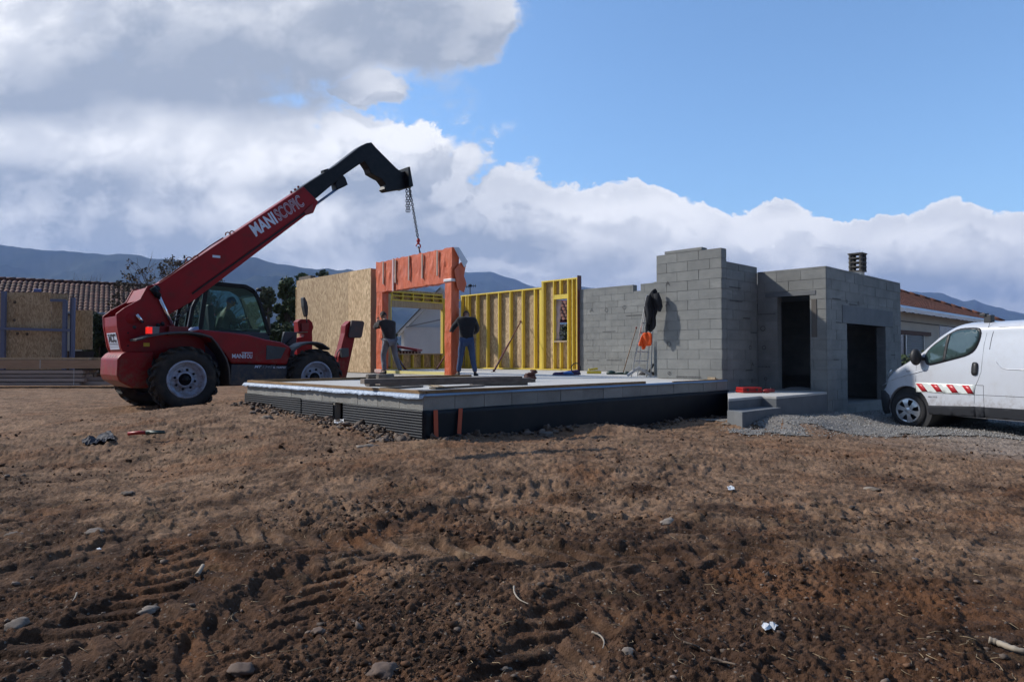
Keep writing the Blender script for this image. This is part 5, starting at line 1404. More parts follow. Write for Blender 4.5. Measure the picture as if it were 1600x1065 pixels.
def join_meshes(name, mes):
    bm = bmesh.new()
    for m in mes: bm.from_mesh(m)
    me = bpy.data.meshes.new(name); bm.to_mesh(me); bm.free()
    for p_ in me.polygons: p_.use_smooth = True
    return me


skinm = mat('skin', (.36, .20, .135), .6); hairm = mat('dark_hair', (.018, .014, .012), .8, bump=(90, .004))


def hand_graph(pts, edges, rad, wi, w, d, side, pal):
    """adds palm and five fingers after wrist index wi; d = pointing direction, pal = across the palm"""
    d = Vector(d).normalized(); pal = Vector(pal).normalized(); nrm = d.cross(pal).normalized(); k = len(pts)
    pts.append(Vector(w) + d * .055); rad.append((.034, .017)); edges.append((wi, k))
    for j, (o, L) in enumerate(((-.030, .062), (-.010, .074), (.010, .070), (.030, .055))):
        b = len(pts); pts.append(Vector(w) + d * .095 + pal * o); rad.append(.0105); edges.append((k, b))
        pts.append(Vector(w) + d * (.095 + L * .55) + pal * o * 1.1 + nrm * .012); rad.append(.009); edges.append((b, b + 1))
        pts.append(Vector(w) + d * (.095 + L * .95) + pal * o * 1.1 + nrm * .036); rad.append(.008); edges.append((b + 1, b + 2))
    b = len(pts); pts.append(Vector(w) + d * .045 + pal * -.045); rad.append(.012); edges.append((k, b)); pts.append(Vector(w) + d * .075 + pal * -.068 + nrm * .015); rad.append(.0095); edges.append((b, b + 1))


def person(label, base, face, J, top_m, leg_m, cap=None, shoes=True, hair=True, k_=1.0):
    """J: joints in metres, x to the person's right, y forward, z up; face = heading angle (0 = +y)"""
    root = empty('person', base, label, 'person'); M = Matrix.Translation(Vector(base)) @ Matrix.Rotation(face, 4, 'Z') @ Matrix.Scale(k_, 4)
    J = {k: Vector(v) for k, v in J.items()}
    order = ['pel', 'waist', 'chest', 'neckb', 'neck', 'head_b']; pts = [J[k] for k in order]; rad = [(.125, .095), (.115, .085), (.125, .085), (.065, .058), (.052, .055), (.055, .060)]; edges = [(0, 1), (1, 2), (2, 3), (3, 4), (4, 5)]
    idx = {}
    for s_ in 'LR':
        for ch_ in (('sh', 'el', 'wr'), ('hip', 'kn', 'an')):
            prev = 2 if ch_[0] == 'sh' else 0
            for nm, rr in zip(ch_, ((.045, .036, .026) if ch_[0] == 'sh' else (.080, .054, .036))):
                idx[nm + s_] = len(pts); pts.append(J[nm + s_]); rad.append(rr); edges.append((prev, idx[nm + s_])); prev = idx[nm + s_]
        k = len(pts); pts.append(J['to' + s_]); rad.append((.040, .030)); edges.append((idx['an' + s_], k))
        d = (J['wr' + s_] - J['el' + s_]); pal = J.get('pal' + s_, Vector((0, 0, 1)).cross(d)); hand_graph(pts, edges, rad, idx['wr' + s_], J['wr' + s_], J.get('hd' + s_, d), s_, pal)
    body = skin_mesh(pts, edges, rad)
    # the head: a shaped surface with brow, nose, chin and ears
    hc = J['head']; f = J['look'].normalized(); upv = (J['head'] - J['neck']).normalized(); rt = f.cross(upv).normalized(); f = upv.cross(rt).normalized()
    mb = MB(); N = 20; vs = []; fs = []
    for i in range(N + 1):
        ph = math.pi * i / N
        for k in range(24):
            t = 2 * math.pi * k / 24; a, b, c = math.sin(ph) * math.cos(t), math.sin(ph) * math.sin(t), math.cos(ph)   # a right, b fwd, c up
            X_, Y_, Z_ = a * .076, b * .098, c * .118
            if c < 0: X_ *= 1 + .28 * c; Y_ *= 1 + .12 * c
            if b > .6 and abs(a) < .32 and -.35 < c < .12: Y_ += .026 * (1 - abs(a) / .32) * (1 - (c + .35) / .47 * .75)    # nose
            if b > .5 and .0 < c < .25 and abs(a) > .15: Y_ -= .006                                            # eye sockets
            if b > .6 and -.62 < c < -.48: Y_ += .006                                                          # lips
            if b > .4 and c < -.75: Y_ += .012                                                                 # chin
            vs.append(hc + rt * X_ + f * Y_ + upv * Z_)
    for i in range(N):
        for k in range(24): fs.append((i * 24 + k, i * 24 + (k + 1) % 24, (i + 1) * 24 + (k + 1) % 24, (i + 1) * 24 + k))
    mb.add(vs, fs, .5, True)
    for s_ in (-1, 1): mb.ball(hc + rt * .078 * s_ - f * .008 - upv * .004, (.012, .020, .032), 8)
    hm = bpy.data.meshes.new('h'); hm.from_pydata(mb.v, [], mb.f)
    bme = join_meshes('body', [body, hm]); bme.transform(M); bo = link_mesh('body', bme, skinm, root)
    eym = mat('eye', (.03, .02, .015), .2)
    for s_ in (-1, 1): eyes = MB(); eyes.ball(M @ (hc + rt * .030 * s_ + f * .088 + upv * .014), .0105, 8); eyes.build('eye', eym, root)
    # clothes as slightly larger shells
    def shell(name, keys, e_, rr, m, sub=2):
        me = skin_mesh([J[k] for k in keys], e_, rr, 0, sub); me = join_meshes(name, [me]); me.transform(M); o = link_mesh(name, me, m, root)
        tx = bpy.data.textures.get('folds') or bpy.data.textures.new('folds', 'CLOUDS'); tx.noise_scale = .11; dm = o.modifiers.new('folds', 'DISPLACE'); dm.texture = tx; dm.strength = .028; dm.mid_level = .5; dm.texture_coords = 'GLOBAL'
        return o
    J['hem'] = J['pel'] + (J['waist'] - J['pel']) * .05 + Vector((0, 0, -.02))
    shell('sweater', ['waist', 'hem', 'chest', 'neckb', 'shL', 'elL', 'cuL', 'shR', 'elR', 'cuR'] if 'cuL' in J else ['waist', 'hem', 'chest', 'neckb', 'shL', 'elL', 'wrL', 'shR', 'elR', 'wrR'],
          [(0, 1), (0, 2), (2, 3), (2, 4), (4, 5), (5, 6), (2, 7), (7, 8), (8, 9)], [(.185, .145), (.185, .150), (.205, .155), (.125, .115), .098, .070, .050, .098, .070, .050], top_m)
    shell('trousers', ['pel', 'hipL', 'knL', 'anL', 'hipR', 'knR', 'anR'], [(0, 1), (1, 2), (2, 3), (0, 4), (4, 5), (5, 6)], [(.165, .128), .112, .080, .066, .112, .080, .066], leg_m)
    if shoes:
        mb = MB()
        for s_ in 'LR':
            a, t_ = J['an' + s_], J['to' + s_]; d = (t_ - a); d.z = 0; d.normalize(); c = a + d * .07; zz = min(a.z, t_.z) - .03
            mb.ball(M @ Vector((c.x, c.y, zz + .02)), .0001, 6)
            vs = []; fs = []; q = Vector((-d.y, d.x, 0))
            for i in range(9):
                f_ = i / 8; cc_ = a - d * .07 + d * .29 * f_; w_ = .045 * (math.sin(math.pi * min(1, (f_ + .12) * .82)) ** .5) + .002; h_ = .105 - .055 * f_ ** .8 if i < 8 else .02
                for k in range(8):
                    t = 2 * math.pi * k / 8; vs.append(M @ Vector((cc_.x + q.x * math.cos(t) * w_, cc_.y + q.y * math.cos(t) * w_, max(.0, h_ / 2 + math.sin(t) * h_ / 2) + (a.z - .085))))
            for i in range(8):
                for k in range(8): fs.append((i * 8 + k, i * 8 + (k + 1) % 8, (i + 1) * 8 + (k + 1) % 8, (i + 1) * 8 + k))
            fs += [tuple(range(8)), tuple(64 + k for k in range(8))[::-1]]; mb.add(vs, fs, .5, True)
        mb.build('shoes', mat('work_shoes', (.02, .018, .018), .7), root)
    if hair or cap:
        mb = MB(); vs = []; fs = []; nn = 11
        for i in range(nn + 1):
            ph = math.pi * .60 * i / nn
            for k in range(24):
                t = 2 * math.pi * k / 24; a, b, c = math.sin(ph) * math.cos(t), math.sin(ph) * math.sin(t), math.cos(ph)
                lim = 1.0
                if b > .25 and c < .42: lim = .93
                if b > .4 and c < .30: lim = .82
                q = 1.09 + .03 * mnoise.noise(Vector((a * 6, b * 6, c * 6))); vs.append(hc + (rt * a * .078 + f * b * .100 + upv * c * .120) * q * lim)
        for i in range(nn):
            for k in range(24): fs.append((i * 24 + k, i * 24 + (k + 1) % 24, (i + 1) * 24 + (k + 1) % 24, (i + 1) * 24 + k))
        mb.add([M @ v for v in vs], fs, .5, True)
        if cap:
            vs = []
            for i in range(9):
                t = math.pi * (i / 8); vs += [M @ (hc + rt * math.cos(t) * .072 + f * (.075 + .02 * math.sin(t)) + upv * .045), M @ (hc + rt * math.cos(t) * .070 + f * (.085 + .075 * math.sin(t)) + upv * .030)]
            mb.add(vs, [(2 * i, 2 * i + 1, 2 * i + 3, 2 * i + 2) for i in range(8)], .5, True)
        mb.build('cap' if cap else 'hair', cap or hairm, root)
    return root


blacksw = mat('black_sweater', (.012, .012, .016), .95, bump=(120, .003), sheen=.2); brownj = mat('dark_brown_jacket', (.024, .020, .019), .9, bump=(90, .004), sheen=.15)
jeanl = mat('pale_worn_jeans', (.13, .15, .19), .9, nz=(5, .3), c2=(.19, .205, .235), bump=(150, .002)); jeanb = mat('blue_jeans', (.030, .055, .135), .9, nz=(5, .3), c2=(.05, .085, .18), bump=(150, .002))
# man at the left post, leaning on it, seen from behind at a quarter; heading towards the post (along -B/+A side)
p1 = HF.P(5.24, vLi - .42, ST)
fa = math.atan2(-(-.55), .83)     # looks a little left of straight ahead
person('man in dark brown jacket and pale jeans leaning on the left orange post', p1, R(38), dict(
    pel=(0, -.02, .93), waist=(0, .03, 1.08), chest=(-.02, .12, 1.30), neckb=(-.02, .19, 1.46), neck=(-.02, .25, 1.52), head_b=(-.02, .28, 1.56), head=(-.03, .31, 1.615), look=(-.25, 1, -.35),
    shL=(-.21, .15, 1.40), elL=(-.26, .36, 1.27), wrL=(-.14, .47, 1.45), cuL=(-.155, .46, 1.43), shR=(.18, .15, 1.40), elR=(.22, .38, 1.24), wrR=(.06, .50, 1.38), cuR=(.075, .49, 1.37),
    hipL=(-.10, -.02, .88), knL=(-.14, .10, .50), anL=(-.16, -.03, .085), toL=(-.17, .10, .03), hipR=(.10, -.03, .88), knR=(.15, -.06, .49), anR=(.20, -.26, .085), toR=(.22, -.13, .03)), brownj, jeanl, k_=.97)
p2 = HF.P(6.35, pv(728, 500)[0] - .1, ST); p2 = on(727.5, 583.4, ST); p2 = onY(729, 583.4, 16.15); p2.z = ST
person('man in black sweater and blue jeans seen from behind with his head bowed', p2, R(4), dict(
    pel=(0, 0, .93), waist=(0, .0, 1.09), chest=(.0, .02, 1.33), neckb=(0, .10, 1.47), neck=(0, .16, 1.52), head_b=(0, .21, 1.55), head=(-.01, .27, 1.575), look=(0, .9, -.75),
    shL=(-.20, .03, 1.42), elL=(-.36, .09, 1.22), wrL=(-.42, .30, 1.10), cuL=(-.415, .27, 1.115), shR=(.20, .03, 1.42), elR=(.285, .10, 1.17), wrR=(.16, .30, 1.08), cuR=(.18, .275, 1.09),
    hipL=(-.10, 0, .89), knL=(-.15, .02, .49), anL=(-.21, -.03, .085), toL=(-.25, .10, .03), hipR=(.10, 0, .89), knR=(.15, .02, .49), anR=(.22, -.03, .085), toR=(.26, .10, .03)), blacksw, jeanb, k_=.93)
# driver: seated in the cab, looking forward
fh = math.atan2(hT[1], hT[0]) - math.pi / 2
sp0 = V3(TF.px(1.67, 345, 521), 1.67); hdz = TF.px(1.67, 360, 472)[1]; base = Vector((sp0.x, sp0.y, hdz - 1.21))
person('driver in drab top and blue cap sitting at the wheel of the telehandler', base, fh, dict(
    pel=(0, 0, .52), waist=(0, .02, .68), chest=(0, .08, .90), neckb=(0, .14, 1.05), neck=(0, .17, 1.11), head_b=(0, .20, 1.15), head=(0, .22, 1.21), look=(0, 1, -.12),
    shL=(-.19, .10, .98), elL=(-.24, .22, .74), wrL=(-.16, .42, .80), cuL=(-.165, .40, .795), shR=(.19, .10, .98), elR=(.24, .22, .74), wrR=(.16, .42, .80), cuR=(.165, .40, .795),
    hipL=(-.10, .03, .50), knL=(-.13, .44, .50), anL=(-.13, .50, .12), toL=(-.13, .62, .06), hipR=(.10, .03, .50), knR=(.13, .44, .50), anR=(.13, .50, .12), toR=(.13, .62, .06)),
    mat('drab_top', (.10, .10, .08), .9), mat('work_trousers', (.04, .045, .06), .9), cap=mat('blue_cap', (.08, .12, .25), .7), hair=False)

# ------------------------------------------------------------------ things on the slab


def plank(x0, y0, x1, y1, z, w_, h_, label, group='loose boards lying on the slab', m=greyt, mid=None):
    """a board between two survey points at height z above the slab"""
    a = on(x0, y0, ST + z + h_ / 2); b = on(x1, y1, ST + z + h_ / 2); mb = MB(); mb.beam(a, b, w_, h_, var=random.random())
    o = mb.build('timber_board', m, None, bevel=.003); return tag(o, label, 'board', group)


plank(575, 600.5, 834, 594.2, .062, .10, .055, 'long grey beam lowest at the front of the board pile', mid=1)
plank(590, 598.2, 826, 592.6, .122, .14, .05, 'wide grey beam lying on top of the front of the pile')
plank(566, 595.8, 812, 590.5, .175, .12, .05, 'uppermost grey beam of the pile, reaching furthest left')
plank(736, 600, 822, 598.5, .004, .14, .05, 'short dark beam under the right end of the pile')
plank(600, 603.0, 659, 598.8, .03, .14, .022, 'pale split board resting aslant before the pile', m=timb)
plank(600, 606.5, 655, 603.2, .003, .16, .024, 'grey short board flat on the slab below the pale split board')
plank(671, 599.5, 690, 604.8, .012, .10, .022, 'small pale offcut lying askew beside the front boards', m=timb)
plank(676, 606.0, 752, 602.0, .003, .14, .025, 'thin grey board flat on the slab before the beams')
for (x, y, d, lab) in ((572, 603.5, 0, 'blackened round log end at the left corner of the pile'), (588, 604, 0, 'second round log end beside the left corner of the pile')):
    p = on(x, y, ST); mb = MB(); mb.tube([p + Vector((0, 0, .055)), p + Vector((B[0] * .35, B[1] * .35, .055))], .052, 14); mb.tube([p + Vector((.01, .02, .15)), p + Vector((B[0] * .3, B[1] * .3, .15))], .042, 14)
    tag(mb.build('log_end', greyt), lab, 'log')
p = on(829, 594, ST + .02); mb = MB()
for i in range(10): a_ = i * .7; mb.tube([p + Vector((.10 * math.cos(a_), .06 * math.sin(a_), .04 + .015 * i)), p + Vector((.12 * math.cos(a_ + 1.5), .07 * math.sin(a_ + 1.5), .05 + .015 * i))], .022, 6)
mb.ball(p + Vector((0, 0, .06)), (.12, .08, .07), 10, jit=.4); tag(mb.build('clamp_bundle', mat('rust_brown', (.07, .022, .018), .7)), 'tangle of dark red clamps on the right end of the board pile', 'clamps')


def prop(a, b, label, r=.024):
    a, b = Vector(a), Vector(b); d = (b - a).normalized(); root = empty('push_pull_prop', a, label, 'prop', 'steel props bracing the walls')
    mb = MB(); mb.tube([a, a.lerp(b, .55)], r * 1.25, 10); mb.build('outer_tube', redprop, root)
    mb = MB(); mb.tube([a.lerp(b, .5), b], r * .9, 10); mb.build('inner_tube', redprop, root)
    mb = MB(); mb.box(a - Vector((.08, .05, .0)), (.16, 0, 0), (0, .1, 0), (0, 0, .012)); mb.box(a - Vector((.02, .03, 0)), (.04, 0, 0), (0, .06, 0), (0, 0, .07)); mb.build('foot_plate', redprop, root)
    mb = MB(); s_ = d.cross(Vector((0, 0, 1))).normalized(); mb.box(b - s_ * .04 - d * .02, s_ * .08, d * .1, (0, 0, .03)); mb.build('head_plate', redprop, root); return root


pb_ = HF.P(11.6, vat(813, 503)[0], 0); bz = vat(813, 503)[1] - .05
prop(on(771, 580.8, ST + .002), HF.P(12.03, vat(814, 503)[0], vat(814, 503)[1]), 'dark red steel prop leaning on the yellow stud wall')
q = HF.px(13.9, 626, 556)
prop(HF.P(HF.px(12.8, 634, 575)[0], 12.8, ST + .002), HF.P(HF.px(13.85, 619, 553)[0], 13.88, HF.px(13.85, 619, 553)[1]), 'short dark prop bracing the window wall behind the leaning man')
prop(HF.P(HF.px(12.8, 682, 575)[0], 12.8, ST + .002), HF.P(HF.px(13.85, 701, 548)[0], 13.88, HF.px(13.85, 701, 548)[1]), 'short dark prop bracing the window wall beside the right orange post')

# stepladder with clothes
alu = mat('aluminium', (.55, .56, .57), .38, .75)
YL = 15.6
def LY(x, y, Y=YL): return onY(x, y, Y)
sld = empty('stepladder', LY(992, 583), 'aluminium stepladder standing against the grey walls with clothes hung over it', 'ladder')
zb = ST + .0
fl0 = LY(986, 583); fl0.z = ST; fl1 = LY(1009, 479, YL + .1); fr0 = LY(1009, 582); fr0.z = ST; fr1 = LY(1020.5, 505, YL + .1)
tpz = zrow(YL, 462); apex_l = LY(1011, 462, 14.42); apex_r = LY(1021, 463, 14.38)
fl0 = LY(986, 582, YL); fl0.z = ST; fr0 = LY(1009.5, 582, YL); fr0.z = ST
mb = MB(); mb.beam(fl0, apex_l, .06, .025, up=(1, 0, 0)); mb.build('stile', alu, sld); mb = MB(); mb.beam(fr0, apex_r, .06, .025, up=(1, 0, 0)); mb.build('stile', alu, sld)
for i in range(8):
    f = .09 + i * .118; mb = MB(); mb.beam(fl0.lerp(apex_l, f), fr0.lerp(apex_r, f), .05, .03); mb.build('rung', alu, sld)
bk0 = LY(996, 577, YL + .75); bk0.z = ST; bk1 = LY(1017, 577, YL + .75); bk1.z = ST
mb = MB(); mb.beam(bk0, apex_l, .05, .022, up=(1, 0, 0)); mb.build('rear_stile', alu, sld); mb = MB(); mb.beam(bk1, apex_r, .05, .022, up=(1, 0, 0)); mb.build('rear_stile', alu, sld)
m_ = LY(998, 574.5, YL - .12); a_ = LY(980, 583, YL - .15); a_.z = ST + .03; b_ = LY(1018, 583.5, YL - .1); b_.z = ST + .03
mb = MB(); mb.beam(a_, m_, .05, .06); mb.beam(m_, b_, .05, .06); tag(mb.build('spreader_bar', mat('white_bar', (.62, .62, .62), .5), sld, bevel=.006))


def cloth(name, outline, Y0, m, label, cat, depth=.10, seedv=0, thick=.05):
    """a hanging garment: front sheet built from an outline with folds, and a back sheet behind it"""
    bm = bmesh.new(); pts = [LY(x, y, Y0) for x, y in outline]; vv_ = [bm.verts.new(p) for p in pts]; bm.faces.new(vv_); bmesh.ops.triangulate(bm, faces=bm.faces)
    for _ in range(5):
        ed = [e for e in bm.edges if e.calc_length() > .06]
        if not ed: break
        bmesh.ops.subdivide_edges(bm, edges=ed, cuts=1); bmesh.ops.triangulate(bm, faces=bm.faces)
    for v in bm.verts:
        n_ = mnoise.noise(Vector((v.co.x * 11 + v.co.z * 1.5 + seedv, v.co.z * 1.2, seedv))) + .5 * mnoise.noise(Vector((v.co.x * 23 + v.co.z * 2.5, v.co.z * 2.2, seedv + 3))); v.co.y += n_ * depth
    me = bpy.data.meshes.new(name); bm.to_mesh(me); bm.free()
    for p_ in me.polygons: p_.use_smooth = True
    o = link_mesh(name, me, m); s_ = o.modifiers.new('t', 'SOLIDIFY'); s_.thickness = thick; s_.offset = 0; s2 = o.modifiers.new('b', 'SUBSURF'); s2.levels = 1; s2.render_levels = 1
    return tag(o, label, cat)


jkt = cloth('work_jacket', [(1020, 452), (1024, 450.5), (1026.5, 454), (1026, 462), (1027.5, 470), (1026, 478), (1025, 490), (1023.5, 503), (1022, 514), (1017, 519.5), (1013, 516), (1009.5, 520.5), (1008.5, 509), (1010, 497), (1007.5, 487), (1008, 478), (1011.5, 468), (1015.5, 458)], 14.22, mat('black_cloth', (.016, .017, .022), .95), 'black work jacket hanging from the top of the stepladder', 'jacket', .10, 1, .05)
mb = MB(); q_ = [LY(x, y, 14.15) for x, y in ((1025, 458), (1028.5, 470), (1031, 479), (1029, 486))]; mb.tube(q_, [.06, .075, .06, .045], 10); mb.build('sleeve', jkt.data.materials[0], jkt)
mb = MB(); q_ = [LY(x, y, 14.15) for x, y in ((1014, 462), (1012, 476), (1014.5, 492), (1012.5, 506))]; mb.tube(q_, [.05, .065, .055, .045], 10); mb.build('sleeve', jkt.data.materials[0], jkt)
vst = cloth('safety_vest', [(1005, 520), (1012, 518.5), (1017, 520), (1018, 530), (1017, 540), (1013, 541), (1009, 540), (1008, 546), (1003.5, 546), (1003, 541), (998, 541), (998, 538), (1001, 528)], 14.75, mat('hi_vis_orange', (.80, .10, .012), .7), 'bright orange safety vest draped over a rung below the black jacket', 'vest', .08, 5, .03)

# pole, level, tools on the floor
a_ = LY(973.5, 583, 18.2); a_.z = ST + .02; b_ = LY(994, 513, 18.7); mb = MB(); mb.tube([a_, b_], .014, 8); pl_ = mb.build('broom_pole', mat('pole_wood', (.20, .13, .085), .6)); tag(pl_, 'thin wooden pole leaning on the back grey wall left of the stepladder', 'pole')
mb = MB(); mb.tube([b_, b_.lerp(a_, -.03)], .024, 8); mb.build('grip', mat('dull_red_grip', (.18, .03, .03), .6), pl_)
grn = mat('dark_green_tool', (.012, .035, .028), .5)
mb = MB(); a_ = on(955, 583.0, ST + .03); b_ = on(980, 583.2, ST + .03); mb.tube([a_, b_], .035, 10); mb.ball(a_, (.13, .09, .075), 10); mb.ball(b_, (.1, .07, .05), 8); tag(mb.build('grinder', grn), 'dark green long tool lying at the foot of the back grey wall', 'tool')
mb = MB(); a_ = on(1012, 584, ST + .03); mb.ball(a_, (.22, .12, .07), 10, jit=.4, seed=3); mb.tube([a_, a_ + Vector((.15, 0, .25))], .03, 8); tag(mb.build('tool_bag', mat('dark_bag', (.03, .028, .03), .8)), 'dark tool bag lying under the stepladder', 'bag')
ym = mat('yellow_tool', (.55, .45, .05), .5)
mb = MB(); a_ = on(917, 581.5, ST + .04); mb.beam(a_, a_ + Vector((.38, -.05, .0)), .1, .07); mb.beam(a_ + Vector((.05, .05, .07)), a_ + Vector((.30, .1, .10)), .05, .05); tag(mb.build('yellow_tool', ym, bevel=.008), 'yellow hand tool lying by the foot of the back grey wall', 'tool')
pm = mat('purple_cloth', (.045, .025, .10), .8); mb = MB(); a_ = on(884, 584, ST + .03); mb.ball(a_, (.33, .14, .06), 12, jit=.5, seed=2); mb.ball(a_ + Vector((.22, .02, .03)), (.16, .1, .07), 10, jit=.5, seed=5); lb = mb.build('tool_heap', pm); tag(lb, 'heap of purple and blue cloth and straps before the narrow window panel', 'cloth heap')
mb = MB(); mb.ball(a_ + Vector((.05, -.1, .02)), (.14, .06, .045), 10, jit=.4, seed=9); mb.build('blue_part', mat('bright_blue', (.03, .13, .42), .5), lb)
mb = MB(); c = on(900, 583, ST + .1); mb.tube([c + Vector((.10 * math.cos(t), .02, .11 + .11 * math.sin(t))) for t in np.linspace(0, 6.3, 16)], .012, 6); tag(mb.build('cable_loop', blackp), 'black loop of cable standing by the corner of the narrow window panel', 'cable')
mb = MB(); a_ = on(896, 598.5, ST); a_ = HF.P(TU - .06, .28, ST); mb.box(a_, Vector((A[0], A[1], 0)) * .16 * -1, Vector((B[0], B[1], 0)) * .045, (0, 0, .055)); tag(mb.build('wood_offcut', timb, bevel=.002), 'small pale wood offcut at the foot of the tall block wall', 'offcut')
# red tool case on the landing
rc = on(1170, 613.8, .47); cs = empty('tool_case', rc, 'red plastic tool case lying flat on the landing by the doorway', 'tool case')
rcm = mat('red_case', (.36, .014, .012), .4); e_ = Vector((.99, .12, 0))
mb = MB(); mb.box(rc + Vector((-.13, -.05, .004)), e_ * .40, Vector((-.05, .28, 0)), (0, 0, .055)); mb.build('lower_shell', rcm, cs, bevel=.015, seg=3); mb = MB(); mb.box(rc + Vector((-.125, -.045, .062)), e_ * .39, Vector((-.05, .27, 0)), (0, 0, .045)); mb.build('lid', rcm, cs, bevel=.015, seg=3)
for k in (.08, .26): mb = MB(); mb.box(rc + Vector((-.13, -.058, .04)) + e_ * k, e_ * .035, (0, -.006, 0), (0, 0, .045)); mb.build('latch', blackp, cs)
mb = MB(); q = rc + Vector((.34, .0, .04)); mb.ball(q, (.09, .055, .04), 12); mb.tube([q, q + Vector((.15, .04, .01))], .035, 10); o = mb.build('power_tool', mat('dull_red_tool', (.25, .02, .02), .45)); tag(o, 'small red power tool lying beside the red tool case', 'power tool')
mb = MB(); mb.tube([q + Vector((.08, .02, .03)), q + Vector((.10, .05, .06)), q + Vector((.14, .04, .03))], .014, 6); mb.build('grip', blackp, o)
mb = MB(); a_ = HF.P(GU + .45, du0 + .45, .48); mb.ball(a_, (.30, .16, .05), 10, jit=.4, seed=6); tag(mb.build('cement_bag', mat('paper_bag', (.25, .25, .26), .9)), 'pale bag lying inside the dark doorway of the garage', 'bag')

# ------------------------------------------------------------------ timber packs on the left
YP = 23.0


def pack(name, x0, y0, x1, y1, Y, dz, rows, nlong, label, m=None, gap=.012, dep=1.0, h_=None, x0w=None):
    """a pack of planks: courses seen side on"""
    z0_ = zrow(Y, y1); z1_ = zrow(Y, y0); hh = (z1_ - z0_) / rows; xl = onY(x0, y1, Y).x; xr = onY(x1, y1, Y).x
    root = empty(name, (xl, Y, z0_), label, 'timber pack', 'packs of sawn timber behind the telehandler')
    r = random.Random(int(y0 * 7))
    for i in range(rows):
        mb = MB()
        for j in range(nlong):
            e0 = r.uniform(-.06, .06); e1_ = r.uniform(-.25, .15); mb.box((xl + e0, Y + j * dep / nlong, z0_ + i * hh), (xr - xl + e1_, 0, 0), (0, dep / nlong - .006, 0), (0, 0, hh - gap), r.random())
        mb.build('plank', m or greyt, root)
    return root, xl, xr, z0_, z1_


pale = mat('grey_planed_boards', (.40, .345, .31), .8, nz=(1, .3), c2=(.30, .255, .225), aniso=(2, 20, 20), var=.25)
warm = mat('fresh_beam', (.55, .38, .25), .75, nz=(1, .3), c2=(.40, .26, .16), aniso=(2, 20, 20), var=.2)
r1 = pack('timber_pack', -60, 577, 130, 602, YP, 0, 4, 5, 'big pack of grey planks on the ground at the far left edge', pale, .028)
r2 = pack('timber_pack', 128, 588, 210, 600.5, YP + .2, 0, 2, 4, 'low pack of grey planks running behind the telehandler rear wheels', pale, .02)
r3 = pack('timber_pack', -60, 562.5, 182, 575.5, YP + .05, 0, 1, 6, 'long pack of fresh orange brown beams lying on top of the grey planks', warm, .0)
r4 = pack('timber_pack', -60, 558.5, 150, 562, YP + .1, 0, 1, 6, 'thin layer of pale boards uppermost on the timber stack', timb, .0)
stp = mat('binding_strap', (.5, .5, .48), .5)
for (x, rr) in ((115, r1), (62, r3)):
    mb = MB(); X_ = onY(x, 590, YP).x; mb.box((X_, YP - .012, rr[3] - .0), (.03, 0, 0), (0, 0, rr[4] - rr[3] + .01), (0, .004, 0)); mb.build('strap', stp, rr[0])
for i in range(6): mb = MB(); mb.box((onY(-60 + i * 45, 602, YP).x, YP + .1, .02), (.09, 0, 0), (0, .8, 0), (0, 0, .085)); mb.build('bearer', greyt, r1[0])

# wall elements standing behind the timber
YW = 26.0
lav = mat('lavender_post', (.13, .15, .235), .7)
we = empty('board_wall_element', onY(60, 560, YW), 'strand board wall element with slim lavender posts standing behind the timber packs', 'wall element')
mb = MB()
for (x0, x1, y0, v) in ((-70, 5, 456, .25), (7, 79, 456, .30), (79.5, 105, 458.5, .05)):
    a_ = onY(x0, 561, YW + .15); b_ = onY(x1, 561, YW + .15); mb.box((a_.x, YW + .15, .1), (b_.x - a_.x - .01, 0, 0), (0, .02, 0), (0, 0, zrow(YW, y0) - .1), v)
mb.build('board', osb, we)
for (x, y0, w_) in ((5.5, 455, .16), (101.5, 469, .14), (114, 465, .13), (111.5, 465, .05)):
    mb = MB(); a_ = onY(x, 500, YW); mb.box((a_.x - w_ / 2, YW - .05, .1), (w_, 0, 0), (0, .1, 0), (0, 0, zrow(YW, y0) - .1)); mb.build('post', lav, we)
for (x0, x1, y) in ((0, 112, 513), (80, 103, 469)):
    mb = MB(); a_ = onY(x0, y, YW); b_ = onY(x1, y + (3 if x0 == 0 else .5), YW); mb.beam((a_.x, YW - .03, a_.z), (b_.x, YW - .03, b_.z), .08, .10); mb.build('rail', lav, we)
for (x, y) in ((23, 472), (22, 500), (27, 521), (42, 522)): mb = MB(); c = onY(x, y, YW + .14); mb.lathe(c, (0, 1, 0), [(.001, -.004), (.055, -.004), (.06, .01)], 12); mb.build('board_hole', mat('knot', (.10, .07, .045), .9), we)
w2 = empty('loose_board_sheet', onY(130, 560, YW + .6), 'single strand board sheet hung on the dark fence by the telehandler', 'board')
mb = MB(); a_ = onY(117, 561, YW + .6); b_ = onY(143.5, 561, YW + .6); mb.box((a_.x, YW + .6, zrow(YW + .6, 546)), (b_.x - a_.x, 0, 0), (0, .03, 0), (0, 0, zrow(YW + .6, 484.5) - zrow(YW + .6, 546)), .4); mb.build('board', osb, w2)
mb = MB(); mb.box((a_.x - .3, YW + .5, .1), (b_.x - a_.x + .4, 0, 0), (0, .06, 0), (0, 0, zrow(YW, 548) - .1)); mb.build('support', mat('dark_support', (.035, .03, .03), .8), w2)
o = tag(MB().box(onY(52, 456, YW + .1), (.25, 0, 0), (0, .1, 0), (0, 0, .12)).build('blue_parcel', mat('blue_wrap', (.10, .14, .35), .5), bevel=.02), 'small blue wrapped parcel on the top edge of the board wall element', 'parcel')

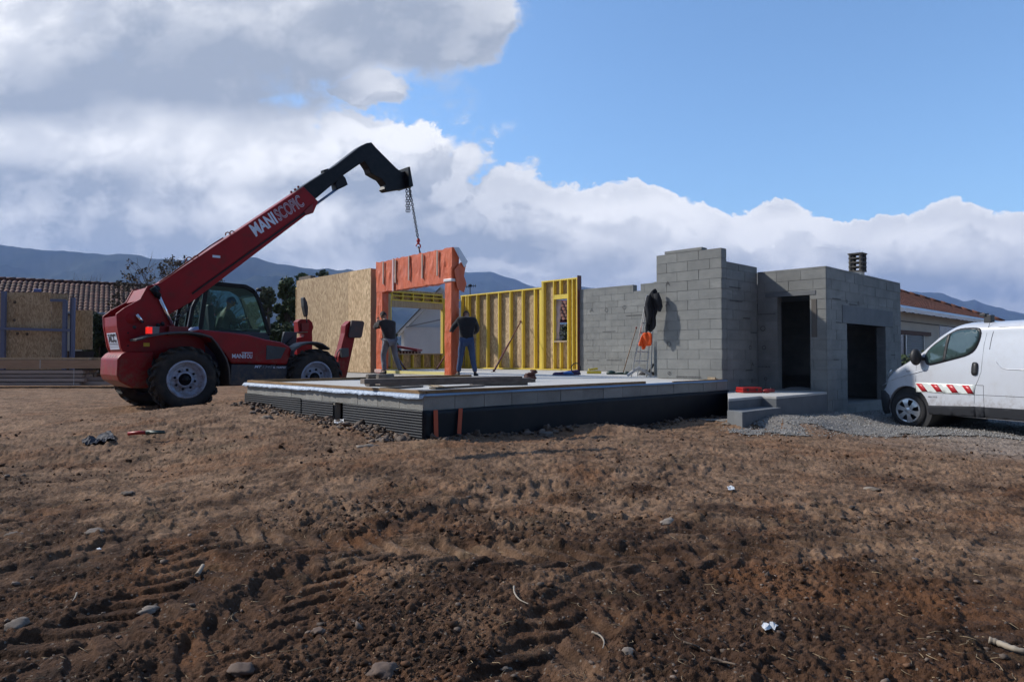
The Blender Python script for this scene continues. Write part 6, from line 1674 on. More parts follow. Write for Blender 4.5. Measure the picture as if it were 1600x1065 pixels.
# ------------------------------------------------------------------ neighbouring houses
tile = mat('terracotta_tile', (.15, .062, .042), .8, nz=(2, .3), c2=(.09, .04, .03), var=.42, bump=(30, .004))
tile2 = mat('orange_tile', (.19, .075, .042), .8, nz=(2, .3), c2=(.12, .048, .032), var=.32, bump=(30, .004))
rend = mat('cream_render', (.58, .54, .47), .9, nz=(1, .3), c2=(.49, .455, .40), bump=(40, .003)); rendw = mat('white_render', (.62, .62, .62), .9, nz=(1, .3), c2=(.55, .55, .56))


def tile_roof(P, W, L, m, name='roof', parent=None, tw_=.22, tl=.36, clip=None):
    """P(a, b) -> point for a across (0..W) and b up the slope (0..L), plus normal; barrel tiles as real relief"""
    na = int(W / tw_); nb = int(L / tl); vs = []; fs = []; var = []; K_ = 5
    o, ea, eb, nn = P; r = random.Random(5)
    for j in range(nb):
        cols = []
        for i in range(na):
            if clip and not clip((i + .5) / na, (j + .5) / nb): continue
            b0 = len(vs); v = r.random()
            for (b, lift) in ((j * tl, .030), ((j + 1) * tl, .0)):
                for k in range(K_ + 1):
                    a = (i + k / K_) * tw_; h = .055 * abs(math.sin(math.pi * k / K_)) if True else 0
                    vs.append(o + ea * a + eb * b + nn * (h + lift))
            for k in range(K_): fs.append((b0 + k, b0 + k + 1, b0 + K_ + 2 + k, b0 + K_ + 1 + k)); var.append(v)
    mb = MB(); mb.v = [tuple(p) for p in vs]; mb.f = fs; mb.a = var; mb.sm = [True] * len(fs)
    # under-sheet
    b0 = len(mb.v); 
    return mb.build(name, m, parent)


# left house, long low roof
lh = empty('tiled_house', (-22, 33, 0), 'long low house with a brown tiled roof at the far left behind the board walls', 'house')
dL = Vector((.86, .51, 0)).normalized(); nL = Vector((-dL.y, dL.x, 0))
r0 = onY(-80, 436.5, 32.6); r0.z = 5.0; Ln = 11.5; run = 3.3
ez0 = 3.25; eo = r0 - nL * run; eo.z = ez0; up_ = (r0 - eo); Ls = up_.length; upn = up_.normalized(); nn = dL.cross(upn).normalized()
eo = eo - dL * 3
tile_roof((eo, dL, upn, nn if nn.z > 0 else -nn), Ln + 3, Ls, tile, parent=lh)
mb = MB(); mb.box(eo - nn * .06, dL * (Ln + 3), upn * Ls, nn * .04); mb.build('roof_deck', redd, lh)
rr0 = r0 - dL * 3
mb = MB()
for i in range(int((Ln + 3) / .4)): mb.tube([rr0 + dL * (i * .4) + Vector((0, 0, .02)), rr0 + dL * (i * .4 + .42) + Vector((0, 0, .05))], .09, 8, random.random())
mb.build('ridge_tiles', tile, lh)
bk = rr0 + nL * run; bk.z = ez0; mb = MB(); mb.add([rr0 + Vector((0, 0, 0)), rr0 + dL * (Ln + 3), bk + dL * (Ln + 3), bk], [(0, 1, 2, 3)]); mb.build('rear_roof', tile, lh)
mb = MB(); mb.box(Vector((eo.x, eo.y, 0)) + nL * .4, dL * (Ln + 2.6), nL * (2 * run - .8), (0, 0, ez0 - .1)); mb.build('wall', rend, lh)
mb = MB(); mb.tube([eo + Vector((0, 0, -.02)) - nL * .05, eo + dL * (Ln + 3) + Vector((0, 0, -.02)) - nL * .05], .07, 8); mb.build('gutter', mat('zinc', (.25, .25, .26), .5, .3), lh)
g1 = (eo + dL * (Ln + 3)); mb = MB(); mb.add([Vector((g1.x, g1.y, ez0 - .1)) + nL * .4, Vector((g1.x, g1.y, ez0 - .1)) + nL * (2 * run - .4), g1 + nL * run + Vector((0, 0, 1.65))], [(0, 1, 2)]); mb.build('gable', rend, lh)

# right house with hipped roof
rh = empty('tiled_house', (18, 30, 0), 'cream house with an orange hipped tile roof behind the garage and the van', 'house')
o0 = onY(1408, 485, 24.0); e0 = Vector((o0.x, o0.y, 2.95)); bd_ = Vector((B[0], B[1], 0)); ad_ = Vector((A[0], A[1], 0)); VL = 16.7; V0 = -.3
sl_run = 4.0; rise = 1.66
u_ = (ad_ * sl_run + Vector((0, 0, rise))); Ls = u_.length; un = u_.normalized(); nn = bd_.cross(un); nn = nn if nn.z > 0 else -nn
tile_roof((e0 + bd_ * V0, bd_, un, nn), VL - V0, Ls, tile2, parent=rh, clip=lambda a, b: (a * (VL - V0)) < (VL - V0) - b * 3.2 and a * (VL - V0) > b * 3.5)
mb = MB(); hip = e0 + bd_ * VL; rg = e0 + bd_ * (VL - 3.2) + u_
mb.add([hip, rg, hip + ad_ * 8], [(0, 1, 2)]); mb.add([e0 + bd_ * V0, e0 + bd_ * (V0 + 3.5) + u_, e0 + bd_ * V0 + ad_ * 8], [(0, 1, 2)]); mb.add([e0 + bd_ * V0 + ad_ * 8, e0 + bd_ * (V0 + 3.5) + u_, rg, hip + ad_ * 8], [(0, 1, 2, 3)]); mb.build('rear_roof', tile2, rh)
mb = MB(); mb.add([e0 + bd_ * V0 - nn * .05, hip - nn * .05, rg - nn * .05, e0 + bd_ * (V0 + 3.5) + u_ - nn * .05], [(0, 1, 2, 3)]); mb.build('roof_deck', redd, rh)
mb = MB()
for i in range(10): f = i / 10; mb.tube([hip.lerp(rg, f) + Vector((0, 0, .06)), hip.lerp(rg, f + .105) + Vector((0, 0, .09))], .10, 8, random.random())
q0 = e0 + bd_ * (V0 + 3.5) + u_
for i in range(30): f = i / 30; mb.tube([q0.lerp(rg, f) + Vector((0, 0, .05)), q0.lerp(rg, f + .035) + Vector((0, 0, .08))], .10, 8, random.random())
mb.build('ridge_tiles', tile2, rh)
wb = e0 + ad_ * .5; mb = MB(); mb.box(Vector((wb.x, wb.y, 0)) + bd_ * V0, bd_ * (VL - V0 - .5), ad_ * 7, (0, 0, 2.86)); mb.build('wall', rend, rh)
# eave board wrapped in foil, string course, lintel, windows
mb = MB(); vs = []; fs = []; n = 200
for i in range(n + 1):
    l = V0 + (VL - V0 - .3) * i / n; k = .03 * mnoise.noise(Vector((l * 3, 0, 0)))
    for (o_, z) in ((.02, 2.99), (-.05 + k * .6, 2.90), (-.03 - k * .4, 2.76 + k)): vs.append(e0 + bd_ * l + ad_ * (o_ - .02) + Vector((0, 0, z - e0.z)))
for i in range(n):
    for j in range(2): a = i * 3 + j; fs.append((a, a + 1, a + 4, a + 3))
mb.add(vs, fs, .5, False); fo = mb.build('foil_flashing', mat('bright_foil', (.62, .64, .70), .35, .3, bump=(14, .02)), rh); fo.modifiers.new('t', 'SOLIDIFY').thickness = .01
FR_ = Frame((wb.x, wb.y), B, A)
def rhp(x, y): return FR_.px(-.01, x, y)
a0_, z_ = rhp(1409, 497); mb = MB(); mb.fbox(FR_, V0, VL - .5, -.03, -.001, 2.48, 2.52); mb.build('string_course', mat('dark_line', (.12, .11, .10), .8), rh)
(ua, za), (ub, _) = rhp(1390, 517), rhp(1451.5, 523); _, zb_l = rhp(1430, 523.5); _, zt_l = rhp(1430, 517.5)
mb = MB(); mb.fbox(FR_, ua, ub, -.10, .05, zb_l, zt_l); mb.build('lintel', mat('rusty_wood', (.10, .045, .030), .8), rh, bevel=.01)
(ua, zw1), (ub, zw0) = rhp(1395, 524), rhp(1442, 560)
mb = MB(); mb.fbox(FR_, ua, ub, -.006, .0, zb_l - 1.25, zb_l - .001, .5); mb.build('window', mat('window_dark', (.02, .025, .03), .15), rh)
mb = MB(); sx0 = rhp(1416, 540)[0]
for i in range(14): mb.fbox(FR_, sx0, ub - .03, -.035, -.008, zb_l - 1.2 + i * .085, zb_l - 1.2 + i * .085 + .07, .5)
mb.build('shutter', mat('grey_shutter', (.11, .13, .15), .6), rh); mb = MB(); mb.fbox(FR_, sx0 - .16, sx0 - .08, -.05, -.007, zb_l - 1.25, zb_l - .02); mb.fbox(FR_, ub + .02, ub + .06, -.05, .05, zb_l - 1.25, zb_l); mb.build('window_frame', alu, rh)
(ua, za), (ub, zb2) = rhp(1468, 507), rhp(1490, 520); mb = MB(); mb.fbox(FR_, ua, ub + .6, -.008, .0, zb2 - .8, za); mb.build('window', mat('window_dark_b', (.02, .025, .03), .15), rh)
# low dark wall before that house
lowa = onY(1408, 559, 21.0); mb = MB(); mb.box(Vector((lowa.x - 2, 20.6, 0)), Vector((B[0], B[1], 0)) * 12, Vector((A[0], A[1], 0)) * .2, (0, 0, 1.1)); tag(mb.build('dark_garden_wall', mat('dark_wall', (.06, .058, .06), .9)), 'low dark garden wall before the cream house, partly hidden by the van', 'wall')

# white gabled house seen through the big window opening
YH = 58.0
wh_ = empty('white_gabled_house', onY(670, 557, YH), 'white gabled house seen through the window opening in the yellow wall', 'house')
def HP(x, y, Y=YH): return onY(x, y, Y)
g = [HP(627, 562), HP(627, 523), HP(636, 512), HP(663, 484), HP(690, 455), HP(720, 484), HP(720, 562)]
g = [(p.x, max(p.z, 0)) for p in g]; mb = MB(); n = len(g); vs = [(x, YH, z) for x, z in g] + [(x, YH + 10, z) for x, z in g]
mb.add(vs, [tuple(range(n)), tuple(range(2 * n - 1, n - 1, -1))] + [(i, i + n, (i + 1) % n + n, (i + 1) % n) for i in range(n)]); mb.build('wall', rendw, wh_)
mb = MB(); a_ = HP(622, 524); b_ = HP(690, 452.5); mb.beam(a_ - Vector((0, .3, 0)), b_ - Vector((0, .3, 0)), .6, .30, up=(0, 0, 1)); mb.box(a_ + Vector((0, -.6, .1)), b_ - a_, (0, 11, 0), (0, 0, .15)); mb.build('roof', mat('pale_eave', (.48, .46, .43), .8), wh_)
mb = MB(); a_ = HP(630, 512, YH - .2); mb.box((HP(636, 500).x, YH - 1.5, 0), (HP(692, 500).x - HP(636, 500).x, 0, 0), (0, 1.45, 0), (0, 0, zrow(YH - 1.5, 511))); mb.build('annex', rendw, wh_)
mb = MB(); mb.beam(HP(634, 511, YH - 1.6), HP(690, 499, YH - 1.6), .15, .10); mb.build('roof_edge', mat('eave_grey', (.25, .25, .25), .8), wh_)  # plain mid-grey beam along the annex roof edge
# small dark red shed with pale pickets
sh = empty('garden_shed', onY(630, 557, 44), 'small dark red shed with pale pickets before the white gabled house', 'shed')
mb = MB(); a_ = HP(600, 537.5, 44); b_ = HP(656, 547, 44); mb.beam(a_, b_, 2.5, .14); mb.build('roof', redd, sh); mb = MB(); mb.box((a_.x + .3, 44, 0), (b_.x - a_.x - .5, 0, 0), (0, 2, 0), (0, 0, 1.55)); mb.build('wall', mat('shed_red', (.07, .022, .02), .8), sh)
pkm = mat('pink_picket', (.42, .33, .33), .8)
for i in range(7): mb = MB(); x = HP(622 + i * 5, 550, 43.9).x; mb.box((x, 43.9, .4), (.08, 0, 0), (0, .04, 0), (0, 0, 1.1)); mb.build('picket', pkm, sh)
# house behind the narrow window
nh = empty('tiled_house', (2.5, 34, 0), 'house with terracotta tiles seen through the narrow window of the yellow panel', 'house')
a0_ = onY(868, 502, 33); o_ = Vector((a0_.x - .3, 33, zrow(33, 501))); ea = Vector((1, .15, 0)).normalized(); un = Vector((0, .86, .5)).normalized(); un = (un - ea * un.dot(ea)).normalized(); nn = ea.cross(un)
tile_roof((o_, ea, un, nn), 4.2, 2.4, tile2, parent=nh); mb = MB(); mb.box(o_ - nn * .08, ea * 4.2, un * 2.4, nn * .04); mb.build('roof_deck', redd, nh)
mb = MB(); mb.box((o_.x + .1, 33.5, 0), ea * 3.9, (0, 4, 0), (0, 0, o_.z - .15)); mb.build('wall', mat('grey_render', (.25, .27, .28), .9), nh)
# aerial on a mast behind the yellow wall
ay = 40.0; mt = empty('television_aerial', onY(735, 557, ay), 'television aerial on a thin mast above the left end of the yellow wall', 'aerial')
p0 = onY(734.5, 557, ay); p1_ = onY(734.5, 444, ay); mb = MB(); mb.tube([(p0.x, ay, 0), p1_], .03, 6); mb.build('mast', dkm, mt)
mb = MB(); q0 = onY(724, 448, ay); q1 = onY(744, 446.5, ay); mb.tube([q0, q1], .022, 5)
for i in range(7): c = q0.lerp(q1, .1 + i * .14); mb.tube([c + Vector((0, -.28, -.02)), c + Vector((0, .28, .02))], .012, 4); mb.tube([c + Vector((-.0, 0, -.10)), c + Vector((0, 0, .10))], .014, 4)
mb.ball(p1_ + Vector((0, 0, -.08)), .1, 8); mb.build('antenna', dkm, mt)

# ------------------------------------------------------------------ trees and hedges
def leafmat(name, c, c2):
    m = mat(name, c, .8, nz=(.9, .3), c2=c2, var=.5); return m


def leaf_cloud(mb, centres, n, size, r, squash=.9):
    for i in range(n):
        c, rad = centres[r.randrange(len(centres))]
        d = Vector((r.gauss(0, 1), r.gauss(0, 1), r.gauss(0, 1))); d.normalize(); rr = rad * (r.random() ** .45); p = Vector(c) + Vector((d.x * rr, d.y * rr, d.z * rr * squash))
        a = Vector((r.gauss(0, 1), r.gauss(0, 1), r.gauss(0, 1))).normalized(); b = a.cross(Vector((r.gauss(0, 1), r.gauss(0, 1), r.gauss(0, 1)))).normalized(); s_ = size * r.uniform(.6, 1.4)
        mb.add([p - a * s_ * .5 - b * s_ * .2, p + a * s_ * .1 - b * s_ * .45, p + a * s_ * .6, p + b * s_ * .4], [(0, 1, 2, 3)], r.random())


def leafy_tree(x, y, Y, wpx, label, seedv, m, cols, hmin=.2, n=5200, size=.17, cat='tree', name='evergreen_tree'):
    top = onY(x, y, Y); r = random.Random(seedv); H_ = top.z; hw = wpx / F * Y / 2; root = empty(name, (top.x, Y, 0), label, cat)
    cs = []
    for i in range(cols):
        f = r.random() ** .8; z = hmin * H_ + (H_ * .93 - hmin * H_) * f; w_ = hw * (1.0 - f ** 2.2 * .82); a = r.uniform(0, 6.28); d = w_ * r.random() ** .5
        cs.append(((top.x + math.cos(a) * d, Y + math.sin(a) * d * .8, z), hw * r.uniform(.16, .30)))
    cs.append(((top.x, Y, H_ - .35), .35))
    mb = MB(); mb.tube([(top.x, Y, 0), (top.x + .1, Y, H_ * .5), (top.x, Y, H_ * .9)], [.16, .10, .03], 8)
    for i in range(14): c = cs[i % len(cs)][0]; mb.tube([(top.x, Y, c[2] * .6), c], [.05, .012], 5)
    mb.build('trunk', bark, root); mb = MB(); leaf_cloud(mb, cs, n, size, r); mb.build('crown', m, root); return root


bark = mat('bark', (.09, .07, .055), .9, bump=(20, .01)); lv1 = leafmat('dark_foliage', (.060, .095, .045), (.10, .13, .06)); lv2 = leafmat('grey_foliage', (.10, .125, .075), (.06, .08, .05)); lv3 = leafmat('hedge_leaf', (.03, .05, .022), (.045, .07, .03))
leafy_tree(449, 431, 33, 62, 'bushy dark evergreen tree rising beside the left edge of the board wall', 3, lv1, 46, .12, 9000, .17)
leafy_tree(418, 447, 31, 46, 'lower olive grey tree directly right of the telehandler cab', 4, lv2, 34, .1, 6500, .15)
leafy_tree(472, 425.5, 36, 46, 'evergreen whose tip shows just over the left end of the board wall', 5, lv1, 34, .12, 6000, .18)
leafy_tree(505, 420, 40, 40, 'narrow evergreen whose top pokes above the middle of the board wall', 6, lv2, 26, .2, 4200, .19)
leafy_tree(395, 470, 34, 60, 'low dark tree seen through the front of the telehandler cab', 8, lv1, 34, .08, 6000, .17)
leafy_tree(345, 478, 38, 80, 'broad olive bush standing behind the telehandler cab window', 9, lv2, 40, .08, 6500, .2)
leafy_tree(612, 516, 52, 30, 'small dark tree beyond the window opening beside the leaning man', 10, lv1, 20, .05, 2600, .25)
leafy_tree(883, 505, 30.0, 14, 'small green shrub seen at the foot of the narrow window', 12, lv2, 14, .1, 1500, .12, 'shrub', 'garden_shrub')


def hedge(x0, x1, ytop, Y, label, seedv, m, size=.16, n=9000):
    r = random.Random(seedv); a = onY(x0, ytop, Y); b = onY(x1, ytop, Y); cs = []
    for i in range(int((b.x - a.x) * 5) + 6): cs.append(((a.x + (b.x - a.x) * r.random(), Y + r.uniform(-.3, .3), a.z * r.random() ** .7 * .92), .42))
    root = empty('hedge', ((a.x + b.x) / 2, Y, 0), label, 'hedge'); mb = MB(); leaf_cloud(mb, cs, n, size, r); mb.build('foliage', m, root)
    mb = MB(); k = a.x + .3
    while k < b.x: mb.tube([(k, Y, 0), (k + .1, Y, a.z * .7)], [.05, .02], 5); k += .7
    mb.build('stem', bark, root)
    mb = MB(); mb.box((a.x, Y + .15, 0), (b.x - a.x, 0, 0), (0, .05, 0), (0, 0, a.z * .94)); mb.build('screen_mesh', mat('green_screen', (.010, .018, .012), .9), root)


hedge(143, 262, 489, 28.5, 'tall dark green hedge between the board sheet and the telehandler', 5, lv3, .13, 12000)
hedge(262, 470, 508, 30.5, 'lower dark green hedge running behind the telehandler to the board wall', 6, lv3, .15, 15000)
hedge(1405, 1480, 563, 19.5, 'low dark hedge at the foot of the cream house', 7, lv3, .1, 3000)


def bare_tree(x, y, Y, label, seedv, h_px_base=557, spread=1.0, r0_=.11, leaves=True, depth=6, lean=0.0):
    top = onY(x, y, Y); H_ = top.z; r = random.Random(seedv); root = empty('bare_tree', (top.x, Y, 0), label, 'tree'); mb = MB(); tips = []
    def grow(p, d, L, rad, k):
        pts = [p]; q = p; dd = d
        for i in range(3): dd = (dd + Vector((r.gauss(0, .12), r.gauss(0, .12), r.gauss(.02, .08)))).normalized(); q = q + dd * L / 3; pts.append(q)
        mb.tube(pts, [rad, rad * .88, rad * .76, rad * .65], 5 if k > 2 else 7, r.random(), cap=False)
        if k >= depth: tips.append(q); return
        for i in range(2 if r.random() < .6 else 3):
            nd = (dd + Vector((r.gauss(0, .55), r.gauss(0, .55), r.gauss(.10, .30))) * spread).normalized(); grow(q, nd, L * r.uniform(.66, .86), rad * .62, k + 1)
    grow(Vector((top.x, Y, 0)), Vector((lean, 0, 1)).normalized(), H_ * .26, r0_, 0); mb.build('branches', bark, root)
    zmax = max(v[2] for v in mb.v)
    for ch in root.children: ch.data.transform(Matrix.Diagonal((1, 1, H_ / zmax, 1)))
    if leaves:
        mb = MB()
        for t_ in tips:
            if r.random() < .55: leaf_cloud(mb, [((t_.x, t_.y, t_.z * H_ / zmax), .16)], 9, .085, r)
        mb.build('leaves', mat('dry_leaf', (.075, .055, .035), .8, var=.4), root)
    return root


bare_tree(252, 404, 30, 'bare tree with few withered leaves rising above the telehandler boom foot', 21, spread=1.15, r0_=.13)
bare_tree(281, 407, 31, 'second bare tree half hidden by the raised red boom', 22, spread=1.0, r0_=.11)
bare_tree(213, 440, 38, 'low bare tree showing its top just over the end of the left tiled roof', 23, spread=1.0, r0_=.08)
for (x, y, sd, lb) in ((108, 429, 31, 'left tuft of thin bare twigs above the left tiled roof'), (127, 428, 32, 'right tuft of thin bare twigs above the left tiled roof')): bare_tree(x, y, 44, lb, sd, spread=.55, r0_=.06, leaves=False, depth=5)
bare_tree(335, 449, 29.5, 'bare tree behind the cab seen through the tinted glass', 33, spread=1.1, r0_=.12, leaves=False)
bare_tree(365, 452, 29.0, 'bare tree right of the driver seen through the tinted glass', 34, spread=1.1, r0_=.10, leaves=False)

# ------------------------------------------------------------------ hills
def hills(name, prof, dist, seedv, m, depth=1500, rough=1.0):
    xs = [p[0] for p in prof]; ys = [p[1] for p in prof]; NA, NRr = 420, 70; vs = []; fs = []
    for i in range(NA + 1):
        x = xs[0] + (xs[-1] - xs[0]) * i / NA; k = (x - 800) / F; H_ = (557 - np.interp(x, xs, ys)) / F * dist
        for j in range(NRr + 1):
            f = j / NRr; rr = dist * .45 + (dist * .55 + depth) * f; t = (rr - dist * .45) / (dist * .55); prof_ = max(0, min(1, t)) ** 1.25 if rr < dist else max(0, 1 - ((rr - dist) / depth) ** 1.4)
            X_ = k * rr; nz_ = mnoise.fractal(Vector((X_ / 420, rr / 420, seedv)), .9, 2.1, 6); rd = abs(mnoise.noise(Vector((X_ / 330 + seedv, rr / 800, 1)))); bell = 4 * prof_ * (1 - prof_)
            z = H_ * prof_ + (nz_ * 70 - rd * 110) * rough * bell * (H_ / 500 + .15) - 6 * (1 - prof_)
            z += (nz_ * 22 + 10 * mnoise.noise(Vector((X_ / 90, seedv, 0)))) * min(1, rough) * max(0, prof_ - .6) * 2.5
            vs.append((X_, rr, z - 2))
    for i in range(NA):
        for j in range(NRr): a = i * (NRr + 1) + j; fs.append((a, a + 1, a + NRr + 2, a + NRr + 1))
    mb = MB(); mb.add(vs, fs, .5, True); return tag(mb.build(name, m), kind='structure')


hm_ = mat('hill_scrub', (.018, .032, .024), .95, nz=(.0045, .12), c2=(.05, .06, .04), spec=0); 
hills('hills', [(-500, 400), (-250, 372), (-60, 376), (60, 386), (130, 392), (240, 403), (330, 404), (395, 404.5), (430, 410), (461, 412.5), (500, 417), (545, 419.5), (600, 434), (680, 450), (760, 470)], 3400, 2.0, hm_)
hills('mountains', [(520, 470), (600, 446), (670, 434), (700, 428), (740, 426.5), (770, 428), (792, 433), (812, 440), (835, 444), (900, 446), (980, 455), (1080, 462), (1200, 458), (1330, 452), (1408, 452), (1440, 457), (1475, 460.5), (1490, 466), (1506, 470), (1524, 467.5), (1545, 473), (1575, 482), (1600, 487), (1700, 495), (1900, 470), (2200, 500)], 5200, 5.0, hm_, 2000, 1.0)

# ------------------------------------------------------------------ litter one can pick out
def rock(name, x, y, size, label, m, seedv, cat='stone', squash=.38, st=(1, 1)):
    p = on(x, y, 0.0)
    for _ in range(3): p = on(x, y, gz(p.x, p.y))
    if not outside(np.array([p.x]), np.array([p.y]), .05)[0]: pass
    bm = bmesh.new(); bmesh.ops.create_icosphere(bm, subdivisions=3, radius=1); a = seedv * 1.3
    for v in bm.verts:
        q = v.co.copy(); k = 1 + .45 * mnoise.noise(q * 1.5 + Vector((seedv, 0, 0))) + .2 * mnoise.noise(q * 3.5 + Vector((0, seedv, 0))); q *= k
        q = Vector((q.x * size * st[0], q.y * size * st[1], q.z * size * squash)); v.co = Vector((q.x * math.cos(a) - q.y * math.sin(a), q.x * math.sin(a) + q.y * math.cos(a), q.z)) + Vector((p.x, p.y, p.z - size * squash * .05))
    me = bpy.data.meshes.new(name); bm.to_mesh(me); bm.free()
    for f in me.polygons: f.use_smooth = True
    return tag(link_mesh(name, me, m), label, cat)


st_p = mat('pale_stone', (.26, .22, .18), .9, nz=(9, .3), c2=(.14, .105, .08), bump=(50, .003)); st_g = mat('grey_stone', (.17, .14, .115), .9, nz=(9, .3), c2=(.095, .07, .055), bump=(50, .004)); st_b = mat('brown_stone', (.15, .095, .065), .85, nz=(9, .3), c2=(.09, .06, .045), bump=(50, .004))
for k, (x, y, s_, lab, m, st_) in enumerate((
    (230, 954, .045, 'pale oval stone lying between the tyre prints in the left foreground', st_p, (1.2, .8)), (150, 832, .07, 'large flat grey stone half sunk at the left, above the tyre prints', st_g, (1.3, .8)),
    (20, 836, .055, 'flat grey stone at the left edge of the picture', st_g, (1, .8)), (26, 975, .055, 'grey rounded stone near the lower left edge', st_g, (1, .8)), (598, 1046, .055, 'brown rounded stone at the bottom of the picture left of centre', st_b, (.9, 1)),
    (789, 1042, .026, 'small grey stone near the bottom centre', st_g, (1, 1)), (375, 1045, .05, 'angular brown stone near the bottom, right of the left corner', st_b, (1, .8)), (1045, 816, .075, 'pale flat stone in the middle of the open soil', st_p, (1.4, .6)),
    (596, 688, .09, 'pale boulder in the heap beside the black plinth corner', st_g, (1, .8)), (574, 698, .09, 'flat pale stone at the front of the heap by the plinth corner', st_p, (1.3, .8)), (633, 683, .12, 'reddish lump of earth against the ribbed membrane corner', st_b, (1.2, .8)),
    (418, 652, .08, 'pale stone lying left of the slab near its far corner', st_p, (1.2, .6)), (852, 679, .12, 'grey rock at the foot of the long black membrane', st_g, (1, 1)), (1363, 764, .055, 'pale rough stone out on the soil before the van', st_p, (1.3, .7)),
    (980, 1017, .03, 'light grey angular stone near the bottom, right of centre', st_p, (1, .8)), (1135, 662, .08, 'pale block of rubble at the right end of the slab', st_p, (1, .8)), (200, 770, .045, 'grey stone on the darker soil at the left', st_g, (1.2, .8)), (497, 985, .03, 'small dark stone left of centre near the bottom', st_b, (1, 1)))):
    rock('stone', x, y, s_, lab, m, k + 1, st=st_)


def sheet(name, pts, label, cat, m, lift=.02, crumple=.015, seedv=1):
    P_ = []
    for (x, y) in pts:
        p = on(x, y, 0)
        for _ in range(3): p = on(x, y, gz(p.x, p.y))
        P_.append(p)
    bm = bmesh.new(); vv_ = [bm.verts.new(p) for p in P_]; bm.faces.new(vv_); bmesh.ops.triangulate(bm, faces=bm.faces)
    for _ in range(3): bmesh.ops.subdivide_edges(bm, edges=[e for e in bm.edges if e.calc_length() > .02], cuts=1); bmesh.ops.triangulate(bm, faces=bm.faces)
    for v in bm.verts: v.co.z = gz(v.co.x, v.co.y) + lift + crumple * mnoise.noise(Vector((v.co.x * 25, v.co.y * 25, seedv)))
    me = bpy.data.meshes.new(name); bm.to_mesh(me); bm.free(); o = link_mesh(name, me, m); o.modifiers.new('t', 'SOLIDIFY').thickness = .003; return tag(o, label, cat)


wp = mat('white_litter', (.62, .63, .64), .5)
sheet('paper_scrap', [(521, 660), (536, 659), (538, 663), (523, 664)], 'small white paper scrap on the earth before the left face of the slab', 'litter', wp, .03, .01)
sheet('plastic_wrapper', [(1190, 984), (1203, 980), (1212, 979), (1216, 983), (1205, 990), (1196, 993)], 'shiny white torn wrapper lying in the right foreground', 'litter', wp, .015, .02)
sheet('plastic_scrap', [(150, 862), (156, 860), (158, 864), (152, 866)], 'tiny white plastic scrap near the left tyre prints', 'litter', wp, .02, .01)
sheet('foil_scrap', [(1136, 764), (1147, 763), (1148, 768), (1138, 769)], 'tiny silver scrap in the middle right of the soil', 'litter', wp, .02, .01)
sheet('tarpaulin_scrap', [(127, 688), (150, 683), (172, 678), (182, 681), (170, 687), (150, 690), (130, 691)], 'dark rag lying flat on the earth left of the telehandler', 'rag', mat('dark_rag', (.03, .03, .04), .8), .03, .04)


def stick(name, pts, r0_, label, m, cat='stick', tip_=.4, lift=.012):
    P_ = []
    for (x, y) in pts:
        p = on(x, y, 0)
        for _ in range(3): p = on(x, y, gz(p.x, p.y))
        p.z += lift + r0_ * .5; P_.append(p)
    n = len(P_); mb = MB(); q = spline([(p.x, p.y) for p in P_], n * 6); zz = np.interp(np.linspace(0, 1, len(q)), np.linspace(0, 1, n), [p.z for p in P_])
    mb.tube([(a[0], a[1], z) for a, z in zip(q, zz)], [r0_ * (1 - (1 - tip_) * i / len(q)) * (1 + .12 * math.sin(i * 1.9)) for i in range(len(q))], 8); return tag(mb.build(name, m), label, cat)


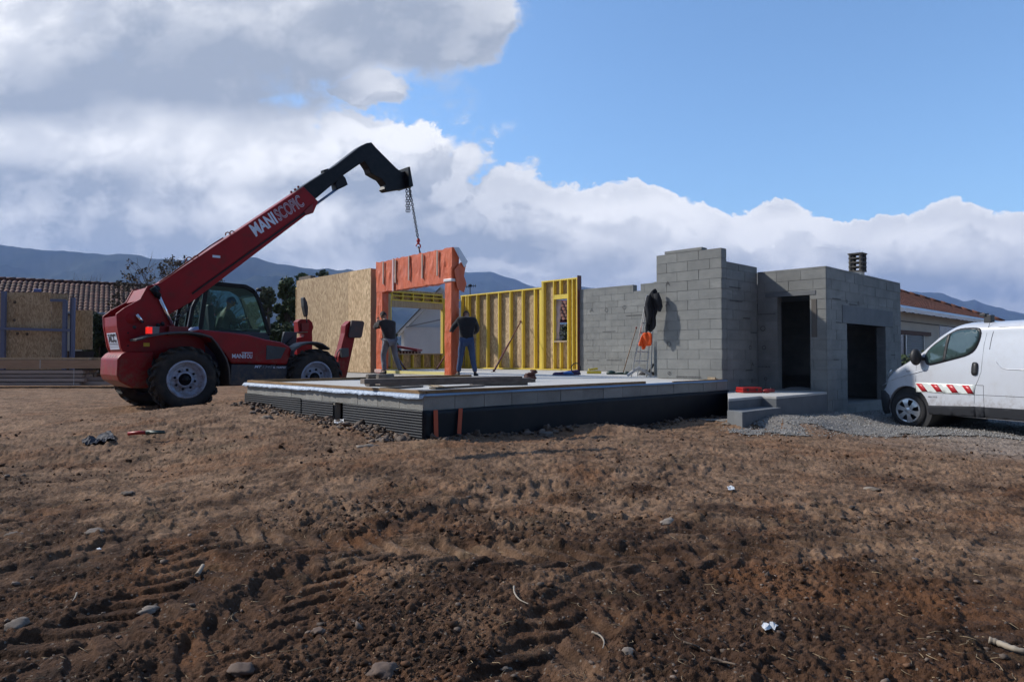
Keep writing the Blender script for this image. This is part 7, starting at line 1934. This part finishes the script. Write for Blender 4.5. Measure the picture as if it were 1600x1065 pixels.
pr = mat('peeled_root', (.36, .31, .24), .7, nz=(8, .3), c2=(.24, .19, .14)); br2 = mat('brown_twig', (.12, .085, .06), .8)
o = stick('pale_root', [(1545, 1006), (1562, 1012), (1585, 1020), (1612, 1026), (1640, 1030)], .014, 'pale peeled root lying at the lower right edge', pr, 'root', .6)
stick('pale_stick', [(308, 903), (313, 895), (317, 888)], .012, 'short pale wood chip standing out in the left foreground', pr, 'stick', .8)
stick('curved_twig', [(803, 920), (804, 930), (812, 941), (826, 948)], .005, 'curved thin twig in the centre of the foreground', pr, 'twig'); stick('curved_twig', [(925, 992), (938, 998), (944, 1008), (942, 1018)], .005, 'hooked thin twig right of centre near the bottom', pr, 'twig')
stick('thin_root', [(1068, 1008), (1082, 1012), (1094, 1018), (1102, 1022)], .005, 'thin root curling across the lower right soil', br2, 'root'); stick('buried_stick', [(1110, 1034), (1130, 1040), (1150, 1044)], .007, 'dark stick half buried near the bottom right', br2)
stick('thin_twig', [(120, 930), (117, 938), (113, 943)], .004, 'thin bent twig in the left tyre prints', pr, 'twig')
p = on(208, 682.5, 0)
for _ in range(3): p = on(208, 682.5, gz(p.x, p.y))
sec = empty('secateurs', p, 'red handled hand tool dropped on the earth left of the telehandler', 'hand tool')
mb = MB(); mb.tube([p + Vector((-.06, .0, .04)), p + Vector((.06, .02, .05)), p + Vector((.14, .03, .05))], .022, 8); mb.build('red_handle', rcm, sec); mb = MB(); mb.tube([p + Vector((.14, .03, .05)), p + Vector((.34, .06, .06))], [.03, .012], 8); mb.tube([p + Vector((.14, .03, .05)), p + Vector((.38, .0, .05))], [.02, .01], 6); mb.build('dark_jaw', grn, sec)

# ------------------------------------------------------------------ air
hz_ = bpy.data.materials.new('air'); hz_.use_nodes = True; t = NT(hz_.node_tree); t.n.clear(); pvn = t.new('ShaderNodeVolumePrincipled'); pvn.inputs['Color'].default_value = (.38, .56, 1.0, 1); pvn.inputs["Density"].default_value = 1.3e-4; pvn.inputs['Anisotropy'].default_value = .1
om = t.new('ShaderNodeOutputMaterial'); t.l.new(pvn.outputs[0], om.inputs['Volume'])
mb = MB(); mb.box((-9500, -150, -60), (19000, 0, 0), (0, 7600, 0), (0, 0, 790)); hb = mb.build('haze', hz_); tag(hb, kind='stuff')
sc.cycles.volume_bounces = 0; sc.cycles.max_bounces = 6; sc.cycles.diffuse_bounces = 3; sc.cycles.glossy_bounces = 3; sc.cycles.transparent_max_bounces = 12
